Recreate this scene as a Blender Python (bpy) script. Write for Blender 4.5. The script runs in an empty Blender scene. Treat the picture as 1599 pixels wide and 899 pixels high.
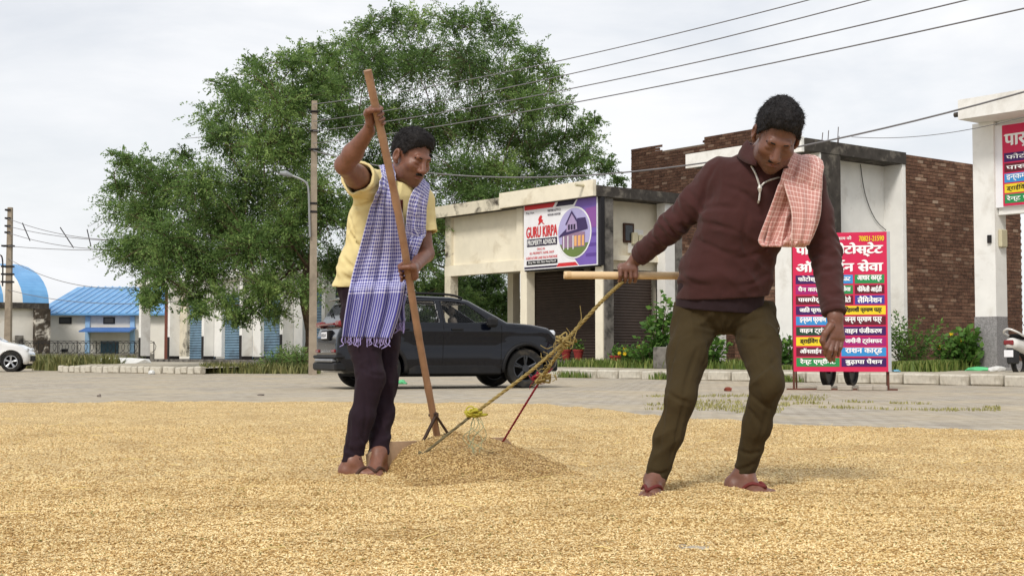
import bpy, bmesh, math, random
import numpy as np
from mathutils import Vector, Matrix

SC = bpy.context.scene
COL = SC.collection
rng = np.random.default_rng(7)
random.seed(7)
pi = math.pi

# ------------------------------------------------------------------ camera
FPX, CX, CY = 2150.0, 799.5, 449.5          # focal length and centre in photo pixels
CAMZ, HOR = 0.575, 553.0
PITCH = math.atan((HOR - CY) / FPX)
cam_d = bpy.data.cameras.new('camera')
cam_d.sensor_width = 36.0
cam_d.lens = 36.0 * FPX / 1599.0
cam_d.clip_start = 0.05
cam_d.clip_end = 3000
cam = bpy.data.objects.new('camera', cam_d)
cam.location = (0, 0, CAMZ)
cam.rotation_euler = (pi / 2 + PITCH, 0, 0)
COL.objects.link(cam)
SC.camera = cam

# ------------------------------------------------------------------ sky and sun
SUN_DIR = Vector((-0.24, -0.62, 0.68)).normalized()      # towards the sun
W = bpy.data.worlds.new('World')
SC.world = W
W.use_nodes = True
nt = W.node_tree
nt.nodes.clear()
out = nt.nodes.new('ShaderNodeOutputWorld')
bg = nt.nodes.new('ShaderNodeBackground')
bg.inputs[1].default_value = 0.1
sky = nt.nodes.new('ShaderNodeTexSky')
sky.sky_type = 'NISHITA'
sky.sun_disc = False
sky.sun_elevation = math.asin(SUN_DIR.z)
sky.sun_rotation = math.atan2(SUN_DIR.x, SUN_DIR.y)
sky.air_density = 1.0
sky.dust_density = 2.5
tc = nt.nodes.new('ShaderNodeTexCoord')
mp = nt.nodes.new('ShaderNodeMapping')
mp.inputs['Scale'].default_value = (1.0, 1.0, 3.2)
n1 = nt.nodes.new('ShaderNodeTexNoise')
n1.inputs['Scale'].default_value = 3.1
n1.inputs['Detail'].default_value = 9
n1.inputs['Roughness'].default_value = 0.58
n1.inputs['Distortion'].default_value = 0.35
r1 = nt.nodes.new('ShaderNodeValToRGB')
r1.color_ramp.elements[0].position = 0.34
r1.color_ramp.elements[0].color = (0.72, 0.72, 0.72, 1)
r1.color_ramp.elements[1].position = 0.62
r1.color_ramp.elements[1].color = (1, 1, 1, 1)
n2 = nt.nodes.new('ShaderNodeTexNoise')
n2.inputs['Scale'].default_value = 2.2
n2.inputs['Detail'].default_value = 7
r2 = nt.nodes.new('ShaderNodeValToRGB')
r2.color_ramp.elements[0].position = 0.3
r2.color_ramp.elements[0].color = (7.7, 7.95, 8.4, 1)
r2.color_ramp.elements[1].position = 0.68
r2.color_ramp.elements[1].color = (9.9, 9.92, 10.0, 1)
mx = nt.nodes.new('ShaderNodeMix')
mx.data_type = 'RGBA'
L = nt.links.new
L(tc.outputs['Generated'], mp.inputs[0])
L(mp.outputs[0], n1.inputs[0]); L(mp.outputs[0], n2.inputs[0])
L(n1.outputs[0], r1.inputs[0]); L(n2.outputs[0], r2.inputs[0])
L(r1.outputs[0], mx.inputs[0])
L(sky.outputs[0], mx.inputs[6]); L(r2.outputs[0], mx.inputs[7])
L(mx.outputs[2], bg.inputs[0]); L(bg.outputs[0], out.inputs[0])

sd = bpy.data.lights.new('sun', 'SUN')
sd.energy = 2.2
sd.angle = math.radians(14)
sd.color = (1.0, 0.95, 0.87)
sun = bpy.data.objects.new('sun', sd)
sun.rotation_euler = SUN_DIR.to_track_quat('Z', 'Y').to_euler()
sun.location = (-20, -20, 40)
COL.objects.link(sun)

SC.view_settings.view_transform = 'Standard'
SC.view_settings.look = 'None'
SC.view_settings.exposure = 0.12
SC.view_settings.gamma = 1.0
SC.view_settings.use_curve_mapping = False
SC.cycles.max_bounces = 6
SC.cycles.transparent_max_bounces = 8
SC.cycles.caustics_reflective = False
SC.cycles.caustics_refractive = False

# ------------------------------------------------------------------ geometry helpers
def P(px, py, Y):
    """world point seen at photo pixel (px,py), at distance Y from the camera plane"""
    x = (px - CX) / FPX
    y = (CY - py) / FPX
    d = np.array([x, math.cos(PITCH) - y * math.sin(PITCH), math.sin(PITCH) + y * math.cos(PITCH)])
    t = Y / d[1]
    return np.array([d[0] * t, Y, CAMZ + d[2] * t])

def pix(p):
    x, y, z = p[0], p[1], p[2] - CAMZ
    yc = y * math.cos(PITCH) + z * math.sin(PITCH)
    zc = -y * math.sin(PITCH) + z * math.cos(PITCH)
    return CX + FPX * x / yc, CY - FPX * zc / yc

def V3(*a): return np.array(a, dtype=float)
def unit(v):
    v = np.asarray(v, float)
    return v / (np.linalg.norm(v) + 1e-12)

def mesh_np(name, V, F, smooth=False, attrs=None, uv=None):
    """V (n,3), F (m,k) int arrays (or list of such)"""
    me = bpy.data.meshes.new(name)
    Fs = F if isinstance(F, list) and isinstance(F[0], np.ndarray) else [np.asarray(F)]
    Fs = [np.asarray(f, np.int32) for f in Fs if len(f)]
    V = np.asarray(V, np.float32)
    me.vertices.add(len(V))
    me.vertices.foreach_set('co', V.ravel())
    tot = sum(f.size for f in Fs)
    nf = sum(len(f) for f in Fs)
    me.loops.add(tot)
    me.loops.foreach_set('vertex_index', np.concatenate([f.ravel() for f in Fs]))
    me.polygons.add(nf)
    sizes = np.concatenate([np.full(len(f), f.shape[1], np.int32) for f in Fs])
    starts = np.concatenate([[0], np.cumsum(sizes)[:-1]]).astype(np.int32)
    me.polygons.foreach_set('loop_start', starts)
    me.polygons.foreach_set('use_smooth', np.full(nf, smooth, bool))
    me.update(calc_edges=True)
    if attrs:
        for k, a in attrs.items():
            a = np.asarray(a, np.float32)
            if a.ndim == 1:
                at = me.attributes.new(k, 'FLOAT', 'POINT'); at.data.foreach_set('value', a)
            else:
                at = me.attributes.new(k, 'FLOAT_VECTOR', 'POINT'); at.data.foreach_set('vector', a.ravel())
    return me

def root_of(o):
    while o.parent is not None: o = o.parent
    return o

def link(name, me, mat, parent=None, world=True, auto_origin=True):
    """link a mesh; world=True: mesh coordinates are world coordinates"""
    o = bpy.data.objects.new(name, me)
    COL.objects.link(o)
    if mat is not None:
        me.materials.clear(); me.materials.append(mat)
    if parent is not None:
        if world:
            r = root_of(parent)
            m = Matrix.LocRotScale(r.location, r.rotation_euler, None).inverted()
            me.transform(m)
        o.parent = parent
    elif auto_origin and len(me.vertices):
        n = len(me.vertices)
        c = np.empty(n * 3, np.float32); me.vertices.foreach_get('co', c); c = c.reshape(-1, 3)
        lo, hi = c.min(0), c.max(0)
        org = Vector(((lo[0] + hi[0]) / 2, (lo[1] + hi[1]) / 2, lo[2]))
        me.transform(Matrix.Translation(-org))
        o.location = org
    return o

def tag(o, label=None, cat=None, group=None, kind=None):
    if label: o['label'] = label
    if cat: o['category'] = cat
    if group: o['group'] = group
    if kind: o['kind'] = kind
    return o

def thing(name, label, cat, loc=(0, 0, 0), rz=0.0, group=None):
    o = bpy.data.objects.new(name, None)
    o.empty_display_size = 0.2
    COL.objects.link(o)
    o.location = Vector([float(a) for a in loc]); o.rotation_euler = (0, 0, rz)
    return tag(o, label, cat, group)

class MB:
    """collects simple solids into one mesh"""
    def __init__(s): s.v = []; s.f = []; s.n = 0
    def add(s, V, F):
        s.v.append(np.asarray(V, float)); s.f += [tuple(int(i) + s.n for i in f) for f in F]; s.n += len(V)
        return s
    def box(s, x0, x1, y0, y1, z0, z1):
        V = [(x0, y0, z0), (x1, y0, z0), (x1, y1, z0), (x0, y1, z0), (x0, y0, z1), (x1, y0, z1), (x1, y1, z1), (x0, y1, z1)]
        return s.add(V, [(3, 2, 1, 0), (4, 5, 6, 7), (0, 1, 5, 4), (1, 2, 6, 5), (2, 3, 7, 6), (3, 0, 4, 7)])
    def bbox(s, x0, x1, y0, y1, z0, z1, b):
        """box with all edges chamfered by b"""
        bm = bmesh.new()
        bmesh.ops.create_cube(bm, size=1)
        for v in bm.verts:
            v.co = Vector(((x0 + x1) / 2 + v.co.x * (x1 - x0), (y0 + y1) / 2 + v.co.y * (y1 - y0), (z0 + z1) / 2 + v.co.z * (z1 - z0)))
        bmesh.ops.bevel(bm, geom=bm.edges[:], offset=b, segments=1, affect='EDGES', clamp_overlap=True)
        bm.verts.index_update()
        V = [v.co[:] for v in bm.verts]; F = [[v.index for v in f.verts] for f in bm.faces]
        bm.free()
        return s.add(V, F)
    def prism(s, poly, axis, a0, a1):
        """poly: 2D points; axis: extrusion axis index; the other two axes in order"""
        n = len(poly); o = [i for i in range(3) if i != axis]
        V = []
        for a in (a0, a1):
            for p in poly:
                q = [0, 0, 0]; q[axis] = a; q[o[0]] = p[0]; q[o[1]] = p[1]; V.append(q)
        F = [tuple(range(n - 1, -1, -1)), tuple(range(n, 2 * n))] + [(i, (i + 1) % n, n + (i + 1) % n, n + i) for i in range(n)]
        return s.add(V, F)
    def tube(s, pts, rad, seg=8, caps=True):
        pts = [np.asarray(p, float) for p in pts]
        n = len(pts)
        if not hasattr(rad, '__len__'): rad = [rad] * n
        V = []; up = None
        for i in range(n):
            t = unit(pts[min(i + 1, n - 1)] - pts[max(i - 1, 0)])
            if up is None:
                a = V3(0, 0, 1) if abs(t[2]) < .9 else V3(1, 0, 0)
                up = unit(np.cross(np.cross(t, a), t))
            up = unit(up - t * np.dot(up, t))
            sd_ = np.cross(t, up)
            for k in range(seg):
                an = 2 * pi * k / seg
                V.append(pts[i] + rad[i] * (math.cos(an) * sd_ + math.sin(an) * up))
        F = []
        for i in range(n - 1):
            for k in range(seg):
                k2 = (k + 1) % seg
                F.append((i * seg + k, (i + 1) * seg + k, (i + 1) * seg + k2, i * seg + k2))
        if caps:
            F.append(tuple(range(seg))); F.append(tuple(range((n - 1) * seg + seg - 1, (n - 1) * seg - 1, -1)))
        return s.add(V, F)
    def cyl(s, c, r, axis, a0, a1, seg=24, r2=None):
        p0 = np.array(c, float); p1 = np.array(c, float); p0[axis] = a0; p1[axis] = a1
        return s.tube([p0, p1], [r, r if r2 is None else r2], seg)
    def ring(s, c, axis, prof, seg=28):
        """lathe: prof list of (radius, offset along axis), closed"""
        o = [i for i in range(3) if i != axis]; m = len(prof); V = []
        for k in range(seg):
            an = 2 * pi * k / seg
            for r, a in prof:
                q = [0, 0, 0]; q[axis] = c[axis] + a; q[o[0]] = c[o[0]] + r * math.cos(an); q[o[1]] = c[o[1]] + r * math.sin(an); V.append(q)
        F = []
        for k in range(seg):
            k2 = (k + 1) % seg
            for j in range(m):
                j2 = (j + 1) % m
                F.append((k * m + j, k * m + j2, k2 * m + j2, k2 * m + j))
        return s.add(V, F)
    def rot(s, ang, axis=2, c=(0, 0, 0)):
        """rotate everything collected so far"""
        R = np.array(Matrix.Rotation(ang, 3, 'XYZ'[axis])); c = np.array(c, float)
        s.v = [(v - c) @ R.T + c for v in s.v]; return s
    def move(s, d):
        s.v = [v + np.asarray(d, float) for v in s.v]; return s
    def mesh(s, name, smooth=False):
        me = bpy.data.meshes.new(name)
        me.from_pydata(np.concatenate(s.v).tolist() if s.v else [], [], s.f)
        if smooth: me.polygons.foreach_set('use_smooth', np.ones(len(me.polygons), bool))
        bm = bmesh.new(); bm.from_mesh(me); bmesh.ops.recalc_face_normals(bm, faces=bm.faces); bm.to_mesh(me); bm.free()
        me.update(); return me
    def build(s, name, mat, parent=None, world=True, smooth=False, auto=None):
        me = s.mesh(name, smooth)
        if auto:
            me.polygons.foreach_set('use_smooth', np.ones(len(me.polygons), bool))
            try: me.set_sharp_from_angle(angle=math.radians(auto))
            except Exception: pass
        return link(name, me, mat, parent, world)

def copy_thing(root):
    r = root.copy(); COL.objects.link(r)
    for ch in root.children:
        c = ch.copy(); COL.objects.link(c); c.parent = r
        for g in ch.children:
            d = g.copy(); COL.objects.link(d); d.parent = c
    return r

# ------------------------------------------------------------------ materials
class NT:
    def __init__(s, name):
        s.m = bpy.data.materials.new(name); s.m.use_nodes = True
        s.t = s.m.node_tree; s.b = s.t.nodes['Principled BSDF']; s.out = s.t.nodes['Material Output']
        s._tc = None
    def n(s, typ, **kw):
        x = s.t.nodes.new(typ)
        for k, v in kw.items(): setattr(x, k, v)
        return x
    def L(s, a, b): s.t.links.new(a, b)
    def co(s, kind='Object', scale=None):
        if s._tc is None: s._tc = s.n('ShaderNodeTexCoord')
        o = s._tc.outputs[kind]
        if scale is not None:
            m = s.n('ShaderNodeMapping'); m.inputs['Scale'].default_value = scale; s.L(o, m.inputs[0]); return m.outputs[0]
        return o
    def noise(s, co, scale, detail=4, rough=.55, dist=0):
        x = s.n('ShaderNodeTexNoise'); x.inputs['Scale'].default_value = scale; x.inputs['Detail'].default_value = detail
        x.inputs['Roughness'].default_value = rough; x.inputs['Distortion'].default_value = dist
        s.L(co, x.inputs['Vector']); return x.outputs[0]
    def ramp(s, fac, stops):
        x = s.n('ShaderNodeValToRGB'); e = x.color_ramp.elements
        while len(e) < len(stops): e.new(0.5)
        for i, (p, c) in enumerate(stops):
            e[i].position = p; e[i].color = (*c, 1) if len(c) == 3 else c
        s.L(fac, x.inputs[0]); return x.outputs[0]
    def mix(s, fac, a, b, mode='MIX'):
        x = s.n('ShaderNodeMix'); x.data_type = 'RGBA'; x.blend_type = mode
        for sock, v in ((x.inputs[0], fac), (x.inputs[6], a), (x.inputs[7], b)):
            if hasattr(v, 'is_linked'): s.L(v, sock)
            elif hasattr(v, '__len__'): sock.default_value = (*v[:3], 1)
            else: sock.default_value = v
        return x.outputs[2]
    def math(s, op, a, b=None):
        x = s.n('ShaderNodeMath'); x.operation = op
        for i, v in enumerate((a, b)):
            if v is None: continue
            if hasattr(v, 'is_linked'): s.L(v, x.inputs[i])
            else: x.inputs[i].default_value = v
        return x.outputs[0]
    def attr(s, name):
        x = s.n('ShaderNodeAttribute'); x.attribute_name = name; return x
    def bump(s, h, strength=.3, dist=.01):
        x = s.n('ShaderNodeBump'); x.inputs['Strength'].default_value = strength; x.inputs['Distance'].default_value = dist
        s.L(h, x.inputs['Height']); s.L(x.outputs[0], s.b.inputs['Normal'])
    def base(s, c):
        if hasattr(c, 'is_linked'): s.L(c, s.b.inputs['Base Color'])
        else: s.b.inputs['Base Color'].default_value = (*c, 1)
    def rough(s, r, spec=.3, metal=0):
        s.b.inputs['Roughness'].default_value = r; s.b.inputs['Specular IOR Level'].default_value = spec; s.b.inputs['Metallic'].default_value = metal
        return s

def lin(r, g, b):
    f = lambda c: (c / 255 / 12.92) if c <= 10 else ((c / 255 + .055) / 1.055) ** 2.4
    return (f(r), f(g), f(b))
def mul(c, k): return tuple(min(1, x * k) for x in c)

_MC = {}
def mat(name, col, rough=.8, var=.18, scale=6, bump=.15, bscale=60, spec=.25, metal=0, dirt=None, dscale=1.5, dlo=.5, dhi=.72, bdist=.01):
    if name in _MC: return _MC[name]
    t = NT(name); co = t.co('Object')
    a = t.noise(co, scale, 5)
    c = t.ramp(a, [(.3, mul(col, 1 - var)), (.7, mul(col, 1 + var))])
    if dirt is not None:
        d = t.noise(co, dscale, 7, .62, .4)
        c = t.mix(t.ramp(d, [(dlo, (0, 0, 0)), (dhi, (1, 1, 1))]), c, dirt)
    t.base(c); t.rough(rough, spec, metal)
    if bump: t.bump(t.noise(co, bscale, 4), bump, bdist)
    _MC[name] = t.m
    return t.m

# ------------------------------------------------------------------ noise for geometry
_NT = np.random.default_rng(3).random((32, 32, 32)).astype(np.float32) * 2 - 1
def vnoise(p, seed=0):
    """smooth value noise in [-1,1]; p (n,3)"""
    p = np.asarray(p, np.float32) + seed * 7.31
    i = np.floor(p).astype(np.int64); f = p - i; f = f * f * (3 - 2 * f)
    i0 = i & 31; i1 = (i + 1) & 31
    x0, y0, z0 = i0.T; x1, y1, z1 = i1.T; fx, fy, fz = f.T
    g = _NT
    a = g[x0, y0, z0] * (1 - fx) + g[x1, y0, z0] * fx; b = g[x0, y1, z0] * (1 - fx) + g[x1, y1, z0] * fx
    c = g[x0, y0, z1] * (1 - fx) + g[x1, y0, z1] * fx; d = g[x0, y1, z1] * (1 - fx) + g[x1, y1, z1] * fx
    return (a * (1 - fy) + b * fy) * (1 - fz) + (c * (1 - fy) + d * fy) * fz
def fbm(p, oct=4, seed=0):
    s = 0; a = 1; t = 0; p = np.asarray(p, np.float32)
    for k in range(oct):
        s = s + a * vnoise(p * 2 ** k, seed + k); t += a; a *= .5
    return s / t

# ------------------------------------------------------------------ distance-field modelling
class Field:
    def __init__(s, lo, hi, h):
        s.h = h; s.lo = np.array(lo, np.float32)
        n = np.ceil((np.array(hi) - np.array(lo)) / h).astype(int) + 1
        s.n = n; s.D = np.full(n, 1.0, np.float32)
    def grid(s, lo, hi):
        a = np.clip(np.floor((np.array(lo) - s.lo) / s.h).astype(int), 0, s.n)
        b = np.clip(np.ceil((np.array(hi) - s.lo) / s.h).astype(int) + 1, 0, s.n)
        sl = tuple(slice(x, y) for x, y in zip(a, b))
        ax = [s.lo[i] + s.h * np.arange(a[i], b[i], dtype=np.float32) for i in range(3)]
        return sl, ax[0][:, None, None], ax[1][None, :, None], ax[2][None, None, :]
    def put(s, sl, d, k, sub=False):
        if d.size == 0: return
        D = s.D[sl]
        if sub:
            hh = np.maximum(k - np.abs(D + d), 0) / max(k, 1e-6); s.D[sl] = np.maximum(D, -d) + hh * hh * k / 4
        else:
            hh = np.maximum(k - np.abs(D - d), 0) / max(k, 1e-6); s.D[sl] = np.minimum(D, d) - hh * hh * k / 4
    def cone(s, a, b, ra, rb, k=.02, side=None, fa=1., fb=1., sub=False):
        """round cone; with side: radius along 'side' is r, across it r*f"""
        a = np.asarray(a, np.float32); b = np.asarray(b, np.float32)
        R = max(ra, rb, ra * fa, rb * fb) + k + 4 * s.h
        sl, X, Y, Z = s.grid(np.minimum(a, b) - R, np.maximum(a, b) + R)
        ab = b - a; L2 = float(ab @ ab) + 1e-9
        x = X - a[0]; y = Y - a[1]; z = Z - a[2]
        t = np.clip((x * ab[0] + y * ab[1] + z * ab[2]) / L2, 0, 1)
        qx = x - t * ab[0]; qy = y - t * ab[1]; qz = z - t * ab[2]
        r = ra + (rb - ra) * t
        q2 = qx * qx + qy * qy + qz * qz
        if side is None:
            d = np.sqrt(q2) - r
        else:
            sv = unit(side).astype(np.float32)
            u2 = (qx * sv[0] + qy * sv[1] + qz * sv[2]) ** 2; w2 = np.maximum(q2 - u2, 0)
            rb_ = r * (fa + (fb - fa) * t)
            k0 = np.sqrt(u2 / r ** 2 + w2 / rb_ ** 2); k1 = np.sqrt(u2 / r ** 4 + w2 / rb_ ** 4) + 1e-6
            d = k0 * (k0 - 1) / k1
            d = np.where(k0 < .3, -np.minimum(r, rb_) * .7, d)
        s.put(sl, d.astype(np.float32), k, sub)
    def chain(s, pts, rad, k=.02, **kw):
        for i in range(len(pts) - 1): s.cone(pts[i], pts[i + 1], rad[i], rad[i + 1], k, **kw)
    def ell(s, c, r, R=None, k=.02, sub=False):
        """ellipsoid; R rows are the local axes"""
        c = np.asarray(c, np.float32); r = np.asarray(r, np.float32)
        m = float(r.max()) + k + 4 * s.h
        sl, X, Y, Z = s.grid(c - m, c + m)
        x = X - c[0]; y = Y - c[1]; z = Z - c[2]
        R = np.eye(3) if R is None else np.asarray(R)
        q = [(x * R[i][0] + y * R[i][1] + z * R[i][2]) / r[i] for i in range(3)]
        k0 = np.sqrt(q[0] ** 2 + q[1] ** 2 + q[2] ** 2)
        k1 = np.sqrt((q[0] / r[0]) ** 2 + (q[1] / r[1]) ** 2 + (q[2] / r[2]) ** 2) + 1e-6
        d = np.where(k0 < .3, -float(r.min()) * .7, k0 * (k0 - 1) / k1)
        s.put(sl, d.astype(np.float32), k, sub)
    def plane(s, p, nrm, k=.004):
        """cut away everything on the side nrm points to"""
        nrm = unit(nrm); p = np.asarray(p)
        sl, X, Y, Z = s.grid(s.lo, s.lo + s.n * s.h)
        d = (X - p[0]) * nrm[0] + (Y - p[1]) * nrm[1] + (Z - p[2]) * nrm[2]
        s.D = np.maximum(s.D, d.astype(np.float32))
    def plane_in(s, p, nrm, rad):
        """cut away the side nrm points to, only within rad of p"""
        nrm = unit(nrm); p = np.asarray(p)
        sl, X, Y, Z = s.grid(p - rad, p + rad)
        d = (X - p[0]) * nrm[0] + (Y - p[1]) * nrm[1] + (Z - p[2]) * nrm[2]
        d2 = np.sqrt((X - p[0]) ** 2 + (Y - p[1]) ** 2 + (Z - p[2]) ** 2) - rad
        s.D[sl] = np.where(d2 < 0, np.maximum(s.D[sl], d), s.D[sl])
    def warp(s, fn, band=.03):
        idx = np.nonzero(np.abs(s.D) < band)
        p = np.stack(idx, 1).astype(np.float32) * s.h + s.lo
        s.D[idx] += fn(p).astype(np.float32)
    def shell(s, th):
        s.D = np.maximum(s.D, -(s.D + th))
    def sample(s, p):
        q = (np.asarray(p) - s.lo) / s.h; i = np.floor(q).astype(int); f = q - i
        if (i < 0).any() or (i >= s.n - 1).any(): return 1.0
        c = s.D[i[0]:i[0] + 2, i[1]:i[1] + 2, i[2]:i[2] + 2]
        c = c[0] * (1 - f[0]) + c[1] * f[0]; c = c[0] * (1 - f[1]) + c[1] * f[1]
        return float(c[0] * (1 - f[2]) + c[1] * f[2])
    def hit(s, px, py, y0, y1, step=.004):
        """first surface point along the sight line through a photo pixel"""
        y = y0
        while y < y1:
            p = P(px, py, y)
            if s.sample(p) < 0: return p
            y += step
        return None
    def hit_many(s, px, py, y0, y1, step=.004):
        """distance Y of the first surface along many sight lines (nan where none)"""
        px = np.asarray(px, float); py = np.asarray(py, float)
        x = (px - CX) / FPX; y = (CY - py) / FPX
        d = np.stack([x, math.cos(PITCH) - y * math.sin(PITCH), math.sin(PITCH) + y * math.cos(PITCH)], -1); d = d / d[..., 1:2]
        res = np.full(px.shape, np.nan)
        for Yq in np.arange(y0, y1, step):
            q = d * Yq; q[..., 2] += CAMZ
            ix = np.round((q - s.lo) / s.h).astype(int); ok = ((ix >= 0) & (ix < s.n)).all(-1); ix = np.clip(ix, 0, s.n - 1)
            v = (s.D[ix[..., 0], ix[..., 1], ix[..., 2]] < 0) & ok & np.isnan(res); res[v] = Yq
        return res
    def nets(s):
        D = s.D; S = D < 0
        c = np.zeros(np.array(S.shape) - 1, np.uint8)
        for i in (0, 1):
            for j in (0, 1):
                for k in (0, 1):
                    c += S[i:S.shape[0] - 1 + i, j:S.shape[1] - 1 + j, k:S.shape[2] - 1 + k]
        idx = np.argwhere((c > 0) & (c < 8)); N = len(idx)
        cor = np.array([(i, j, k) for i in (0, 1) for j in (0, 1) for k in (0, 1)])
        val = np.stack([D[idx[:, 0] + o[0], idx[:, 1] + o[1], idx[:, 2] + o[2]] for o in cor], 1)
        acc = np.zeros((N, 3), np.float32); cnt = np.zeros(N, np.float32)
        for a in range(8):
            for b in range(a + 1, 8):
                if np.abs(cor[a] - cor[b]).sum() != 1: continue
                va, vb = val[:, a], val[:, b]; m = (va < 0) != (vb < 0)
                t = np.where(m, va / np.where(m, va - vb, 1), 0)
                acc += np.where(m[:, None], cor[a] + t[:, None] * (cor[b] - cor[a]), 0); cnt += m
        Vx = s.lo + s.h * (idx + acc / np.maximum(cnt, 1)[:, None])
        im = np.full(c.shape, -1, np.int32); im[idx[:, 0], idx[:, 1], idx[:, 2]] = np.arange(N)
        F = []
        for ax in range(3):
            o1, o2 = (ax + 1) % 3, (ax + 2) % 3
            sa = [slice(None)] * 3; sb = [slice(None)] * 3; sa[ax] = slice(0, -1); sb[ax] = slice(1, None)
            A = S[tuple(sa)]; B = S[tuple(sb)]
            e = np.argwhere(A != B)
            e = e[(e[:, o1] > 0) & (e[:, o2] > 0) & (e[:, o1] < S.shape[o1] - 1) & (e[:, o2] < S.shape[o2] - 1)]
            ins = A[e[:, 0], e[:, 1], e[:, 2]]
            q = []
            for d1, d2 in ((-1, -1), (0, -1), (0, 0), (-1, 0)):
                f = e.copy(); f[:, o1] += d1; f[:, o2] += d2; q.append(im[f[:, 0], f[:, 1], f[:, 2]])
            q = np.stack(q, 1); q[~ins] = q[~ins][:, ::-1]; F.append(q)
        F = np.concatenate(F); F = F[(F >= 0).all(1)]
        return Vx.astype(np.float32), F
    def build(s, name, mat_, parent=None, attrs=None, world=True, smooth_it=0):
        Vx, F = s.nets()
        for _ in range(smooth_it):
            A = np.zeros_like(Vx); C = np.zeros(len(Vx), np.float32)
            for i in range(4):
                a, b = F[:, i], F[:, (i + 1) % 4]
                for d in range(3): A[:, d] += np.bincount(a, Vx[b, d], len(Vx))
                C += np.bincount(a, minlength=len(Vx))
            Vx = Vx * .5 + .5 * A / np.maximum(C, 1)[:, None]
        at = {k: f(Vx) for k, f in attrs.items()} if attrs else None
        me = mesh_np(name, Vx, F, True, at)
        return link(name, me, mat_, parent, world)

def sheet(name, G, mat_, parent=None, th=.004, attrs=True, scale_uv=(1, 1), world=True, smooth=True):
    """cloth: G (nu,nv,3) grid of points -> thick sheet; attribute 'cuv' holds the cloth coordinates in metres"""
    G = np.asarray(G, np.float32); nu, nv = G.shape[:2]
    du = np.gradient(G, axis=0); dv = np.gradient(G, axis=1)
    N = np.cross(du, dv); N /= (np.linalg.norm(N, axis=2, keepdims=True) + 1e-9)
    A = (G + N * th / 2).reshape(-1, 3); B = (G - N * th / 2).reshape(-1, 3)
    i = np.arange(nu * nv).reshape(nu, nv)
    q = np.stack([i[:-1, :-1], i[1:, :-1], i[1:, 1:], i[:-1, 1:]], -1).reshape(-1, 4)
    o = nu * nv
    F = [q, q[:, ::-1] + o]
    for e in (i[0, :], i[:, -1], i[-1, ::-1], i[::-1, 0]):
        F.append(np.stack([e[:-1], e[1:], e[1:] + o, e[:-1] + o], 1))
    lu = np.concatenate([[0], np.cumsum(np.linalg.norm(np.diff(G[:, nv // 2], axis=0), axis=1))])
    uu, vv = np.meshgrid(lu, np.linspace(0, 1, nv), indexing='ij')
    cuv = np.stack([uu * scale_uv[0], vv * scale_uv[1], np.zeros_like(uu)], -1).reshape(-1, 3)
    me = mesh_np(name, np.concatenate([A, B]), np.concatenate(F), smooth, {'cuv': np.concatenate([cuv, cuv])})
    return link(name, me, mat_, parent, world)

def poly_path(pts, n):
    """Catmull-Rom resampling of a polyline (k-dim points)"""
    pts = np.asarray(pts, float); m = len(pts)
    t = np.linspace(0, m - 1, n); i = np.clip(t.astype(int), 0, m - 2); f = (t - i)[:, None]
    p0 = pts[np.maximum(i - 1, 0)]; p1 = pts[i]; p2 = pts[i + 1]; p3 = pts[np.minimum(i + 2, m - 1)]
    return .5 * (2 * p1 + (p2 - p0) * f + (2 * p0 - 5 * p1 + 4 * p2 - p3) * f ** 2 + (3 * p1 - p0 - 3 * p2 + p3) * f ** 3)

def deva(t):
    """the font gets no shaping: put the short-i sign before its consonant"""
    o = []
    for ch in t:
        if ch == '\u093f' and o:
            k = len(o) - 1
            while k >= 2 and o[k - 1] == '\u094d': k -= 2
            o.insert(k, ch)
        else: o.append(ch)
    return ''.join(o)
def text_mesh(body, bold=0.0):
    c = bpy.data.curves.new('lettering', 'FONT'); c.body = deva(body); c.resolution_u = 3
    c.offset = bold
    o = bpy.data.objects.new('lettering', c); COL.objects.link(o)
    dg = bpy.context.evaluated_depsgraph_get(); dg.update()
    me = bpy.data.meshes.new_from_object(o.evaluated_get(dg))
    bpy.data.objects.remove(o); bpy.data.curves.remove(c)
    return me
def text_fit(body, x0, x1, z0, z1, y, parent, m, bold=.015, name='lettering', shear=0):
    """lettering fitted to a box in the parent's local x/z plane, facing -y"""
    me = text_mesh(body, 0.0)
    n = len(me.vertices); v = np.empty(n * 3, np.float32); me.vertices.foreach_get('co', v); v = v.reshape(-1, 3)
    lo, hi = v.min(0), v.max(0)
    w = np.empty_like(v)
    w[:, 0] = x0 + (v[:, 0] - lo[0]) / (hi[0] - lo[0]) * (x1 - x0)
    w[:, 2] = z0 + (v[:, 1] - lo[1]) / (hi[1] - lo[1]) * (z1 - z0)
    w[:, 0] += shear * (w[:, 2] - z0)
    w[:, 1] = y
    me.vertices.foreach_set('co', w.ravel()); me.update()
    if bold:
        # heavier strokes: the same glyphs again, shifted sideways on thinly stepped layers
        e = bold * 1.1 * (z1 - z0); bm = bmesh.new()
        for k_, dx, dz in ((0, 0, 0), (1, e, e * .5), (2, -e, -e * .5)):
            n0 = len(bm.verts); bm.from_mesh(me); bm.verts.ensure_lookup_table()
            for v_ in bm.verts[n0:]: v_.co.x += dx; v_.co.z += dz; v_.co.y -= .0006 * k_
        bm.to_mesh(me); bm.free()
    return link(name, me, m, parent, world=False)

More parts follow.
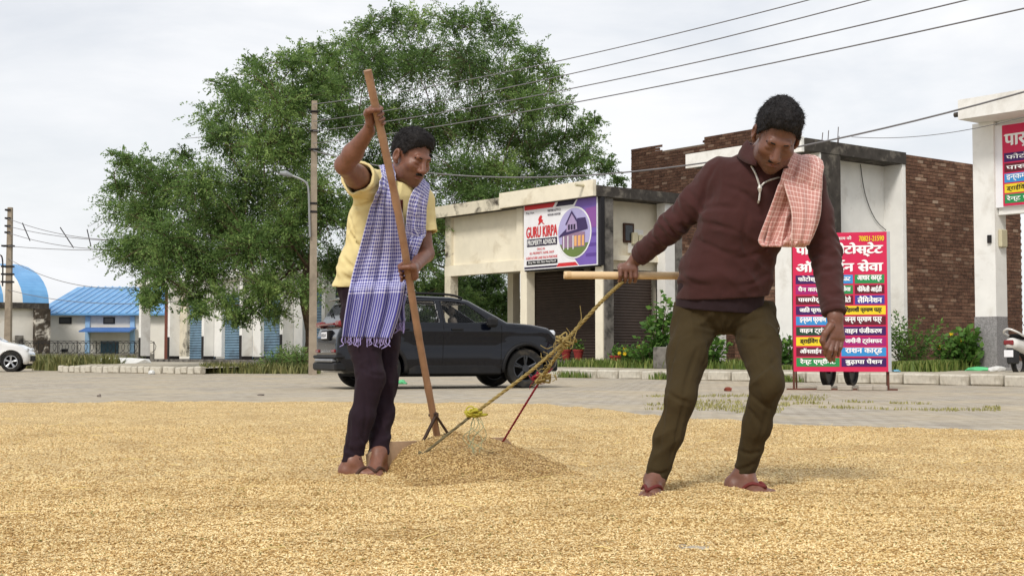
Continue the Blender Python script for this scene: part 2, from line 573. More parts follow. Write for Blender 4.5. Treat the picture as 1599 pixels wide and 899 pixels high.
# ================================================================== SETTING
SR = V3(.62, -.785, 0); SQ = V3(.785, .62, 0)       # along the street, and from the kerb towards the shops
SRZ = math.atan2(-.785, .62)
K0 = V3(4.97, 29.6, 0)
def st(s, w, z=0): return K0 + s * SR + w * SQ + V3(0, 0, z)
def s_at(px, w):
    """street coordinate s of the point at photo column px on the line w"""
    k = (px - CX) / FPX; o = K0 + w * SQ
    return (k * o[1] - o[0]) / (SR[0] - k * SR[1])
def w_at(px, s):
    k = (px - CX) / FPX; o = K0 + s * SR
    return (k * o[1] - o[0]) / (SQ[0] - k * SQ[1])

# ground
t = NT('ground_earth'); co = t.co('Object')
c = t.ramp(t.noise(co, .35, 8, .6), [(.35, lin(150, 134, 104)), (.5, lin(128, 124, 84)), (.65, lin(92, 104, 54))])
t.base(t.mix(.35, c, t.ramp(t.noise(co, 9, 4), [(.3, lin(96, 90, 60)), (.7, lin(170, 156, 124))]))); t.rough(.95, .1)
me = mesh_np('ground', [(-900, -300, 0), (900, -300, 0), (900, 1500, 0), (-900, 1500, 0)], [(0, 1, 2, 3)])
tag(link('ground', me, t.m, auto_origin=False), kind='structure')

t = NT('paved_road'); co = t.co('Object')
mp_ = t.n('ShaderNodeMapping'); mp_.inputs['Rotation'].default_value = (0, 0, -SRZ + .02); t.L(co, mp_.inputs[0])
bk = t.n('ShaderNodeTexBrick'); t.L(mp_.outputs[0], bk.inputs['Vector'])
bk.inputs['Scale'].default_value = 1.0; bk.inputs['Brick Width'].default_value = .23; bk.inputs['Row Height'].default_value = .115
bk.inputs['Mortar Size'].default_value = .008; bk.inputs['Mortar Smooth'].default_value = .4; bk.inputs['Bias'].default_value = 0
bk.inputs['Color1'].default_value = (*lin(186, 178, 164), 1); bk.inputs['Color2'].default_value = (*lin(160, 152, 140), 1)
bk.inputs['Mortar'].default_value = (*lin(122, 110, 92), 1)
d1 = t.noise(co, .55, 8, .62, .6); d2 = t.noise(co, 5.5, 5, .6)
c = t.mix(t.ramp(d1, [(.4, (0, 0, 0)), (.62, (.9, .9, .9))]), bk.outputs[0], t.ramp(d2, [(.3, lin(160, 146, 122)), (.7, lin(200, 188, 166))]))
c = t.mix(t.ramp(t.noise(co, 1.3, 6, .6), [(.56, (0, 0, 0)), (.75, (.55, .55, .55))]), c, lin(120, 110, 92))
t.base(c); t.rough(.92, .15)
t.bump(t.math('ADD', t.math('MULTIPLY', bk.outputs['Fac'], -.6), t.math('MULTIPLY', t.noise(co, 3.2, 8, .7), 2.0)), .7, .03)
M_ROAD = t.m
p = [st(-75, 0), st(70, 0), st(70, -50), st(-75, -60)]
me = mesh_np('road', [(a[0], a[1], .004) for a in p], [(0, 3, 2, 1)])
tag(link('road', me, M_ROAD, auto_origin=False), kind='structure')

M_PAVE = mat('pavement_dust', lin(178, 170, 154), .92, .14, 3, .5, 30, dirt=lin(140, 130, 108), dscale=.9, dlo=.48, dhi=.7)
M_KERB = mat('kerb_concrete', lin(196, 190, 176), .9, .13, 9, .4, 45, dirt=lin(130, 120, 102), dscale=3.0, dlo=.5, dhi=.72)
M_CONC = mat('old_concrete', lin(120, 116, 110), .92, .2, 6, .5, 50, dirt=lin(44, 42, 40), dscale=2.5, dlo=.45, dhi=.68)

# pavement in front of the shops (slopes up gently to the plinths)
def grid_sheet(name, fn, us, vs, mat_, kind):
    U, Wd = np.meshgrid(us, vs, indexing='ij')
    pts = np.array([fn(a, b) for a, b in zip(U.ravel(), Wd.ravel())])
    nu, nv = U.shape; i = np.arange(nu * nv).reshape(nu, nv)
    q = np.stack([i[:-1, :-1], i[1:, :-1], i[1:, 1:], i[:-1, 1:]], -1).reshape(-1, 4)
    return tag(link(name, mesh_np(name, pts, q, True), mat_, auto_origin=False), kind=kind)
def pave_z(w): return .185 + .05 * max(0, min(1, (w - .2) / 4)) + (.10 if w > 4.2 else 0) * 0
grid_sheet('pavement', lambda s, w: st(s, w, pave_z(w) + .012 * float(vnoise(np.array([[s * .9, w * .9, 0]]))[0])), np.linspace(-24, 40, 130), np.linspace(.12, 16, 32), M_PAVE, 'structure')

# kerb stones, right-hand kerb
kerb = thing('kerb', None, None, st(-20, 0), SRZ); del_keys = None
kerb['kind'] = 'structure'
kr = random.Random(5)
variants = []
for i in range(4):
    m = MB(); m.bbox(-.5, .5, 0, .2, 0, .215, .03)
    me = m.mesh('kerb_stone')
    for v in me.vertices: v.co += Vector((0, kr.uniform(-.006, .006), kr.uniform(-.008, .008)))
    me.materials.append(M_KERB); variants.append(me)
s = -20.0
while s < 12:
    ln = kr.uniform(.62, .82)
    o = bpy.data.objects.new('kerb_stone', variants[kr.randrange(4)]); COL.objects.link(o); o.parent = kerb
    o.location = (s + 20 + ln / 2, -.1 + kr.uniform(-.015, .015), kr.uniform(-.02, .006)); o.scale = (ln - .035, 1, 1)
    o.rotation_euler = (kr.uniform(-.05, .05), kr.uniform(-.02, .02), kr.uniform(-.03, .03))
    s += ln
# left-hand kerb and its raised pavement
LA, LB = V3(-14.6, 44.3, 0), V3(-9.0, 39.8, 0)
ld = unit(LB - LA); ln_ = V3(-ld[1], ld[0], 0)
kerb2 = thing('kerb', None, None, LA, math.atan2(ld[1], ld[0])); kerb2['kind'] = 'structure'
n = 24; st_len = np.linalg.norm(LB - LA) / n
for i in range(n):
    o = bpy.data.objects.new('kerb_stone', variants[kr.randrange(4)]); COL.objects.link(o); o.parent = kerb2
    o.location = ((i + .5) * st_len, kr.uniform(-.03, .03), kr.uniform(-.02, .01)); o.scale = (st_len - .03, 1, 1)
    o.rotation_euler = (kr.uniform(-.06, .06), 0, kr.uniform(-.04, .04))
def lpave(u, v):
    a = LA + (LB - LA) * u + ln_ * .15; b = st(-43 + 19.0 * u, 3.9)
    p = a * (1 - v) + b * v; return V3(p[0], p[1], .17 + .08 * v)
grid_sheet('pavement', lpave, np.linspace(0, 1, 20), np.linspace(0, 1, 10), M_PAVE, 'structure')

# ------------------------------------------------------------------ the spread grain
EDGE_PX = np.array([-900, -300, 0, 200, 450, 700, 850, 900, 1000, 1100, 1250, 1400, 1599, 2000, 2600])
EDGE_PY = np.array([640, 632, 629.5, 628, 628, 630.5, 632, 637, 647, 656, 663, 667, 673, 686, 700])
def edge_Y(u):
    px = CX + u * FPX
    return FPX * CAMZ / (np.interp(px, EDGE_PX, EDGE_PY) - HOR)
HA = V3(-.64, 6.42, 0); HB = V3(-.045, 6.95, 0)      # line of the scraper blade
hd = unit(HB - HA); hn = V3(hd[1], -hd[0], 0)         # hn points from the blade to the front (towards the pull)
def heap_h(x, y):
    t_ = (x - HA[0]) * hd[0] + (y - HA[1]) * hd[1]; n_ = (x - HA[0]) * hn[0] + (y - HA[1]) * hn[1]
    wob = .10 * fbm(np.stack([x * 3, y * 3, x * 0], -1).reshape(-1, 3), 3, 2).reshape(x.shape)
    tc_ = .42 - .26 * np.clip(n_, 0, 1); half = .47 + .10 * np.clip(n_, 0, 1) + wob
    half = np.where(t_ < tc_, half * (.80 + .35 * np.clip(n_, 0, .6)), half)
    a = np.clip(1 - ((t_ - tc_) / half) ** 2, 0, 1) ** .8
    f = np.clip(1 - np.clip((n_ - .03) / (.74 + wob), 0, 1), 0, 1); f = f * f * (3 - 2 * f) * .45 + f * .55
    b = np.clip((n_ + .035) / .03, 0, 1)
    return .172 * a * f * b
def bed_h(x, y):
    sh = x.shape; q = np.stack([x, y, x * 0], -1).reshape(-1, 3)
    z = .011 * fbm(q * [1.1, 3.0, 1], 4, 5) + .007 * vnoise(q * [2.6, 9, 1], 11) + .0062 * vnoise(q * [11, 16, 1], 17) + .0042 * vnoise(q * [38, 46, 1], 21)
    rid = 1 - np.abs(vnoise(q * [.9, 4.2, 1], 31)); z += .019 * np.clip(rid - .72, 0, 1) * 4 - .010 * np.clip(vnoise(q * [2.2, 3.4, 1], 41) - .45, 0, 1) * 2
    z = z.reshape(sh)
    u = x / np.maximum(y, .5)
    e = edge_Y(u) + .28 * fbm(np.stack([u * 22, u * 0, u * 0], -1).reshape(-1, 3), 3, 9).reshape(sh)
    k = np.clip((e - y) / .5, 0, 1)
    return (.017 + z) * k - .004 * (1 - k) + .0
us = np.linspace(-.60, .60, 620)
vs = np.linspace(0, 1, 560)
U, Vv = np.meshgrid(us, vs, indexing='ij')
Ye = edge_Y(U) + .45
Yg = 1.2 * (Ye / 1.2) ** (Vv ** .85)
Xg = U * Yg
Zg = bed_h(Xg, Yg)
i = np.arange(U.size).reshape(U.shape)
q = np.stack([i[:-1, :-1], i[1:, :-1], i[1:, 1:], i[:-1, 1:]], -1).reshape(-1, 4)

def grain_mat(name, lo, mid, hi, inst=False):
    t = NT(name); co = t.co('Object')
    if inst:
        oi = t.n('ShaderNodeObjectInfo')
        c = t.ramp(oi.outputs['Random'], [(0, mul(lo, .72)), (.14, lo), (.5, mid), (1, hi)])
        c = t.mix(t.ramp(oi.outputs['Random'], [(.975, (0, 0, 0)), (.98, (1, 1, 1))]), c, lin(112, 112, 48))
    else:
        vo = t.n('ShaderNodeTexVoronoi'); vo.inputs['Scale'].default_value = 165; t.L(t.co('Object', (1, .7, 1)), vo.inputs['Vector'])
        sep = t.n('ShaderNodeSeparateColor'); t.L(vo.outputs['Color'], sep.inputs[0])
        c = t.ramp(sep.outputs[0], [(0, mul(lo, .68)), (.25, lo), (.6, mid), (1, hi)])
        t.bump(t.math('ADD', t.math('MULTIPLY', vo.outputs['Distance'], -1.2), t.math('MULTIPLY', t.noise(co, 260, 2), .5)), .9, .006)
    t.rough(.6, .3)
    big = t.noise(t.n('ShaderNodeNewGeometry').outputs['Position'], 1.6, 6, .6)
    c = t.mix(t.ramp(big, [(.42, (0, 0, 0)), (.7, (.42, .42, .42))]), c, mul(lo, .72))
    t.base(c)
    return t.m
G_LO, G_MID, G_HI = lin(178, 142, 86), lin(220, 190, 132), lin(246, 226, 172)
M_BED = grain_mat('paddy_bed', G_LO, G_MID, G_HI)
M_GRAIN = grain_mat('paddy_grain', G_LO, G_MID, lin(255, 238, 190), True)
H_LO, H_MID, H_HI = lin(152, 118, 70), lin(192, 160, 104), lin(230, 203, 146)
M_HEAP = grain_mat('paddy_heap', H_LO, H_MID, H_HI)
M_GRAINH = grain_mat('paddy_heap_grain', H_LO, H_MID, lin(250, 224, 168), True)
me = mesh_np('grain_bed', np.stack([Xg, Yg, Zg], -1).reshape(-1, 3), q[:, ::-1], True)
tag(link('grain_bed', me, M_BED, auto_origin=False), 'golden paddy grain spread out to dry over the paved yard', 'grain', kind='stuff')

# heap pushed up by the scraper
gx = np.linspace(-1.55, .75, 260); gy = np.linspace(5.25, 7.35, 240)
GX, GY = np.meshgrid(gx, gy, indexing='ij')
HZ = heap_h(GX, GY)
HZ2 = HZ + np.where(HZ > .004, .006 * fbm(np.stack([GX * 22, GY * 22, GX * 0], -1).reshape(-1, 3), 3, 4).reshape(GX.shape), 0)
ZH = bed_h(GX, GY) + HZ2 - np.where(HZ < .003, .012, 0)
i = np.arange(GX.size).reshape(GX.shape)
q = np.stack([i[:-1, :-1], i[1:, :-1], i[1:, 1:], i[:-1, 1:]], -1).reshape(-1, 4)
keep = (HZ.ravel()[q] > .002).any(1)
me = mesh_np('grain_heap', np.stack([GX, GY, ZH], -1).reshape(-1, 3), q[keep], True)
tag(link('grain_heap', me, M_HEAP, auto_origin=False), 'low heap of darker fresh grain gathered in front of the scraper blade', 'grain heap', kind='stuff')

def grain_points(name, x, y, z, mat_, label, scale=1.0):
    n = len(x)
    me = bpy.data.meshes.new(name); me.vertices.add(n)
    me.vertices.foreach_set('co', np.stack([x, y, z], -1).astype(np.float32).ravel())
    rot = np.stack([rng.normal(0, .35, n), rng.normal(0, .4, n), rng.random(n) * 2 * pi], -1).astype(np.float32)
    a = me.attributes.new('rot', 'FLOAT_VECTOR', 'POINT'); a.data.foreach_set('vector', rot.ravel())
    a = me.attributes.new('size', 'FLOAT', 'POINT'); a.data.foreach_set('value', (scale * rng.uniform(.75, 1.25, n)).astype(np.float32))
    o = link(name, me, None, auto_origin=False)
    ng = bpy.data.node_groups.new(name + '_nodes', 'GeometryNodeTree')
    ng.interface.new_socket('Geometry', in_out='INPUT', socket_type='NodeSocketGeometry')
    ng.interface.new_socket('Geometry', in_out='OUTPUT', socket_type='NodeSocketGeometry')
    N = ng.nodes.new; gi = N('NodeGroupInput'); go = N('NodeGroupOutput')
    ico = N('GeometryNodeMeshIcoSphere'); ico.inputs['Radius'].default_value = 1; ico.inputs['Subdivisions'].default_value = 1
    tr = N('GeometryNodeTransform'); tr.inputs['Scale'].default_value = (.0054, .0021, .0018)
    sm = N('GeometryNodeSetMaterial'); sm.inputs['Material'].default_value = mat_
    ss = N('GeometryNodeSetShadeSmooth')
    ip = N('GeometryNodeInstanceOnPoints')
    na = N('GeometryNodeInputNamedAttribute'); na.data_type = 'FLOAT_VECTOR'; na.inputs['Name'].default_value = 'rot'
    nb = N('GeometryNodeInputNamedAttribute'); nb.data_type = 'FLOAT'; nb.inputs['Name'].default_value = 'size'
    er = N('FunctionNodeEulerToRotation')
    l = ng.links.new
    l(ico.outputs[0], tr.inputs[0]); l(tr.outputs[0], sm.inputs[0]); l(sm.outputs[0], ss.inputs[0]); l(ss.outputs[0], ip.inputs['Instance'])
    l(gi.outputs[0], ip.inputs['Points']); l(na.outputs[0], er.inputs[0]); l(er.outputs[0], ip.inputs['Rotation']); l(nb.outputs[0], ip.inputs['Scale'])
    l(ip.outputs[0], go.inputs[0])
    md = o.modifiers.new('grains', 'NODES'); md.node_group = ng
    return tag(o, label, 'grain', kind='stuff')
def bed_pts(n, y0, y1, spread):
    y = np.sqrt(rng.uniform(y0 ** 2, y1 ** 2, n)); x = rng.uniform(-.44, .44, n) * y
    k = y < edge_Y(x / y) - .05 + .4 * rng.random(n)
    return x[k], y[k]
xa, ya = bed_pts(185000, 2.9, 6.0, .44); xb, yb = bed_pts(90000, 6.0, 10.5, .44); xc, yc = bed_pts(30000, 10.5, 16.5, .44)
x = np.concatenate([xa, xb, xc]); y = np.concatenate([ya, yb, yc])
m_ = heap_h(x, y) < .003
x, y = x[m_], y[m_]
grain_points('loose_grain', x, y, bed_h(x, y) + .0018, M_GRAIN, 'loose paddy grains lying over the spread bed')
n = 42000
x = rng.uniform(-1.5, .7, n); y = rng.uniform(5.3, 7.3, n); hh = heap_h(x, y); k = hh > .003
x, y, hh = x[k], y[k], hh[k]
grain_points('loose_grain', x, y, bed_h(x, y) + hh + .003, M_GRAINH, 'loose darker grains lying over the heap')
# straw bits on the grain
m = MB()
for k in range(150):
    y_ = math.sqrt(rng.uniform(3.2 ** 2, 12 ** 2)); x_ = rng.uniform(-.4, .4) * y_
    if heap_h(np.array([x_]), np.array([y_]))[0] > .003: continue
    z_ = float(bed_h(np.array([x_]), np.array([y_]))[0]) + .005
    a = rng.uniform(0, pi); l_ = rng.uniform(.02, .07)
    d_ = V3(math.cos(a) * l_, math.sin(a) * l_, rng.uniform(-.002, .01))
    m.tube([V3(x_, y_, z_) - d_, V3(x_, y_, z_ + .003), V3(x_, y_, z_) + d_], .0016, 4)
tag(m.build('straw_bits', mat('straw', lin(228, 206, 140), .7, .2, 3, 0)), 'short bits of straw scattered on the spread grain', 'straw', kind='stuff')

# ================================================================== BUILDINGS
M_CREAM = mat('cream_paint', lin(232, 224, 204), .85, .06, 2.5, .15, 40, dirt=lin(176, 160, 130), dscale=1.1, dlo=.57, dhi=.85)
M_WHITE = mat('white_paint', lin(232, 231, 227), .85, .05, 2.5, .12, 40, dirt=lin(190, 184, 174), dscale=1.0, dlo=.55, dhi=.8)
M_FASCIA = mat('stained_fascia', lin(214, 206, 186), .88, .1, 3, .2, 40, dirt=lin(72, 66, 58), dscale=2.2, dlo=.52, dhi=.7)
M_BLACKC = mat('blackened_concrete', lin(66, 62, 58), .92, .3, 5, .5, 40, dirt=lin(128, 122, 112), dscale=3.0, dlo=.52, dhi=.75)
M_BROWNSH = mat('brown_shutter', lin(62, 50, 44), .55, .15, 4, .05, 40, spec=.4)
M_BLUESH = mat('blue_shutter', lin(104, 132, 152), .5, .12, 3, .05, 40, spec=.4, dirt=lin(70, 84, 96), dscale=1.2)
M_DARK = mat('dark_trim', lin(40, 38, 38), .7, .2, 5, .1)
M_WOOD = mat('window_wood', lin(70, 46, 34), .6, .2, 8, .1)
M_GLASSD = mat('dark_pane', lin(36, 40, 44), .12, .1, 2, 0, spec=.6)
M_TERR = mat('terrazzo', lin(140, 138, 138), .7, .35, 38, .1, 60)
M_MORTAR = mat('mortar', lin(112, 98, 84), .95, .2, 8, .4, 60)
M_PLASTIC = mat('beige_box', lin(196, 188, 160), .5, .06, 4, 0)

t = NT('brick'); oi = t.n('ShaderNodeObjectInfo'); at = t.attr('rnd')
fr = t.math('FRACT', t.math('ADD', oi.outputs['Random'], at.outputs['Fac']))
geo = t.n('ShaderNodeNewGeometry')
c = t.ramp(fr, [(0, lin(70, 55, 48)), (.35, lin(98, 75, 64)), (.6, lin(114, 88, 73)), (.90, lin(130, 104, 87)), (.96, lin(158, 134, 114)), (1, lin(180, 162, 144))])
d = t.noise(geo.outputs['Position'], .7, 7, .62)
c = t.mix(t.ramp(d, [(.38, (0, 0, 0)), (.66, (.8, .8, .8))]), c, lin(56, 47, 43))
t.base(t.mix(.3, c, t.ramp(t.noise(geo.outputs['Position'], 14, 4), [(.3, lin(70, 46, 38)), (.7, lin(160, 112, 86))]))); t.rough(.92, .15)
t.bump(t.noise(geo.outputs['Position'], 45, 4), .5, .008)
M_BRICK = t.m
M_BRICKD = M_BRICK.copy(); M_BRICKD.name = 'dark_brick'  # darker copy of the brick for the block behind the shops
for nd in M_BRICKD.node_tree.nodes:
    if nd.bl_idname == 'ShaderNodeValToRGB':
        for e_ in nd.color_ramp.elements: e_.color = (e_.color[0] * .62, e_.color[1] * .60, e_.color[2] * .60, 1)

def stb(name, label, cat, s, w, z=0.0, group=None):
    """a building Empty in the street frame; children use coordinates (s,w,z) minus this origin"""
    o = thing(name, label, cat, st(s, w, z), SRZ, group); o['_s'] = s; o['_w'] = w; o['_z'] = z
    return o
def sput(mb, name, mat_, parent, root, **kw):
    mb.move((-root['_s'], -root['_w'], -root['_z']))
    return mb.build(name, mat_, parent, world=False, **kw)
def ribbed(a0, a1, b, z0, z1, axis, pitch=.085, dep=.018, sgn=-1):
    """roller shutter: horizontal corrugation; axis 's' runs along s at w=b, 'w' runs along w at s=b"""
    m = MB(); n = max(3, int((z1 - z0) / pitch) * 2); V = []
    for i in range(n + 1):
        z = z0 + (z1 - z0) * i / n; off = b + sgn * dep * (i % 2)
        for a in (a0, a1): V.append((a, off, z) if axis == 's' else (off, a, z))
    F = [(2 * i, 2 * i + 1, 2 * i + 3, 2 * i + 2) for i in range(n)]
    m.add(V, F)
    back = b - sgn * .03
    if axis == 's': m.box(a0, a1, min(b - sgn * .012, back), max(b - sgn * .012, back), z0, z1)
    else: m.box(min(b - sgn * .012, back), max(b - sgn * .012, back), a0, a1, z0, z1)
    return m

def boxes_np(C, Hs, R=None):
    """many boxes: centres (n,3), half sizes (n,3)"""
    k = np.array([(-1, -1, -1), (1, -1, -1), (1, 1, -1), (-1, 1, -1), (-1, -1, 1), (1, -1, 1), (1, 1, 1), (-1, 1, 1)], float)
    V = (C[:, None, :] + Hs[:, None, :] * k[None]).reshape(-1, 3)
    f = np.array([(3, 2, 1, 0), (4, 5, 6, 7), (0, 1, 5, 4), (1, 2, 6, 5), (2, 3, 7, 6), (3, 0, 4, 7)])
    F = (np.arange(len(C))[:, None, None] * 8 + f[None]).reshape(-1, 4)
    return V, F
_brick_me = None
def brick_wall(root, parent, axis, a0, a1, b, z0, z1, sgn, near=300, first='low', as_parts=True, top=None, bm_=None):
    """running-bond bricks standing proud of a recessed mortar core. axis as in ribbed; sgn: outward direction"""
    global _brick_me
    L_, Hh, T, J = .235, .078, .05, .013
    C = []; Hs = []
    rows = int((z1 - z0) / (Hh + J))
    r_ = random.Random(int(abs(a0) * 100 + abs(b) * 10))
    for i in range(rows):
        z = z0 + (i + .5) * (Hh + J); a = a0 - (L_ / 2 if i % 2 else 0)
        while a < a1:
            e0, e1 = max(a, a0), min(a + L_, a1)
            if e1 - e0 > .05 and (top is None or z + Hh / 2 <= top((e0 + e1) / 2)):
                ca = (e0 + e1) / 2; pr = r_.uniform(-.006, .008)
                C.append((ca, b - sgn * (T / 2 - .012) + sgn * pr, z)); Hs.append(((e1 - e0) / 2, T / 2, Hh / 2 * r_.uniform(.93, 1.0)))
            a += L_ + J
    C = np.array(C); Hs = np.array(Hs)
    if axis == 'w': C = C[:, [1, 0, 2]]; Hs = Hs[:, [1, 0, 2]]
    org = np.array([root['_s'], root['_w'], root['_z']])
    core = MB(); bi, bo = b - sgn * .20, b - sgn * .004
    lo, hi = min(bi, bo), max(bi, bo)
    segs = 1 if top is None else 12
    for k in range(segs):
        c0 = a0 + (a1 - a0) * k / segs; c1 = a0 + (a1 - a0) * (k + 1) / segs
        zt = z0 + rows * (Hh + J) if top is None else min(top(c0 + 1e-3), top(c1 - 1e-3)) - .03
        if axis == 's': core.box(c0, c1, lo, hi, z0, zt)
        else: core.box(lo, hi, c0, c1, z0, zt)
    wall = sput(core, 'brick_wall', M_MORTAR, parent, root)
    world = np.array([st(c[0], c[1], c[2]) for c in C]); dist = np.linalg.norm(world - [0, 0, CAMZ], axis=1)
    pxs = np.array([pix(p) for p in world])
    vis = (pxs[:, 0] > -5) & (pxs[:, 0] < 1605)
    order = np.argsort(dist + np.where(vis, 0, 1000))
    part = order[:near] if as_parts else order[:0]
    rest = order[len(part):]
    if _brick_me is None:
        mm = MB(); mm.bbox(-1, 1, -1, 1, -1, 1, .04); _brick_me = mm.mesh('brick'); _brick_me.materials.append(M_BRICK)
    for i in part:
        o = bpy.data.objects.new('brick', _brick_me); COL.objects.link(o); o.parent = wall
        o.location = C[i] - org; o.scale = Hs[i]
    if len(rest):
        Vb, Fb = boxes_np(C[rest] - org, Hs[rest])
        me = mesh_np('brickwork', Vb, Fb, False, {'rnd': np.repeat(rng.random(len(rest)), 8)})
        o = link('brickwork', me, bm_ or M_BRICK, wall, world=False); o['kind'] = 'stuff'
    return wall

# ------------------------------------------------------------------ cream corner shop with the property hoarding
gL, gM, gR = s_at(694, 4), s_at(817, 4), s_at(941, 4)
G = stb('corner_shop', 'cream two-storey shop with blackened roof slab carrying the property advisor hoarding', 'building', (gL + gR) / 2, 4)
ZP = .40
m = MB(); m.box(gL - .4, gR + .25, 3.55, 10.8, .05, ZP); sput(m, 'plinth', M_CONC, G, G)
for a in (gL, gM - .15, gR - .32):
    m = MB(); m.bbox(a, a + .32, 4.0, 4.32, ZP, 3.12, .01); sput(m, 'column', M_CREAM if a != gL else M_FASCIA, G, G)
for a in (gL + .1, gM - .1, gR - 1.05):
    m = MB(); m.box(a, a + .3, 6.55, 6.85, ZP, 3.3); sput(m, 'column', M_CREAM, G, G)
m = MB(); m.box(gR - .30, gR + .004, 4.1, 4.40, 3.12, 5.05); m.box(gR - .004, gR + .05, 4.05, 4.38, ZP, 5.05); sput(m, 'concrete_column', M_CONC, G, G)
m = MB(); m.box(gL, gR - .3, 4.0, 4.28, 3.12, 3.46); m.box(gL, gR - .3, 4.28, 6.85, 3.30, 3.45); sput(m, 'floor_slab', M_CREAM, G, G)
m = MB(); m.box(gL + .3, gR - .3, 4.14, 4.26, 3.463, 5.05); sput(m, 'upper_wall', M_CREAM, G, G)
for a in (gL + .003, gM - .35):
    m = MB(); m.box(a, a + .3, 4.02, 4.139, 3.463, 5.05); sput(m, 'pilaster', M_FASCIA if a < gL + .1 else M_CREAM, G, G)
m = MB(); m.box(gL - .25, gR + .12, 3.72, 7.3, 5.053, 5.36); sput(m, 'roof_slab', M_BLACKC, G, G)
m = MB(); m.box(gL - .26, gM - .7, 3.66, 3.717, 5.03, 5.40); sput(m, 'fascia', M_FASCIA, G, G)
m = MB(); m.box(gM - .68, gR + .06, 3.60, 3.717, 5.06, 5.52); sput(m, 'fascia', M_CREAM, G, G)
m = MB(); m.cyl((gR - .35, 3.5, 5.38), .045, 1, 3.3, 3.62, 10); sput(m, 'drain_pipe', M_PLASTIC, G, G)
# ground floor shutters, set back
sput(ribbed(gM - 1.3, gR - 1.05, 5.6, ZP, 3.1, 's'), 'roller_shutter', M_BROWNSH, G, G)
m = MB(); m.box(gR - 1.05, gR - .55, 5.4, 5.62, ZP, 3.28); sput(m, 'pier', M_CREAM, G, G)
# side face: recess with window and meter board, shutter below
sw = gR - .5
m = MB(); m.box(sw - .15, sw, 4.42, 6.9, 3.05, 5.05); sput(m, 'side_wall', M_CREAM, G, G)
sput(ribbed(4.42, 6.45, sw - .05, ZP, 3.04, 'w', sgn=1), 'roller_shutter', M_BROWNSH, G, G)
wn0, wn1 = w_at(973, sw) , w_at(989, sw)
m = MB(); m.box(sw, sw + .05, wn0, wn1, 3.85, 4.42); wf = sput(m, 'window', M_WOOD, G, G)
m = MB(); m.box(sw + .05, sw + .056, wn0 + .06, wn1 - .06, 3.91, 4.36); sput(m, 'pane', M_GLASSD, wf, G)
m = MB(); m.box(sw, sw + .04, 5.45, 6.05, 3.55, 4.25); mb_ = sput(m, 'meter_board', M_WHITE, G, G)
m = MB(); m.bbox(sw + .04, sw + .15, 5.55, 5.75, 3.8, 4.15, .02); m.bbox(sw + .04, sw + .12, 5.82, 5.98, 3.85, 4.1, .02); sput(m, 'meter', M_PLASTIC, mb_, G)
m = MB(); m.box(gR - .35, gR, 6.5, 6.9, ZP, 5.05); sput(m, 'pier', M_WHITE, G, G)
m = MB(); m.box(gR - .30, gR + .01, 6.9, 7.2, ZP, 5.05); sput(m, 'concrete_column', M_CONC, G, G)
brick_wall(G, G, 'w', 7.2, 9.9, gR, ZP, 5.3, 1, as_parts=False)
m = MB(); m.box(gL + .3, gR - .35, 7.0, 7.2, ZP, 5.05); sput(m, 'inner_wall', mat('shade_toned_wall', lin(74, 64, 56), .95, .25, 3, .3), G, G)  # wall colour darkened to stand in for the deep shade under the roof

# ------------------------------------------------------------------ brick block rising behind
bs0, bs1 = s_at(987, 10), s_at(1192, 10)
B = stb('brick_building', 'taller raw brick block with ragged parapet behind the cream corner shop', 'building', (bs0 + bs1) / 2, 10)
def btop(a):
    f = (a - bs0) / (bs1 - bs0)
    if f < .24: return 7.60
    if f < .58: return 7.38
    return 7.60
brick_wall(B, B, 's', bs0, bs1, 10.0, .2, 7.7, -1, as_parts=False, top=btop, bm_=M_BRICKD)
m = MB(); m.box(bs0, bs1, 10.25, 13.0, .2, 7.1); sput(m, 'rear_wall', M_BLACKC, B, B)

# ------------------------------------------------------------------ white shop behind the standing sign
wL, wR = s_at(1072, 3.3), s_at(1285, 4)
Wb = stb('white_shop', 'white shop with blackened roof slab and brick side wall behind the pink standing sign', 'building', (wL + wR) / 2, 4)
zt = 5.72
m = MB(); m.box(wL, wR + .35, 3.55, 13, .05, ZP); sput(m, 'plinth', M_CONC, Wb, Wb)
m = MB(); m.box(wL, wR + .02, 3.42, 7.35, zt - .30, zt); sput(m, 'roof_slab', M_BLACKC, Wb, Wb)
m = MB(); m.box(wL - .02, wR - .03, 3.32, 3.416, zt - .33, zt + .03); sput(m, 'fascia', M_WHITE, Wb, Wb)
m = MB(); m.box(wR - .33, wR + .006, 4.003, 4.72, ZP, zt - .303); sput(m, 'concrete_column', M_BLACKC, Wb, Wb)
m = MB(); m.box(wR - 1.15, wR - .003, 3.94, 3.999, 3.3, zt - .303); sput(m, 'upper_wall', M_WHITE, Wb, Wb)
wr = wR - .58
wx = w_at(1418, wR)
m = MB(); m.box(wr - .15, wr, 4.72, wx, ZP, zt - .303); sput(m, 'recess_wall', M_WHITE, Wb, Wb)
m = MB(); m.box(wr, wR - .01, wx - .14, wx - .003, ZP, zt - .303); sput(m, 'return_wall', M_WHITE, Wb, Wb)
m = MB(); m.box(wR - .33, wR + .004, wx - .14, wx + .0, zt - .30 - .0, zt - .29); sput(m, 'lintel', M_BLACKC, Wb, Wb)
brick_wall(Wb, Wb, 'w', wx, 12.6, wR, ZP, zt + .02, 1, near=300)
a0, a1 = s_at(1211, 4), s_at(1245, 4)
m = MB(); m.box(a0, a1, 4.0, 4.4, ZP, 3.4); sput(m, 'column', M_WHITE, Wb, Wb)
m = MB(); m.box(wL, wL + .35, 4.0, 4.4, ZP, zt - .303); sput(m, 'column', M_WHITE, Wb, Wb)
brick_wall(Wb, Wb, 's', wL + .35, wR - .34, 4.75, ZP, zt - .32, -1, as_parts=False)
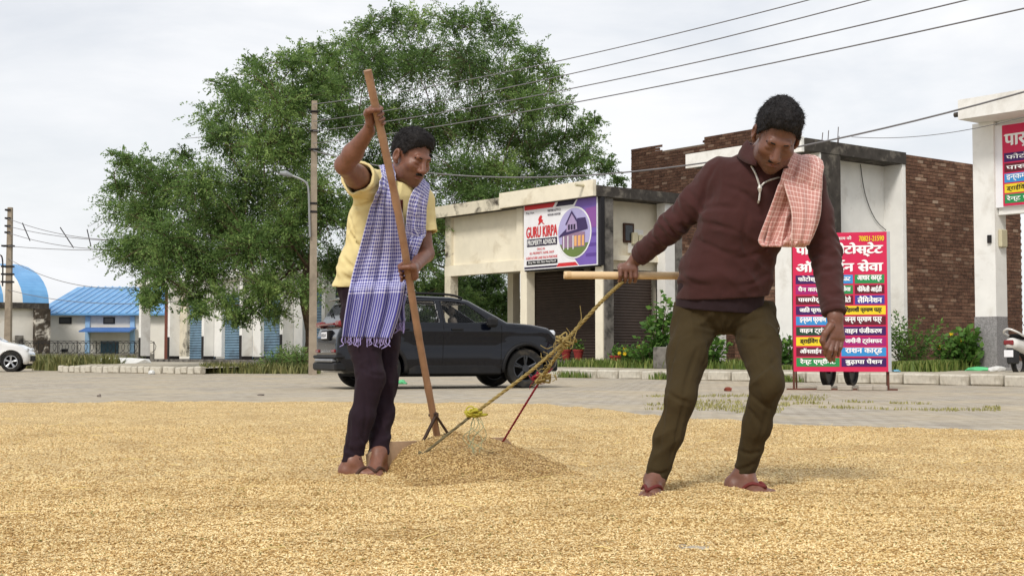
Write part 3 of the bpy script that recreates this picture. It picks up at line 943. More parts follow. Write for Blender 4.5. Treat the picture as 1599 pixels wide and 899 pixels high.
# electric meter and drooping cable on the recess wall
wm = w_at(1399, wr)
m = MB(); m.bbox(wr, wr + .12, wm - .1, wm + .1, 2.62, 2.92, .03); mt = sput(m, 'electric_meter', mat('grey_box', lin(104, 108, 110), .5, .1, 4, 0), Wb, Wb)
m = MB(); m.tube(poly_path([(wr + .03, wm - .05, 2.62), (wr + .05, wm - .02, 2.3), (wr + .04, wm + .2, 2.2), (wr + .05, wm + .35, 2.45), (wr + .03, wm + .3, 2.7)], 16), .012, 5); sput(m, 'cable', M_DARK, mt, Wb)
m = MB(); m.tube(poly_path([(wr + .03, w_at(1345, wr), zt - .33), (wr + .04, w_at(1352, wr), 4.6), (wr + .04, w_at(1370, wr), 3.95), (wr + .04, w_at(1402, wr), 3.55), (wr + .03, wx - .16, 3.5)], 18), .010, 5); sput(m, 'cable', M_DARK, Wb, Wb)
m = MB(); m.bbox(wr, wr + .08, 4.80, 4.92, 4.55, 4.95, .01); sput(m, 'switch_box', M_DARK, Wb, Wb)
for k, a in enumerate((4.4, 4.75, 5.0, 5.15)):
    m = MB(); m.tube([(wR - .3 - .1 * (k % 2), a, zt), (wR - .28 - .1 * (k % 2), a + .02, zt + .26 + .1 * (k % 3))], .010, 5); sput(m, 'rebar', M_WOOD, Wb, Wb)

# ------------------------------------------------------------------ shop at the right edge
tL = s_at(1523, 4); tC = s_at(1556, 4)
T = stb('white_shop', 'white shop at the right edge with terrazzo-footed column and pink hoarding', 'building', tL + 2, 4)
zt = 5.98
tS = s_at(1501, 3.25)
m = MB(); m.box(tS, tL + 7, 3.25, 9, zt - .42, zt); sput(m, 'roof_slab', M_WHITE, T, T)
m = MB(); m.box(tS + .2, tL + 7, 3.5, 8.8, zt, zt + .05); sput(m, 'roof_screed', M_BLACKC, T, T)
m = MB(); m.cyl((tS - .05, 3.4, zt - .28), .055, 0, tS - .18, tS + .1, 12); sput(m, 'drain_pipe', M_BLACKC, T, T)
m = MB(); m.box(tL, tC, 4.0, 4.42, 1.38, zt - .423); sput(m, 'column', M_WHITE, T, T)
m = MB(); m.box(tL - .012, tC + .012, 3.985, 4.40, ZP - .2, 1.38); m.box(tC - .1, tC + .006, 4.404, 4.43, .3, 1.2); sput(m, 'column_foot', M_TERR, T, T)
m = MB(); m.box(tC + .02, tC + 5.5, 4.12, 4.30, 3.55, zt - .423); sput(m, 'upper_wall', M_WHITE, T, T)
m = MB(); m.box(tL - .1, tL + 6, 4.45, 9, .05, ZP); m.box(tC + .03, tC + 3, 4.05, 4.447, .05, .30); sput(m, 'step', M_TERR, T, T)
brick_wall(T, T, 's', tC - .3, tC + 3.5, 6.2, ZP, 5.2, -1, as_parts=False)
m = MB(); m.bbox(tC + .003, tC + .09, 4.1, 4.34, 2.86, 3.24, .02); sput(m, 'meter_box', M_PLASTIC, T, T)
m = MB(); m.box(tC - .16, tC - .08, 3.95, 3.998, 2.95, 3.12); sput(m, 'switch', M_DARK, T, T)

# ------------------------------------------------------------------ row of shuttered shops at the left
lx = [217, 262, 315, 374, 437, 502]
ls = [s_at(a, 4) for a in lx]
R = stb('shop_row', 'row of white shops with blue roller shutters under the trees', 'building', (ls[0] + ls[-1]) / 2, 4)
m = MB(); m.box(ls[0] - .3, ls[-1] + .6, 3.6, 9, .05, .36); sput(m, 'plinth', M_CONC, R, R)
ztop = 3.75
for i in range(6):
    s0 = ls[i]
    m = MB(); m.box(s0, s0 + .24, 4.0, 4.46, .50 if i else .5, ztop); sput(m, 'fin_wall', M_WHITE, R, R)
    m = MB(); m.box(s0 - .004, s0 + .244, 3.996, 4.464, .36, .50); m.box(s0 - .004, s0 + .22, 3.992, 4.06, .5, 1.35); sput(m, 'skirting', M_DARK, R, R)
    if i == 5: break
    s1 = ls[i + 1]
    if i == 0:
        m = MB(); m.box(s1 - .9, s1 - .25, 4.25, 4.6, .36, ztop); sput(m, 'brick_pier', mat('red_render', lin(112, 66, 54), .9, .2, 12, .3), R, R)
        continue
    m = MB(); m.box(s0 + .244, s0 + .95, 4.47, 4.62, .48, ztop); sput(m, 'pier', M_WHITE if i != 1 else M_FASCIA, R, R)
    sput(ribbed(s0 + .95, s1 + .02, 4.64, .36, 3.3, 's', pitch=.11, dep=.03), 'roller_shutter', M_BLUESH, R, R)
    m = MB(); m.box(s0 + .955, s1 - .02, 4.50, 4.60, 3.1, ztop); sput(m, 'shutter_box', M_WHITE, R, R)
m = MB(); m.box(ls[0] - .1, ls[-1] + .5, 3.85, 8, ztop, ztop + .32); sput(m, 'roof_slab', M_WHITE, R, R)
m = MB(); m.box(ls[1], ls[-1] + .4, 7.6, 7.9, .36, ztop); sput(m, 'rear_wall', M_WHITE, R, R)

# ------------------------------------------------------------------ warehouse and arched shed far left
def far_thing(name, label, px, Y): return thing(name, label, 'building', (P(px, 560, Y)[0], Y, 0))
YW = 84.0
t = NT('blue_sheet'); co = t.co('Object')
wv = t.n('ShaderNodeTexWave'); wv.wave_type = 'BANDS'; wv.bands_direction = 'X'; wv.inputs['Scale'].default_value = 1.6; t.L(co, wv.inputs[0])
c = t.ramp(t.noise(co, .8, 6), [(.3, lin(86, 138, 186)), (.7, lin(112, 166, 212))])
t.base(c); t.rough(.45, .4); t.bump(wv.outputs[1], .4, .03); M_BLUEROOF = t.m
M_WALLW = mat('whitewash', lin(220, 216, 208), .9, .06, 1.5, .1, 20, dirt=lin(178, 162, 140), dscale=.6, dlo=.56, dhi=.8)
M_BLUEP = mat('blue_paint', lin(150, 186, 220), .7, .08, 3, 0)
WH = far_thing('warehouse', 'long white warehouse with sloping blue sheet roof in the distance at left', 140, YW)
def X(px, Y=YW): return P(px, 500, Y)[0]
def Zz(py, Y=YW): return P(0, py, Y)[2]
ev, rg = Zz(488), Zz(438)
m = MB(); m.box(X(58), X(330), YW, YW + 16, 0, ev); m.build('wall', M_WALLW, WH)
m = MB(); nx = 23
xs = np.linspace(X(56), X(332), nx + 1)
m.add([(X(56), YW - .5, ev - .05), (X(332), YW - .5, ev - .05), (X(332), YW + 8, rg), (X(56), YW + 8, rg), (X(56), YW + 16.5, ev - .05), (X(332), YW + 16.5, ev - .05),
       (X(56), YW - .5, ev - .17), (X(332), YW - .5, ev - .17)], [(0, 1, 2, 3), (3, 2, 5, 4), (6, 7, 1, 0)])
rf = m.build('roof', M_BLUEROOF, WH)
for k in range(1, nx):
    mm = MB(); a = xs[k]; mm.tube([(a, YW - .5, ev + .0), (a, YW + 8, rg + .03)], .05, 4); mm.build('roof_seam', mat('pale_seam', lin(150, 190, 224), .5, .05, 3, 0), rf)
for a, b_, c_, d_ in ((92.5, 112, 495, 505.5), (161.5, 179.5, 495, 505.5), (97, 107, 544.5, 549.5)):
    m = MB(); m.box(X(a), X(b_), YW - .04, YW + .05, Zz(d_), Zz(c_)); w_ = m.build('window', M_DARK, WH)
    m = MB(); m.box(X(a) + .08, X(b_) - .08, YW - .055, YW - .041, Zz(d_) + .06, Zz(c_) - .06); m.build('pane', M_GLASSD, w_)
for a in (134, 204):
    m = MB(); m.box(X(a), X(a + 7), YW - .12, YW - .002, 0, ev - .2); m.build('blue_pilaster', M_BLUEP, WH)
m = MB(); m.add([(X(136), YW - 1.6, Zz(517)), (X(214), YW - 1.6, Zz(517)), (X(214), YW - .13, Zz(511)), (X(136), YW - .13, Zz(511)),
                 (X(136), YW - 1.6, Zz(519)), (X(214), YW - 1.6, Zz(519)), (X(214), YW - .13, Zz(513)), (X(136), YW - .13, Zz(513))],
                [(0, 1, 2, 3), (4, 7, 6, 5), (0, 4, 5, 1), (1, 5, 6, 2), (2, 6, 7, 3), (3, 7, 4, 0)]); m.build('door_canopy', mat('canopy_blue', lin(70, 110, 170), .5, .1, 3, 0), WH)
m = MB(); m.box(X(158), X(186), YW - .06, YW - .003, 0, Zz(533)); m.build('door', mat('door_teal', lin(62, 88, 104), .6, .15, 3, 0), WH)
YA = 80.0
AE = P(71, 500, YA); AE[2] = 0
AR = thing('arched_shed', 'white shed with barrel-vaulted blue and white sheet roof at far left', 'building', AE, SRZ)
ze_, zr_ = P(0, 481, YA)[2], P(0, 413, YA + 5.5)[2]
m = MB(); m.box(-14, 0, -34, 0, 0, ze_); m.build('wall', M_WALLW, AR, world=False)
m = MB(); m.box(.003, .28, -34, .1, ze_ - .05, ze_ + .28); m.build('eave_beam', M_BLACKC, AR, world=False)
nseg = 18; arc = [(.25 - 7.2 * (1 - math.cos(pi * k / nseg)), ze_ + .25 + (zr_ - ze_ - .25) * math.sin(pi * k / nseg)) for k in range(nseg + 1)]
edges = [-34, -22, -12, -7, -4.0, -2.5, -1.41, .1]
for k in range(len(edges) - 1):
    m = MB(); V = []; n_ = len(arc)
    for y_ in (edges[k], edges[k + 1]):
        for (xx, zz) in arc: V.append((xx, y_, zz))
    F = [(i, i + 1, n_ + i + 1, n_ + i) for i in range(n_ - 1)] + [tuple(range(n_)), tuple(range(2 * n_ - 1, n_ - 1, -1))]
    m.add(V, F); m.build('roof_sheet', M_WALLW if k in (1, 3, 5) else M_BLUEROOF, AR, world=False, auto=40)
m = MB(); m.box(.003, .3, -1.75, -1.35, ze_ - 2.3, ze_ - 1.6); m.build('notice_box', M_CONC, AR, world=False)
m = MB(); m.box(.004, .5, -.72, .12, 0, ze_ - .06); m.build('stained_buttress', mat('soot', lin(70, 62, 54), .95, .5, 3, .3, dirt=lin(206, 200, 190), dscale=1.4, dlo=.52, dhi=.62), AR, world=False)
# boundary wall with coiled wire
YB = 72.0
BW = thing('boundary_wall', 'low stained boundary wall topped with coiled wire in front of the warehouse', 'wall', (P(120, 560, YB)[0], YB, 0))
def XB(px): return P(px, 500, YB)[0]
def ZB(py): return P(0, py, YB)[2]
m = MB(); m.box(XB(-150), XB(240), YB, YB + .25, 0, ZB(552)); m.build('wall', M_CONC, BW)
m = MB()
for k in range(40):
    c0 = XB(-150) + (XB(240) - XB(-150)) * k / 40
    m.tube([(c0 + .42 * math.sin(a), YB + .12 + .1 * math.sin(a * .5), ZB(552) + .35 - .34 * math.cos(a)) for a in np.linspace(0, 2 * pi, 12)], .014, 4, caps=False)
m.tube([(XB(-150), YB + .12, ZB(536)), (XB(240), YB + .12, ZB(535))], .014, 4)
for k in range(14):
    c0 = XB(-150) + (XB(240) - XB(-150)) * k / 13; m.tube([(c0, YB + .12, ZB(552)), (c0, YB + .1, ZB(533))], .025, 4)
m.build('coiled_wire', M_DARK, BW)

# ================================================================== POLES, LAMPS, WIRES
M_POLE = mat('pole_concrete', lin(150, 138, 122), .9, .14, 5, .4, 40, dirt=lin(110, 100, 88), dscale=1.5)
M_WIRE = mat('wire', lin(118, 116, 118), .6, .1, 3, 0)
PY_ = 38.4
pb = P(488, 585, PY_); pb[2] = 0
p1 = thing('utility_pole', 'tall concrete utility pole standing behind the dark car, with street lamp', 'pole', pb, .2)
m = MB(); a, b_ = .095, .075; zt1 = P(488, 158, PY_)[2]
m.add([(-.11, -.10, 0), (.11, -.10, 0), (.11, .10, 0), (-.11, .10, 0), (-.075, -.075, zt1), (.075, -.075, zt1), (.075, .075, zt1), (-.075, .075, zt1)],
      [(3, 2, 1, 0), (4, 5, 6, 7), (0, 1, 5, 4), (1, 2, 6, 5), (2, 3, 7, 6), (3, 0, 4, 7)])
m.build('shaft', M_POLE, p1, world=False)
def zat(py): return P(488, py, PY_)[2]
for py in (175, 205, 234, 318, 331):
    m = MB(); z_ = zat(py); r_ = .1
    m.box(-r_, r_, -r_, r_, z_ - .03, z_ + .03)
    if py < 240: m.tube([(-.16, -.12, z_), (.16, -.12, z_)], .02, 6)
    m.build('clamp', M_DARK, p1, world=False)
lamp = thing('street_lamp', 'curved grey street lamp arm fixed to the concrete pole', 'street lamp', (pb[0], PY_ - .12, zat(360)))
def LP(px, py, dy=-.16): return P(px, py, PY_ + dy)
m = MB(); m.tube(poly_path([LP(484, 370), LP(483, 335), LP(482, 300), LP(479, 287), LP(470, 280), LP(455, 274)], 20), .03, 8); m.build('arm', mat('galvanised', lin(150, 152, 152), .4, .1, 4, 0, metal=.6), lamp)
m = MB(); m.tube([LP(456, 274.5), LP(447, 271), LP(437, 270)], [.045, .085, .05], 10); m.build('lamp_head', mat('lamp_grey', lin(132, 136, 138), .45, .1, 4, 0), lamp)
PY2 = 66.0
pb2 = P(12, 560, PY2); pb2[2] = 0
p2 = thing('utility_pole', 'concrete utility pole at the far left behind the white car', 'pole', pb2, 0)
zt2 = P(12, 324, PY2)[2]
m = MB(); m.add([(-.16, -.14, 0), (.16, -.14, 0), (.16, .14, 0), (-.16, .14, 0), (-.1, -.1, zt2), (.1, -.1, zt2), (.1, .1, zt2), (-.1, .1, zt2)],
      [(3, 2, 1, 0), (4, 5, 6, 7), (0, 1, 5, 4), (1, 2, 6, 5), (2, 3, 7, 6), (3, 0, 4, 7)]); m.build('shaft', M_POLE, p2, world=False)
for py in (328, 341, 353, 363, 384, 416, 428, 440):
    z_ = P(12, py, PY2)[2]; m = MB(); l_ = .16 if py < 370 else .3
    m.box(-l_ - .05, l_ - .1, -.16, .16, z_ - .04, z_ + .04); m.build('insulator', M_DARK, p2, world=False)
m = MB(); m.tube(poly_path([(-.25, -.15, P(12, 447, PY2)[2]), (-.28, -.15, P(12, 405, PY2)[2]), (-.5, -.15, P(12, 398, PY2)[2]), (-1.0, -.15, P(12, 396, PY2)[2])], 14), .035, 6); m.build('lamp_arm', M_DARK, p2, world=False)

def wire(a, b, sag, label, r=.013, n=40, parent=None, grp='overhead wires'):
    a = np.asarray(a); b = np.asarray(b); pts = []
    for k in range(n + 1):
        f = k / n; q = a * (1 - f) + b * f; q = q - V3(0, 0, sag * 4 * f * (1 - f)); pts.append(q)
    m = MB(); m.tube(pts, r, 5); o = m.build('overhead_wire', M_WIRE)
    return tag(o, label, 'wire', grp)
FAR = st(0, 0) * 0 + V3(13.6, 15.2, 0)
tops = [('uppermost of the four wires rising to the top right', 163, (1116, 0)), ('second highest of the four wires rising to the top right', 190, (1198, 0)),
        ('third highest of the four wires rising to the top right', 205, (1292, 5)), ('lowest of the four wires rising to the top right', 224, (1422, 0))]
for k, (lab, py, (qx, qy)) in enumerate(tops):
    a = P(489, py, PY_ - .12)
    # extend the sight line to the next pole outside the frame
    yq = 24.0 - 2.2 * k
    q = P(qx, qy, yq) + V3(0, 0, .26); e = a + (q - a) * 2.2
    wire(a, e, .7, lab, r=.0105)
wA_ = P(489, 235, PY_ - .1); wB_ = P(1760, 96, 19)
wire(wA_, wB_, 1.15, 'service wire dipping behind the men from pole to right edge', r=.016)
wire(P(1330, 214, 33.5), P(1680, 158, 26), .25, 'thin sagging wire above the white shop at right', r=.008)
for k, (py, qpy, sg_) in enumerate(((341, 366, .55), (353, 371, .35), (363, 378, .5), (384, 386, .15), (403, 428, .9), (452, 465, .4))):
    labs = ['topmost wire sagging from the far left pole to the trees', 'second wire below the top at the far left pole', 'third wire from the top at the far left pole',
            'fourth wire down at the far left pole', 'lone wire above the blue warehouse roof', 'wire crossing in front of the blue warehouse roof']
    wire(P(12, py, PY2 - .1), P(330, qpy, 46.0), sg_, labs[k], r=.014)
# spacers hanging between the left-hand wires
for a, b_, l_ in (((35, 348), (47, 376), 'leftmost spacer rod hung between the far left wires'), ((94, 355), (115, 387), 'middle long spacer rod hung between the far left wires'), ((136, 358), (142, 384), 'rightmost spacer rod hung between the far left wires')):
    m = MB(); m.tube([P(*a, 62), P(*b_, 62)], .025, 5); tag(m.build('wire_spacer', M_DARK), l_, 'spacer', 'wire spacers')

# ================================================================== SIGNS
def paint(name, r, g, b, rough=.45): return mat(name, lin(r, g, b), rough, .04, 3, 0, spec=.35)
S_WHITE = paint('print_white', 236, 236, 240); S_RED = paint('print_red', 206, 52, 58); S_NAVY = paint('print_navy', 46, 38, 62)
S_PURP = paint('print_purple', 120, 96, 178); S_LAV = paint('print_lavender', 176, 170, 214); S_PINK = paint('print_pink', 206, 34, 80)
S_YEL = paint('print_yellow', 232, 206, 40); S_BLUE = paint('print_blue', 52, 140, 206); S_GREEN = paint('print_green', 40, 138, 76)
S_DGREEN = paint('print_dark_green', 28, 66, 48); S_MAG = paint('print_magenta', 158, 28, 110); S_MAR = paint('print_maroon', 96, 22, 40)
S_DPUR = paint('print_dark_purple', 62, 24, 92); S_VIO = paint('print_violet', 66, 60, 150); S_LAWN = paint('print_lawn', 108, 128, 70)
S_AMB = paint('print_amber', 232, 176, 116); S_BLACK = paint('print_black', 26, 24, 28); S_LETW = paint('letter_white', 244, 244, 244)
S_EDGE = paint('sign_edge', 170, 172, 178); S_STEEL = mat('rusty_steel', lin(96, 60, 48), .7, .3, 9, .2)

def flat(name, pts, y, m, parent):
    me = bpy.data.meshes.new(name); me.from_pydata([(a, y, b) for a, b in pts], [], [tuple(range(len(pts)))]); me.update()
    return link(name, me, m, parent, world=False)
def disc(cx, cz, rx, rz_, n=40): return [(cx + rx * math.cos(2 * pi * k / n), cz + rz_ * math.sin(2 * pi * k / n)) for k in range(n)]

# hoarding on the corner shop
w0 = 3.83
h0, h1 = s_at(819, w0), s_at(932, w0)
hw, hz0, hz1 = h1 - h0, 3.14, 5.06
H = thing('hoarding', 'white and purple property advisor hoarding with house picture on the cream corner shop', 'hoarding', st(h0, w0, hz0), SRZ)
hh_ = hz1 - hz0
m = MB(); m.box(-.03, hw + .03, 0, .16, -.03, hh_ + .03); m.build('panel', S_WHITE, H, world=False)
m = MB(); m.box(hw + .031, hw + .16, .03, .16, -.04, hh_ + .04); m.box(-.03, hw + .03, .03, .15, -.07, -.031); m.build('frame', S_BLACK, H, world=False)
U_ = lambda u: u * hw
Z_ = lambda v: v * hh_
def hf(name, pts, lay, m_): return flat(name, [(U_(a), Z_(b)) for a, b in pts], -.004 * lay, m_, H)
hf('red_band', [(0, .925), (.41, .925), (.45, 1), (0, 1)], 1, S_RED)
hf('dark_band', [(.45, .925), (.69, .925), (.735, 1), (.487, 1)], 1, S_NAVY)
hf('purple_field', [(.77, 0), (1, 0), (1, 1), (.755, 1), (.70, .88), (.70, .12)], 1, S_PURP)
hf('tower_print', [(.86, .55), (1, .55), (1, .86), (.86, .84)], 2, paint('print_mauve', 140, 86, 160))
for k in range(3): hf('tower_band', [(.86, .12 + .15 * k), (1, .12 + .15 * k), (1, .17 + .15 * k), (.86, .17 + .15 * k)], 2, paint('print_plum', 96, 70, 150))
hf('red_band', [(.46, 0), (.76, 0), (.72, .055), (.49, .055)], 1, S_RED)
hf('dark_band', [(0, 0), (.455, 0), (.475, .03), (0, .03)], 1, S_NAVY)
k_ = hh_ / hw
hf('picture_ring', disc(.706, .5, .395 * k_, .395), 3, S_WHITE)
hf('picture_sky', disc(.706, .5, .37 * k_, .37), 4, S_LAV)
hf('picture_lawn', [(a, b) for a, b in disc(.706, .5, .37 * k_, .37) if b < .34], 5, S_LAWN)
def house(name, pts, lay, m_): hf(name, [(.706 + (a - .5) * .70 * k_, .5 + (b - .5) * .70) for a, b in pts], lay, m_)
house('house_wall', [(.10, .18), (.86, .18), (.86, .5), (.12, .5)], 6, paint('print_house', 150, 122, 150))
house('house_roof', [(.0, .42), (.95, .55), (.95, .60), (.88, .80), (.62, .80), (.58, .62), (.30, .62), (.05, .47)], 7, paint('print_roof', 66, 52, 96))
house('house_gable', [(.26, .52), (.62, .56), (.60, .70), (.44, .93), (.28, .70)], 8, paint('print_gable', 170, 150, 190))
house('house_gable_roof', [(.22, .68), (.44, .98), (.66, .72), (.61, .72), (.44, .91), (.28, .69)], 9, paint('print_roof', 66, 52, 96))
for a in (.32, .41, .50): house('house_window', [(a, .56), (a + .06, .565), (a + .06, .68), (a, .675)], 9, S_NAVY)
for a, b_ in ((.52, .60), (.64, .73), (.77, .84)): house('lit_window', [(a, .20), (b_, .20), (b_, .43), (a, .42)], 8, S_AMB)
for a in (.16, .30, .47): house('porch_post', [(a, .14), (a + .03, .14), (a + .03, .44), (a, .43)], 9, S_WHITE)
def ht(body, u0, u1, v0, v1, m_, lay=4, bold=.015, **kw): return text_fit(body, U_(u0), U_(u1), Z_(v0), Z_(v1), -.004 * lay, H, m_, bold, **kw)
ht('GURU KIRPA', .035, .475, .485, .655, S_RED, bold=.03)
hf('name_strip', [(.04, .345), (.47, .345), (.47, .462), (.04, .462)], 2, S_NAVY)
ht('PROPERTY ADVISOR', .055, .455, .365, .442, S_LETW, bold=.02)
ht('DEALS IN', .19, .30, .285, .318, S_RED)
ht('ALL PROPERTY, HOME, SHOP', .08, .43, .217, .257, S_RED, bold=.02)
ht('AGRICULTURE LAND SALE & PURCHASE', .03, .475, .148, .186, S_RED, bold=.02)
hf('address_strip', [(.035, .06), (.475, .06), (.475, .125), (.035, .125)], 2, S_BLACK)
ht('Shop No. 222, New Anaj Mandi', .06, .455, .073, .112, S_LETW, bold=.015)
ht('Prop. Arun', .03, .145, .855, .89, S_NAVY); ht('98788-67713', .34, .52, .86, .895, S_NAVY); ht('90508-08308', .34, .52, .795, .83, S_NAVY)
hf('emblem', [(.20, .675), (.215, .72), (.205, .76), (.22, .80), (.245, .825), (.262, .80), (.25, .765), (.275, .74), (.262, .72), (.30, .675), (.272, .685), (.25, .715), (.235, .70), (.225, .68)], 3, S_RED)

# hoarding on the right-hand shop
w0 = 4.06
e0 = s_at(1571, w0)
H2 = thing('hoarding', 'pink photocopy shop hoarding on the white shop at the right edge', 'hoarding', st(e0, w0, 3.72), SRZ)
m = MB(); m.box(-.45, 2.6, 0, .055, -.02, 1.75); m.build('backing', S_WHITE, H2, world=False)
m = MB(); m.box(0, 2.5, -.03, -.003, 0, 1.72); m.build('panel', S_PINK, H2, world=False)
text_fit('पार्थ फोटोस्टेट', .06, 2.3, 1.18, 1.62, -.036, H2, S_LETW, .03)
for k, (bd, m_) in enumerate((('फोटोस्टेट', S_DPUR), ('पासपोर्ट', S_MAR), ('इन्कम प्रमाण', S_BLUE), ('ड्राईविंग लाईसेंस', S_YEL), ('रेन्ट एग्रीमेंट', S_GREEN))):
    z_ = .93 - k * .22
    flat('strip', [(.04, z_), (1.25, z_), (1.25, z_ + .19), (.04, z_ + .19)], -.034, m_, H2)
    text_fit(bd, .09, 1.1, z_ + .025, z_ + .165, -.038, H2, S_LETW if m_ is not S_YEL else S_BLACK, .02)
    flat('strip', [(1.28, z_), (2.45, z_), (2.45, z_ + .19), (1.28, z_ + .19)], -.034, (S_GREEN, S_BLUE, S_MAG, S_DPUR, S_VIO)[k], H2)

# standing sign on the roadside
SGX, SGY = P(1313, 605, 22.0)[0], 22.0
SG = thing('standing_sign', 'tall pink standing sign with rows of coloured strips beside the walking man', 'sign', (SGX, SGY, 0), math.radians(-15))
sz0, sz1 = .30, 2.52
hwid = .735
m = MB(); m.box(-hwid, hwid, 0, .05, sz0, sz1); m.build('panel', S_PINK, SG, world=False)
m = MB(); m.box(hwid, hwid + .05, .0, .05, sz0 + .0, sz1); m.build('side_rail', S_EDGE, SG, world=False)
for a in (-hwid - .02, hwid - .02):
    m = MB(); m.box(a, a + .035, .052, .085, 0.02, sz1 - .1); m.build('leg', S_STEEL, SG, world=False)
m = MB(); m.box(-hwid - .12, hwid + .14, .05, .09, 0.0, .03); m.build('foot_bar', S_STEEL, SG, world=False)
for a in (-hwid, hwid - .02):
    m = MB(); m.tube([(a, .085, 1.6), (a, .75, .02)], .016, 6); m.build('rear_strut', S_STEEL, SG, world=False)
SU = lambda u: -hwid + u * 2 * hwid
SV = lambda v: sz0 + v * (sz1 - sz0)
def sf(u0, u1, v0, v1, m_): return flat('strip', [(SU(u0), SV(v0)), (SU(u1), SV(v0)), (SU(u1), SV(v1)), (SU(u0), SV(v1))], -.004, m_, SG)
def stx(b_, u0, u1, v0, v1, m_=S_LETW, bold=.02): return text_fit(b_, SU(u0), SU(u1), SV(v0), SV(v1), -.008, SG, m_, bold)
stx('कोई काम की', .40, .63, .945, .975); stx('70821-21590', .71, .97, .935, .972, S_YEL, .03)
stx('पार्थ फोटोस्टेट', .04, .955, .825, .925, bold=.045); stx('एंड', .47, .53, .80, .83); stx('ऑनलाईन सेवा', .04, .955, .71, .80, bold=.045)
rows = [[('फोटोस्टेट', S_DPUR, .03, .34), ('प्रिंट आऊट', S_BLUE, .36, .64), ('आधार कार्ड', S_GREEN, .66, .97)],
        [('पैन कार्ड', S_MAG, .03, .34), ('कार्ड सेवा', S_GREEN, .36, .64), ('फैमिली आईडी', S_MAR, .66, .97)],
        [('पासपोर्ट', S_MAR, .03, .34), ('साईज फोटो', S_MAR, .36, .64), ('लैमिनेशन', S_VIO, .66, .97)],
        [('जाति प्रमाण पत्र', S_DPUR, .03, .49), ('रिहायशी प्रमाण पत्र', S_YEL, .51, .98)],
        [('इन्कम प्रमाण पत्र', S_BLUE, .03, .49), ('जन्म प्रमाण पत्र', S_MAR, .51, .98)],
        [('वाहन ट्रांसफर', S_DGREEN, .03, .49), ('वाहन पंजीकरण', S_DPUR, .51, .98)],
        [('ड्राईविंग लाईसेंस', S_YEL, .03, .49), ('जमीनी ट्रांसफर', S_MAG, .51, .98)],
        [('ऑनलाईन फार्म', S_MAR, .03, .49), ('राशन कार्ड', S_BLUE, .51, .98)],
        [('रेन्ट एग्रीमेंट', S_GREEN, .03, .49), ('बुढ़ापा पेंशन', S_DPUR, .51, .98)]]
for k, row in enumerate(rows):
    v = .662 - k * .0745
    for b_, m_, u0, u1 in row:
        sf(u0, u1, v - .03, v + .033, m_)
        pad = (u1 - u0) * .09
        stx(b_, u0 + pad, u1 - pad, v - .02, v + .028, S_BLACK if m_ is S_YEL else S_LETW, .035)
# paving blocks weighing down the foot bar
M_BLOCK = mat('grey_paver', lin(168, 160, 148), .9, .12, 10, .3)
for k, (dx, dy, rz_, lab) in enumerate(((-.28, -.12, .1, 'leftmost grey paving block on the foot bar of the pink sign'), (.03, -.16, -.15, 'middle grey paving block on the foot bar of the pink sign'),
                                    (.33, -.13, .2, 'third grey paving block along the foot bar of the pink sign'), (.56, -.10, -.05, 'rightmost grey paving block on the foot bar of the pink sign'))):
    m = MB(); m.bbox(-.11, .11, -.07, .07, 0, .08, .012); m.rot(rz_ + math.radians(-15))
    m.move((SGX + dx, SGY + dy - .26 * dx + .0, .005)); tag(m.build('paving_block', M_BLOCK), lab, 'paving block', 'paving blocks at the sign')

# ================================================================== VEHICLES
def sdpoly(px, pz, poly):
    """signed distance to a closed polygon, arrays px,pz"""
    poly = np.asarray(poly, np.float32); n = len(poly)
    d = np.full(px.shape, 1e9, np.float32); s = np.ones(px.shape, np.float32)
    j = n - 1
    for i in range(n):
        ex, ez = poly[j] - poly[i]; wx = px - poly[i][0]; wz = pz - poly[i][1]
        t_ = np.clip((wx * ex + wz * ez) / (ex * ex + ez * ez), 0, 1)
        bx = wx - ex * t_; bz = wz - ez * t_; d = np.minimum(d, bx * bx + bz * bz)
        c1 = pz >= poly[i][1]; c2 = pz < poly[j][1]; c3 = ex * wz > ez * wx
        flip = (c1 & c2 & c3) | (~c1 & ~c2 & ~c3)
        s = np.where(flip, -s, s); j = i
    return s * np.sqrt(d)
def paint_car(name, col, coat=1.0, metal=.2):
    t = NT(name); t.base(col); t.rough(.35, .12, metal)
    t.b.inputs['Coat IOR'].default_value = 1.42; t.b.inputs['Coat Weight'].default_value = coat; t.b.inputs['Coat Roughness'].default_value = .03
    co = t.co('Object'); d = t.noise(co, 3, 6)
    t.L(t.ramp(d, [(.3, (.14,) * 3), (.7, (.24,) * 3)]), t.b.inputs['Roughness'])
    sx = t.n('ShaderNodeSeparateXYZ'); t.L(co, sx.inputs[0])
    dust = t.ramp(sx.outputs[2], [(.15, (.02, .02, .02)), (.75, (.0, .0, .0))])
    t.base(t.mix(dust, col, lin(120, 108, 90)))
    return t.m
t = NT('car_glass'); t.base((.02, .022, .024)); t.rough(.03, .6); t.b.inputs['Alpha'].default_value = .22; M_CGLASS = t.m
M_TYRE = mat('tyre', lin(34, 34, 34), .8, .15, 12, .2, dirt=lin(90, 82, 70), dscale=6, dlo=.5, dhi=.8)
M_RIMD = mat('dark_rim', lin(70, 72, 76), .35, .1, 4, 0, metal=.7)
M_RIML = mat('silver_rim', lin(190, 192, 196), .3, .1, 4, 0, metal=.7)
M_CLAD = mat('black_cladding', lin(26, 26, 28), .6, .15, 8, .05, dirt=lin(60, 56, 50), dscale=2, dlo=.55, dhi=.9)
M_REDL = mat('red_lens', lin(120, 26, 30), .15, .1, 4, 0, spec=.6)
M_CLEAR = mat('clear_lens', lin(210, 214, 220), .1, .05, 4, 0, spec=.7)
M_SEAT = mat('car_seat', lin(120, 112, 104), .8, .1, 4, 0)
M_GAP = mat('panel_gap', lin(12, 12, 13), .8, .1, 4, 0)
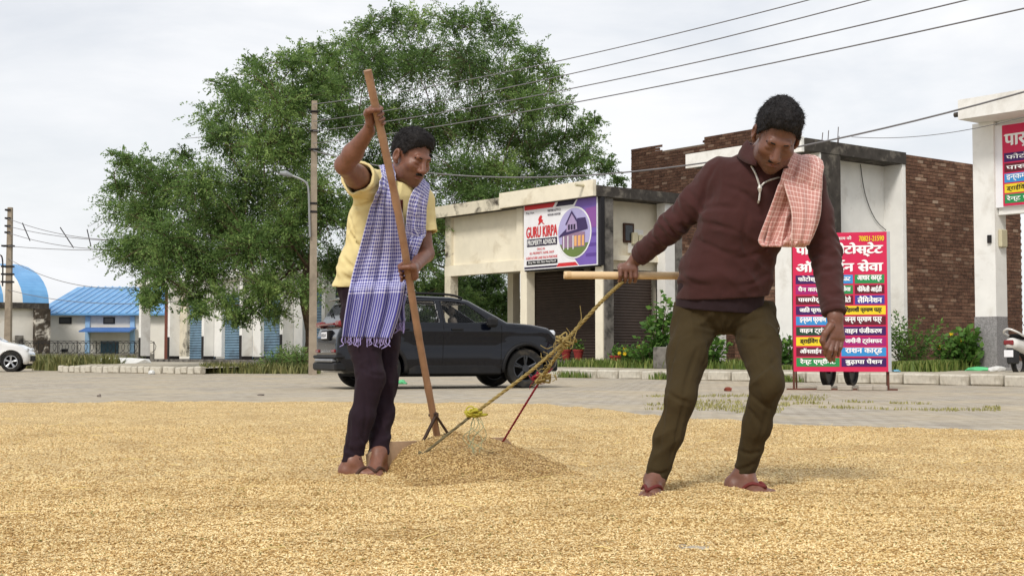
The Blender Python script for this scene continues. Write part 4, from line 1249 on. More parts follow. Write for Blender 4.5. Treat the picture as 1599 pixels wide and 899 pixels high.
M_SILV = mat('silver_trim', lin(150, 152, 156), .35, .1, 4, 0, metal=.6)

def build_car(root, prm, paint_m, rim_m, h=.016):
    body, wins = prm['body'], prm['wins']
    hw0 = prm['hw']; zb, zr = prm['belt'], prm['roof']; xw = prm['wx']; zw, rw = prm['wr'], prm['wr']
    def hw(x, z):
        a = hw0 - .13 * np.clip((x - 1.25) / .85, 0, 1.2) ** 2 - .08 * np.clip((-1.35 - x) / .65, 0, 1.2) ** 2
        a = a - prm['tumble'] * np.clip((z - zb) / (zr - zb), 0, 1.1) ** 1.15 - .05 * np.clip((.48 - z) / .3, 0, 1)
        a = a - .014 * np.exp(-((z - .72) / .10) ** 2) + .012 * np.exp(-((z - .95) / .05) ** 2)
        for w_ in xw:
            r_ = np.sqrt((x - w_) ** 2 + (z - zw) ** 2); a = a + .03 * np.clip(1 - np.abs(r_ - .42) / .22, 0, 1) * (z < .95)
        return a
    xs_ = [p[0] for p in body]; zs_ = [p[1] for p in body]
    F = Field((min(xs_) - .1, -hw0 - .12, .1), (max(xs_) + .1, hw0 + .12, max(zs_) + .1), h)
    sl, X_, Y_, Z_2 = F.grid(F.lo, F.lo + F.n * h)
    x2 = X_[:, 0, :] + 0 * Z_2[0]; z2 = Z_2[0] + 0 * X_[:, 0, :]
    d2 = sdpoly(x2, z2, body)[:, None, :]; w2 = hw(x2, z2)[:, None, :]
    a = d2 + 0 * Y_; b_ = (np.abs(Y_) - w2)
    k = .12; hh = np.maximum(k - np.abs(a - b_), 0) / k
    D = np.maximum(a, b_) + hh * hh * k / 4
    inner = np.maximum(D + .045, zb - .06 - Z_2)
    D = np.maximum(D, -inner)
    for w_ in xw:
        c_ = np.sqrt((X_ - w_) ** 2 + (Z_2 - zw) ** 2) - (rw + .055)
        c_ = np.maximum(c_, .5 - np.abs(Y_)); D = np.maximum(D, -c_)
    for wp in wins:
        wd = sdpoly(x2, z2, wp)[:, None, :]; D = np.maximum(D, -np.maximum(wd, .35 - np.abs(Y_)))
    (fx0, fz0), (fx1, fz1) = prm['wind']; (rx0, rz0), (rx1, rz1) = prm['rear']
    for (ax0, az0, ax1, az1, sg) in ((fx0, fz0, fx1, fz1, 1), (rx0, rz0, rx1, rz1, -1)):
        wy = prm['glass_w'] - .14 * (Z_2 - az0) / (az1 - az0)
        c_ = np.maximum(np.maximum(np.abs(Y_) - wy, np.maximum(az0 + .05 - Z_2, Z_2 - az1 + .05)), (ax1 - .25 * sg - X_) * sg)
        D = np.maximum(D, -c_)
    F.D = D.astype(np.float32)
    F.build('body', paint_m, root, world=False, smooth_it=2)
    # panes
    for wp in wins:
        for sg in (-1, 1):
            V = [(x_, sg * (float(hw(np.float32(x_), np.float32(z_))) - .016), z_) for x_, z_ in wp]
            me = bpy.data.meshes.new('window_pane'); me.from_pydata(V, [], [tuple(range(len(V)))]); link('window_pane', me, M_CGLASS, root, world=False)
    for nm, (ax0, az0, ax1, az1) in (('windscreen', (fx0, fz0, fx1, fz1)), ('rear_window', (rx0, rz0, rx1, rz1))):
        g0, g1 = prm['glass_w'] + .02, prm['glass_w'] - .14
        me = bpy.data.meshes.new(nm); me.from_pydata([(ax0, -g0, az0), (ax0, g0, az0), (ax1, g1, az1), (ax1, -g1, az1)], [], [(0, 1, 2, 3)])
        link(nm, me, M_CGLASS, root, world=False)
    # wheels
    first = None
    for w_ in xw:
        for sg in (-1, 1):
            yc = sg * (hw0 - .11)
            m = MB(); m.ring((w_, yc, zw), 1, [(rw * .66, -.10), (rw * .95, -.105), (rw, -.075), (rw, .075), (rw * .95, .105), (rw * .66, .10)], 36)
            wh = m.build('wheel', M_TYRE, root, world=False, auto=40)
            m = MB(); o_ = sg * .09
            m.ring((w_, yc, zw), 1, [(rw * .60, -.09), (rw * .67, -.09), (rw * .67, .09), (rw * .60, .09)], 32)
            for q_ in range(5):
                an = 2 * pi * q_ / 5 + .3
                for da in (-.12, .12):
                    m.tube([(w_ + .04 * math.cos(an), yc + o_ * .8, zw + .04 * math.sin(an)), (w_ + rw * .62 * math.cos(an + da), yc + o_, zw + rw * .62 * math.sin(an + da))], .018, 6)
            m.cyl((w_, yc, zw), .06, 1, yc + o_ * .5, yc + o_ * 1.1, 16)
            m.build('rim', rim_m, wh, world=False)
            m = MB(); m.cyl((w_, yc, zw), rw * .6, 1, yc - sg * .04, yc - sg * .06, 24); m.build('brake_disc', M_GAP, wh, world=False)
            # wheel-arch lip
            pts = []
            for an in np.linspace(-.15, pi + .15, 22):
                x_ = w_ + (rw + .075) * math.cos(an); z_ = zw + (rw + .075) * math.sin(an)
                pts.append((x_, sg * (float(hw(np.float32(x_), np.float32(z_))) + .0), z_))
            m = MB(); m.tube(pts, prm['lip'], 8); m.build('wheel_arch_trim', M_CLAD if prm['clad'] else paint_m, root, world=False, smooth=True)
    sgs = (-1, 1)
    for sg in sgs:
        if prm['clad']:
            m = MB(); x0, x1 = xw[0] + rw + .1, xw[1] - rw - .1; y0 = sg * (hw0 - .075); m.bbox(x0, x1, min(y0, y0 + sg * .07), max(y0, y0 + sg * .07), .24, .40, .02); m.build('sill_trim', M_CLAD, root, world=False)
        for x_, z0, z1 in prm['gaps']:
            m = MB(); m.tube([(x_ + .02 * math.sin((z_ - z0) * 3), sg * (float(hw(np.float32(x_), np.float32(z_))) - .002), z_) for z_ in np.linspace(z0, z1, 10)], .007, 5); m.build('door_seam', M_GAP, root, world=False)
        for x_ in prm['handles']:
            y_ = sg * (float(hw(np.float32(x_), np.float32(prm['hz']))) + .02)
            m = MB(); m.bbox(x_ - .10, x_ + .10, y_ - .015, y_ + .015, prm['hz'] - .02, prm['hz'] + .02, .01); m.build('door_handle', M_CLAD, root, world=False)
        mx_, mz_ = prm['mirror']; y_ = sg * (hw0 + .05)
        m = MB(); m.bbox(mx_ - .09, mx_ + .09, min(y_, y_ + sg * .16), max(y_, y_ + sg * .16), mz_ - .07, mz_ + .10, .04); m.bbox(mx_ - .02, mx_ + .05, min(y_ - sg * .12, y_), max(y_ - sg * .12, y_), mz_ - .06, mz_ - .02, .01); m.build('mirror', M_CLAD if prm['clad'] else paint_m, root, world=False)
    # seats
    for x_ in (-.75, .25):
        for y_ in (-.36, .36):
            S = Field((x_ - .25, y_ - .3, .8), (x_ + .25, y_ + .3, 1.5), .02)
            S.cone((x_ - .05, y_, .85), (x_ - .14, y_, 1.15), .20, .17, .05, side=(0, 1, 0), fa=.4, fb=.35); S.ell((x_ - .15, y_, 1.30), (.05, .12, .08), k=.03)
            S.build('seat', M_SEAT, root, world=False)

SUV = dict(body=[(-1.86, .26), (-1.95, .36), (-1.99, .60), (-1.97, .88), (-1.90, 1.06), (-1.86, 1.18), (-1.70, 1.46), (-1.40, 1.53), (-.6, 1.55), (0.0, 1.535), (.30, 1.485), (.95, 1.11), (1.40, 1.075), (1.70, 1.02), (1.86, .90), (1.91, .64), (1.88, .36), (1.76, .25)],
           wins=[[(-.16, 1.095), (.60, 1.095), (.56, 1.15), (.22, 1.415), (.08, 1.44), (-.20, 1.45)], [(-.91, 1.11), (-.29, 1.095), (-.33, 1.45), (-.80, 1.44)], [(-1.50, 1.16), (-.97, 1.115), (-.87, 1.43), (-1.28, 1.41)]],
           hw=.865, belt=1.08, roof=1.54, tumble=.22, wx=(-1.26, 1.26), wr=.335, wind=((.98, 1.09), (.33, 1.47)), rear=((-1.87, 1.18), (-1.705, 1.455)), glass_w=.66, lip=.034, clad=True,
           gaps=[(-.225, .42, 1.46), (.80, .42, 1.06), (-1.02, .78, 1.08)], handles=(.03, -.90), hz=.985, mirror=(.60, 1.09))
cth = math.radians(21)
car = thing('parked_car', 'dark blue-grey hatchback SUV parked behind the man with the checked scarf', 'car', (-1.25, 23.7, 0.004), cth)
M_NAVY = paint_car('navy_paint', lin(7, 10, 20), .8, 0)
build_car(car, SUV, M_NAVY, M_RIMD)
for sg in (-1, 1):
    m = MB(); m.tube(poly_path([(-1.35, sg * .58, 1.50), (-1.2, sg * .60, 1.565), (-.5, sg * .62, 1.585), (.0, sg * .62, 1.565), (.2, sg * .61, 1.51)], 20), .02, 8); m.build('roof_rail', M_CLAD, car, world=False, smooth=True)
    m = MB(); m.bbox(-1.975, -1.62, sg * .52 if sg > 0 else -.83, .83 if sg > 0 else -.52, 1.02, 1.12, .03); m.build('tail_light', M_REDL, car, world=False)
    m = MB(); m.bbox(1.58, 1.84, min(sg * .50, sg * .79), max(sg * .50, sg * .79), .88, .985, .03); m.build('headlight', M_CLEAR, car, world=False)
    m = MB(); m.bbox(-2.012, -1.97, min(sg * .45, sg * .68), max(sg * .45, sg * .68), .60, .65, .01); m.build('reflector', M_REDL, car, world=False)
m = MB(); m.bbox(-2.0, -1.93, -.52, .52, 1.05, 1.085, .01); m.build('light_bar', M_REDL, car, world=False)
m = MB(); m.bbox(-2.015, -1.9, -.26, .26, .80, .97, .02); m.build('plate_recess', M_CLAD, car, world=False)
m = MB(); m.bbox(-2.024, -2.016, -.19, .19, .83, .94, .003); pl = m.build('number_plate', S_WHITE, car, world=False)
me = text_mesh('HR 02 AV', .02); n = len(me.vertices); v = np.empty(n * 3, np.float32); me.vertices.foreach_get('co', v); v = v.reshape(-1, 3); lo_, hi_ = v.min(0), v.max(0)
w_ = np.stack([np.full(n, -2.027), .16 - (v[:, 0] - lo_[0]) / (hi_[0] - lo_[0]) * .32, .855 + (v[:, 1] - lo_[1]) / (hi_[1] - lo_[1]) * .06], -1)
me.vertices.foreach_set('co', w_.astype(np.float32).ravel()); link('plate_lettering', me, S_BLACK, pl, world=False)
m = MB(); m.bbox(-2.03, -1.82, -.80, .80, .30, .44, .03); m.bbox(-2.02, -1.85, -.82, .82, .50, .56, .02); m.build('rear_bumper_trim', M_CLAD, car, world=False)
m = MB(); m.bbox(-2.04, -1.9, -.62, .62, .445, .495, .015); m.build('skid_plate', M_SILV, car, world=False)
m = MB(); m.bbox(-1.82, -1.60, -.52, .52, 1.475, 1.515, .015); m.build('roof_spoiler', M_NAVY, car, world=False)
m = MB(); m.bbox(1.74, 1.92, -.70, .70, .28, .46, .03); m.build('front_bumper_trim', M_CLAD, car, world=False)
m = MB(); m.box(-1.6, 1.7, -.55, .55, .20, .30); m.build('underbody', M_GAP, car, world=False)
m = MB(); m.tube([(-1.88, .02, 1.19), (-1.84, .30, 1.28)], .012, 6); m.build('rear_wiper', M_GAP, car, world=False)

SED = dict(body=[(-2.0, .26), (-2.12, .40), (-2.15, .75), (-2.08, .96), (-1.5, 1.02), (-1.05, 1.36), (-.6, 1.45), (.05, 1.45), (.35, 1.38), (1.0, 1.0), (1.5, .89), (1.76, .76), (1.88, .58), (1.88, .36), (1.78, .24)],
           wins=[[(-.12, 1.03), (.72, 1.02), (.25, 1.33), (-.16, 1.37)], [(-.95, 1.04), (-.22, 1.03), (-.25, 1.37), (-.72, 1.35)]],
           hw=.85, belt=1.0, roof=1.45, tumble=.24, wx=(-1.28, 1.30), wr=.325, wind=((1.02, 1.0), (.38, 1.37)), rear=((-1.48, 1.03), (-1.08, 1.34)), glass_w=.62, lip=.012, clad=False,
           gaps=[(-.19, .40, 1.36), (.85, .40, .98)], handles=(.02, -.95), hz=.90, mirror=(.68, 1.03))
wy_ = 45.0
wpos = P(17, 582, wy_)
wth = math.radians(12)
off = np.array([1.30 * math.cos(wth) + .74 * math.sin(wth), 1.30 * math.sin(wth) - .74 * math.cos(wth)])
car2 = thing('parked_car', 'white saloon car cut off by the left edge, only its front showing', 'car', (wpos[0] - off[0], wy_ - off[1], 0.004), wth)
M_CARW = paint_car('white_car_paint', lin(226, 226, 226), 1.0, 0)
build_car(car2, SED, M_CARW, M_RIML, .022)
for sg in (-1, 1):
    m = MB(); m.bbox(1.48, 1.83, min(sg * .45, sg * .78), max(sg * .45, sg * .78), .66, .78, .03); m.build('headlight', M_CLEAR, car2, world=False)
m = MB(); m.bbox(1.78, 1.90, -.55, .55, .34, .52, .02); m.build('grille', M_CLAD, car2, world=False)
m = MB(); m.box(-1.7, 1.8, -.55, .55, .2, .3); m.build('underbody', M_GAP, car2, world=False)

# motorcycle hidden behind the standing sign
def two_wheel(m, x, r, w, z): m.ring((x, 0, z), 1, [(r * .82, -w), (r * .96, -w), (r, 0), (r * .96, w), (r * .82, w)], 28)
mc = thing('motorcycle', 'dark motorcycle mostly hidden behind the pink standing sign', 'motorcycle', (P(1318, 600, 24.0)[0], 24.3, .004), math.radians(58))
M_BLK = mat('black_metal', lin(30, 30, 32), .4, .1, 5, 0, spec=.5)
for x_ in (-.62, .62):
    m = MB(); two_wheel(m, x_, .30, .05, .30); wh = m.build('wheel', M_TYRE, mc, world=False, auto=50)
    m = MB()
    for q_ in range(6):
        an = q_ * pi / 3; m.tube([(x_, 0, .30), (x_ + .25 * math.cos(an), 0, .30 + .25 * math.sin(an))], .010, 5)
    m.cyl((x_, 0, .3), .24, 1, -.012, .012, 24)
    m.cyl((x_, 0, .3), .06, 1, -.06, .06, 12); m.build('rim', M_BLK, wh, world=False)
m = MB(); m.tube(poly_path([(-.62, .08, .30), (-.2, .08, .42), (.1, .05, .45), (.32, .03, .80)], 12), .025, 6); m.tube(poly_path([(-.62, -.08, .30), (-.2, -.08, .42), (.1, -.05, .45), (.32, -.03, .80)], 12), .025, 6); m.build('frame', M_BLK, mc, world=False)
S = Field((-.3, -.2, .5), (.5, .2, 1.1), .02); S.ell((.12, 0, .80), (.26, .13, .12), k=.03); S.build('fuel_tank', mat('tank_black', lin(28, 28, 34), .25, .1, 4, 0, spec=.6), mc, world=False)
S = Field((-.85, -.25, .5), (.1, .25, 1.0), .02); S.cone((-.65, 0, .80), (-.15, 0, .76), .12, .12, .04, side=(0, 1, 0), fa=.4, fb=.4); S.build('seat', M_GAP, mc, world=False)
S = Field((-.3, -.25, .15), (.4, .25, .7), .02); S.ell((.05, 0, .42), (.18, .13, .15), k=.03); S.build('engine', M_RIMD, mc, world=False)
m = MB(); m.tube([(.62, .07, .30), (.36, .07, .92)], .022, 6); m.tube([(.62, -.07, .30), (.36, -.07, .92)], .022, 6); m.build('fork', M_RIML, mc, world=False)
m = MB(); m.tube(poly_path([(.26, -.36, 1.0), (.34, -.2, 1.02), (.36, 0, .95), (.34, .2, 1.02), (.26, .36, 1.0)], 14), .014, 6); m.build('handlebar', M_BLK, mc, world=False)
S = Field((.3, -.2, .7), (.6, .2, 1.05), .02); S.ell((.46, 0, .88), (.08, .09, .09), k=.02); S.build('headlight', M_CLEAR, mc, world=False)

# scooter seen from behind at the right edge
sp = P(1610, 580, 28.0); sp[2] = .16
sc_ = thing('scooter', 'white scooter seen from behind at the right edge of the pavement', 'scooter', sp, math.radians(38))
m = MB(); two_wheel(m, -.42, .23, .05, .23); m.build('wheel', M_TYRE, sc_, world=False, auto=50)
m = MB(); two_wheel(m, .72, .23, .05, .23); m.build('wheel', M_TYRE, sc_, world=False, auto=50)
M_SCW = paint_car('scooter_white', lin(214, 212, 208), .8, 0)
S = Field((-.9, -.4, .1), (1.0, .4, 1.2), .02)
S.cone((-.66, 0, .62), (-.05, 0, .52), .13, .17, .06, side=(0, 0, 1), fa=1.15, fb=1.0); S.cone((-.1, 0, .36), (.45, 0, .30), .10, .10, .08, side=(0, 1, 0), fa=.6, fb=.6)
S.cone((.48, 0, .28), (.42, 0, .95), .20, .16, .05, side=(0, 1, 0), fa=.3, fb=.3); S.build('body', M_SCW, sc_, world=False, smooth_it=1)
S = Field((-.8, -.3, .6), (.2, .3, .95), .02); S.cone((-.55, 0, .78), (.0, 0, .74), .14, .13, .04, side=(0, 1, 0), fa=.35, fb=.35); S.build('seat', M_GAP, sc_, world=False)
m = MB(); m.tube(poly_path([(-.5, -.16, .78), (-.72, -.15, .86), (-.80, 0, .92), (-.72, .15, .86), (-.5, .16, .78)], 18), .022, 8); m.build('grab_rail', M_SCW, sc_, world=False, smooth=True)
m = MB(); m.bbox(-.815, -.76, -.11, .11, .60, .70, .02); m.build('tail_light', M_REDL, sc_, world=False)
m = MB(); m.bbox(-.80, -.785, -.10, .10, .36, .50, .004); m.build('number_plate', S_WHITE, sc_, world=False)
m = MB(); m.bbox(-.78, -.5, -.07, .07, .22, .56, .03); m.build('mudguard', M_BLK, sc_, world=False)
m = MB(); m.tube(poly_path([(.30, -.34, 1.02), (.38, -.15, 1.04), (.40, 0, 1.0), (.38, .15, 1.04), (.30, .34, 1.02)], 14), .016, 6); m.build('handlebar', M_BLK, sc_, world=False)

# ================================================================== PEOPLE
def frame(f, u):
    f = unit(f); r = unit(np.cross(f, unit(u))); u = np.cross(r, f); return np.stack([r, f, u])

def skin_mat(name, col):
    t = NT(name); co = t.co('Object')
    c = t.mix(.5, t.ramp(t.noise(co, 12, 6, .65), [(.3, mul(col, .72)), (.7, mul(col, 1.22))]), t.ramp(t.noise(co, 70, 4, .6), [(.3, mul(col, .75)), (.7, mul(col, 1.22))]))
    st_ = t.attr('stub'); lp = t.attr('lip')
    c = t.mix(t.math('MULTIPLY', st_.outputs['Fac'], .55), c, mul(col, .32))
    c = t.mix(t.math('MULTIPLY', lp.outputs['Fac'], .6), c, lin(126, 70, 66))
    t.base(c); t.rough(.44, .45)
    t.b.inputs['Subsurface Weight'].default_value = .06; t.b.inputs['Subsurface Radius'].default_value = (.01, .004, .002)
    t.bump(t.noise(co, 160, 3), .12, .003)
    return t.m
M_SKIN1 = skin_mat('brown_skin', lin(122, 82, 66)); M_SKIN2 = skin_mat('dark_skin', lin(114, 77, 63))
def hair_mat(name, c):
    t = NT(name); co = t.co('Object'); t.base(t.ramp(t.noise(co, 90, 3), [(.3, mul(c, .5)), (.7, mul(c, 1.9))])); t.rough(.6, .2); t.bump(t.noise(co, 240, 2), .6, .004); return t.m
M_HAIR = hair_mat('black_hair', lin(26, 23, 23))
def cloth_mat(name, col, wr=.12, weave=420, fuzz=.25, rough=.95):
    t = NT(name); co = t.co('Object')
    c = t.ramp(t.noise(co, 5, 6, .6), [(.3, mul(col, 1 - wr)), (.7, mul(col, 1 + wr))]); t.base(c); t.rough(rough, .15)
    t.b.inputs['Sheen Weight'].default_value = fuzz; t.b.inputs['Sheen Roughness'].default_value = .6
    t.bump(t.math('ADD', t.noise(co, weave, 2), t.math('MULTIPLY', t.noise(co, 24, 5), 1.2)), .3, .004)
    return t.m
def check_mat(name, ground, line, sp, wl, stripe_from=None, line2=None):
    """woven check from the cloth coordinates in 'cuv'"""
    t = NT(name); a = t.attr('cuv'); s_ = t.n('ShaderNodeSeparateXYZ'); t.L(a.outputs['Vector'], s_.inputs[0])
    nz = t.noise(t.co('Object'), 30, 2)
    def ln(o, sp_): 
        f = t.math('FRACT', t.math('ADD', t.math('DIVIDE', o, sp_), t.math('MULTIPLY', nz, .12))); return t.math('LESS_THAN', f, wl)
    lu, lv = ln(s_.outputs[0], sp), ln(s_.outputs[1], sp)
    if stripe_from is not None:
        lu = t.math('MULTIPLY', lu, t.math('LESS_THAN', s_.outputs[0], stripe_from))
    m1 = t.math('MULTIPLY', t.math('ADD', lu, lv), .5)
    c = t.ramp(m1, [(0, ground), (.5, tuple((a_ * .45 + b_ * .55) for a_, b_ in zip(ground, line))), (1, line)])
    big = t.noise(t.co('Object'), 7, 4)
    c = t.mix(t.ramp(big, [(.4, (0, 0, 0)), (.75, (.25, .25, .25))]), c, mul(ground, .6))
    t.base(c); t.rough(.95, .1); t.b.inputs['Sheen Weight'].default_value = .2
    t.bump(t.noise(t.co('Object'), 300, 2), .3, .003)
    return t.m
M_MAROON = cloth_mat('maroon_knit', lin(66, 38, 37), fuzz=.08); M_OLIVE = cloth_mat('olive_cotton', lin(60, 50, 31), .14, fuzz=.02)
M_UNDER = cloth_mat('dark_undershirt', lin(46, 34, 38), fuzz=.03); M_YELLOW = cloth_mat('pale_yellow_cotton', lin(222, 206, 152), .06, fuzz=.05)
M_PLUM = cloth_mat('dark_plum_trousers', lin(38, 27, 35), .12, fuzz=.02)
M_PINKCHK = check_mat('pink_check', lin(190, 136, 128), lin(240, 216, 208), .021, .20)
M_BLUECHK = check_mat('blue_check', lin(74, 72, 152), lin(220, 220, 240), .018, .40, stripe_from=.95)
M_ZIP = mat('zip_metal', lin(190, 186, 180), .4, .1, 40, .1, metal=.3)
M_FLIP = mat('red_rubber', lin(106, 46, 44), .7, .15, 10, 0); M_SANDAL = mat('brown_rubber', lin(72, 52, 44), .7, .2, 10, 0)

def add_head(F, c, R, s=1.0, k=.012):
    L_ = lambda x, y, z: c + s * (x * R[0] + y * R[1] + z * R[2])
    E_ = lambda p, r, k_=k, sub=False: F.ell(L_(*p), np.array(r) * s, R, k_ * s, sub)
    E_((0, -.018, .035), (.074, .098, .088)); E_((0, .035, -.028), (.060, .062, .088), .02)
    E_((0, .042, -.078), (.046, .048, .036), .025); E_((0, .074, -.100), (.022, .018, .018), .02)
    for sx in (-1, 1):
        E_((sx * .040, .062, -.020), (.024, .026, .022), .02)                       # cheekbone
        E_((sx * .052, .015, -.070), (.014, .040, .030), .025)                      # jaw angle
    F.cone(L_(-.030, .082, .024), L_(.030, .082, .024), .014 * s, .014 * s, .012 * s)  # brow
    for sx in (-1, 1):
        E_((sx * .031, .101, .000), (.019, .016, .013), .012, True)                  # eye socket
        E_((sx * .031, .079, .000), (.016, .013, .012), .005)                        # lidded eye
        F.cone(L_(sx * .016, .089, -.006), L_(sx * .046, .080, -.006), .0035 * s, .003 * s, .003)  # lash line
    F.cone(L_(0, .088, .014), L_(0, .112, -.030), .010 * s, .0145 * s, .010 * s)       # nose
    for sx in (-1, 1): E_((sx * .012, .103, -.034), (.0095, .012, .009), .006)
    for sx in (-1, 1): E_((sx * .007, .110, -.044), (.004, .006, .005), .003, True)
    F.cone(L_(-.019, .084, -.060), L_(.019, .084, -.060), .0065 * s, .0065 * s, .008 * s); E_((0, .091, -.058), (.016, .008, .006), .006)
    E_((0, .090, -.070), (.019, .009, .0065), .005); F.cone(L_(-.022, .094, -.0645), L_(.022, .094, -.0645), .0028 * s, .0028 * s, .003, sub=True)
    for sx in (-1, 1):
        E_((sx * .081, -.008, -.004), (.011, .021, .033), .006); E_((sx * .087, -.002, .000), (.007, .011, .018), .005, True)
        E_((sx * .075, .000, -.034), (.008, .010, .010), .006)
    return L_
def head_attrs(c, R, s):
    def loc(v): q = (v - c) @ R.T / s; return q
    def stub(v):
        q = loc(v.astype(np.float64)); x, y, z = q.T
        a = np.clip((-.036 - z) / .02, 0, 1) * np.clip((y - .0) / .03, 0, 1) * (z > -.135) * (np.abs(x) < .075)
        a = a * (1 - np.clip(1 - np.hypot(x / .022, (z + .064) / .011), 0, 1))
        return np.clip(a, 0, 1) * .8
    def lip(v):
        q = loc(v.astype(np.float64)); x, y, z = q.T
        return np.clip(1.5 - 1.5 * np.hypot(x / .024, (z + .0645) / .0105), 0, 1) * (y > .07)
    return {'stub': stub, 'lip': lip}
def add_hair(c, R, s, parent, thick=.014, top=.012, h=.0035, seed=1, noise=.0028):
    F = Field(c - .19 * s, c + .19 * s, h)
    L_ = lambda x, y, z: c + s * (x * R[0] + y * R[1] + z * R[2])
    F.ell(L_(0, -.020, .038), np.array([.075 + thick, .099 + thick, .089 + thick + top * .3]) * s, R, .01)
    F.ell(L_(0, .030, .090 + top * .3), np.array([.062, .055, .034 + top]) * s, R, .03)          # mass above the forehead
    for sx in (-1, 1): F.cone(L_(sx * .070, .034, .03), L_(sx * .069, .033, -.012), .010 * s, .006 * s, .006)   # sideburns
    q0 = L_(0, .085, .072); nrm = .60 * R[1] - .80 * R[2]
    idx = np.nonzero(np.abs(F.D) < .5); p = np.stack(idx, 1) * h + F.lo
    lc = (p - c) @ R.T / s
    w_ = .012 * vnoise(lc * 60, 3) 
    d = (lc[:, 1] - .085) * .60 - (lc[:, 2] - .086) * .80 - .010 * np.clip(np.abs(lc[:, 0]) / .07, 0, 1) ** 2 * (lc[:, 1] > .02) + w_ * .5
    side = np.clip((np.abs(lc[:, 0]) - .055) / .02, 0, 1) * (lc[:, 1] > -.01) * (lc[:, 1] < .045)
    d = d - .010 * side
    ear = .040 - np.sqrt(((np.abs(lc[:, 0]) - .083) / 1.0) ** 2 + ((lc[:, 1] + .004) / .85) ** 2 + ((lc[:, 2] + .004) / 1.1) ** 2); d = np.maximum(d, ear)
    F.D[idx] = np.maximum(F.D[idx], (d * s).astype(np.float32))
    F.warp(lambda p: noise * (vnoise((p - c) * 95, seed) + .7 * vnoise((p - c) * 190, seed + 2)) - .002 + .005 * vnoise((p - c) * 34, seed + 5), .02)
    hm = F.build('hair', M_HAIR, parent)
    # short strands that break up the outline
    r_ = np.random.default_rng(seed); n = len(hm.data.vertices); v = np.empty(n * 3, np.float32); hm.data.vertices.foreach_get('co', v); v = v.reshape(-1, 3); nn = np.empty(n * 3, np.float32); hm.data.vertices.foreach_get('normal', nn); nn = nn.reshape(-1, 3)
    org = np.array(root_of(parent).location)
    lc = (v + org - c) @ R.T / s
    ok = np.nonzero((((nn @ (R[2] * 1.0)) > -.55) & ((nn * (v + org - c)).sum(1) > .03)))[0]; k = r_.choice(ok, 7000)
    fl = .55 * R[1] - .35 * R[2]; tg = fl[None] + r_.normal(0, .55, (7000, 3)); tg -= nn[k] * (tg * nn[k]).sum(1, keepdims=True); tg /= np.linalg.norm(tg, axis=1, keepdims=True)
    ln_ = r_.uniform(.010, .030, (7000, 1)) * s; d = tg * .8 + nn[k] * r_.uniform(.05, .38, (7000, 1)); sd_ = np.cross(d, nn[k]); sd_ /= np.linalg.norm(sd_, axis=1, keepdims=True) + 1e-6
    a = v[k] - nn[k] * .002; V = np.stack([a - sd_ * .0009, a + sd_ * .0009, a + d * ln_], 1).reshape(-1, 3)
    link('hair_strands', mesh_np('hair_strands', V, np.arange(21000).reshape(-1, 3)), M_HAIR, hm, world=False)
def brows(c, R, s, parent, mous=True):
    L_ = lambda x, y, z: c + s * (x * R[0] + y * R[1] + z * R[2])
    for sx in (-1, 1):
        m = MB(); m.tube([L_(sx * .015, .094, .0225), L_(sx * .030, .093, .0255), L_(sx * .047, .079, .019)], [.0036 * s, .0044 * s, .0022 * s], 6); m.build('eyebrow', M_HAIR, parent, smooth=True)
    if mous:
        m = MB(); m.tube([L_(-.027, .082, -.058), L_(-.013, .094, -.051), L_(0, .0985, -.0495), L_(.013, .094, -.051), L_(.027, .082, -.058)], [.002 * s, .0066 * s, .0056 * s, .0066 * s, .002 * s], 7); m.build('moustache', M_HAIR, parent, smooth=True)

def grip(F, C, A, R_, Pd, sgn, wrist, thumb=1, s=1.0):
    """fist closed round a bar: C on the bar axis, A axis direction, Pd from the axis to the palm"""
    A = unit(A); Pd = unit(Pd - A * np.dot(A, Pd)); Q = np.cross(A, Pd) * sgn
    D_ = lambda ph, r, o: C + A * o + r * (math.cos(math.radians(ph)) * Pd + math.sin(math.radians(ph)) * Q)
    pc = D_(5, R_ + .022, 0)
    F.cone(wrist, pc, .027 * s, .034 * s, .015, side=A, fa=.75, fb=.55)
    F.cone(D_(-18, R_ + .018, -.024), D_(-18, R_ + .018, .024), .019 * s, .019 * s, .012); F.cone(D_(28, R_ + .020, -.030), D_(28, R_ + .020, .030), .016 * s, .016 * s, .010)
    for i, o in enumerate((-.034, -.0115, .0115, .033)):
        l = (1.0, 1.06, 1.03, .9)[i] if thumb > 0 else (.9, 1.03, 1.06, 1.0)[i]
        pts = [D_(32, R_ + .024, o), D_(84 * l, R_ + .019, o * 1.02), D_(140 * l, R_ + .0115, o), D_(196 * l, R_ + .010, o * .97)]
        F.chain(pts, [.0102 * s, .0094 * s, .0086 * s, .0076 * s], .0012)
    o = -.034 * thumb
    F.chain([D_(-30, R_ + .022, o * .6), D_(-72, R_ + .020, o * 1.1), D_(-118, R_ + .014, o * 1.2), D_(-160, R_ + .011, o * 1.05)], [.016 * s, .0125 * s, .011 * s, .009 * s], .006)

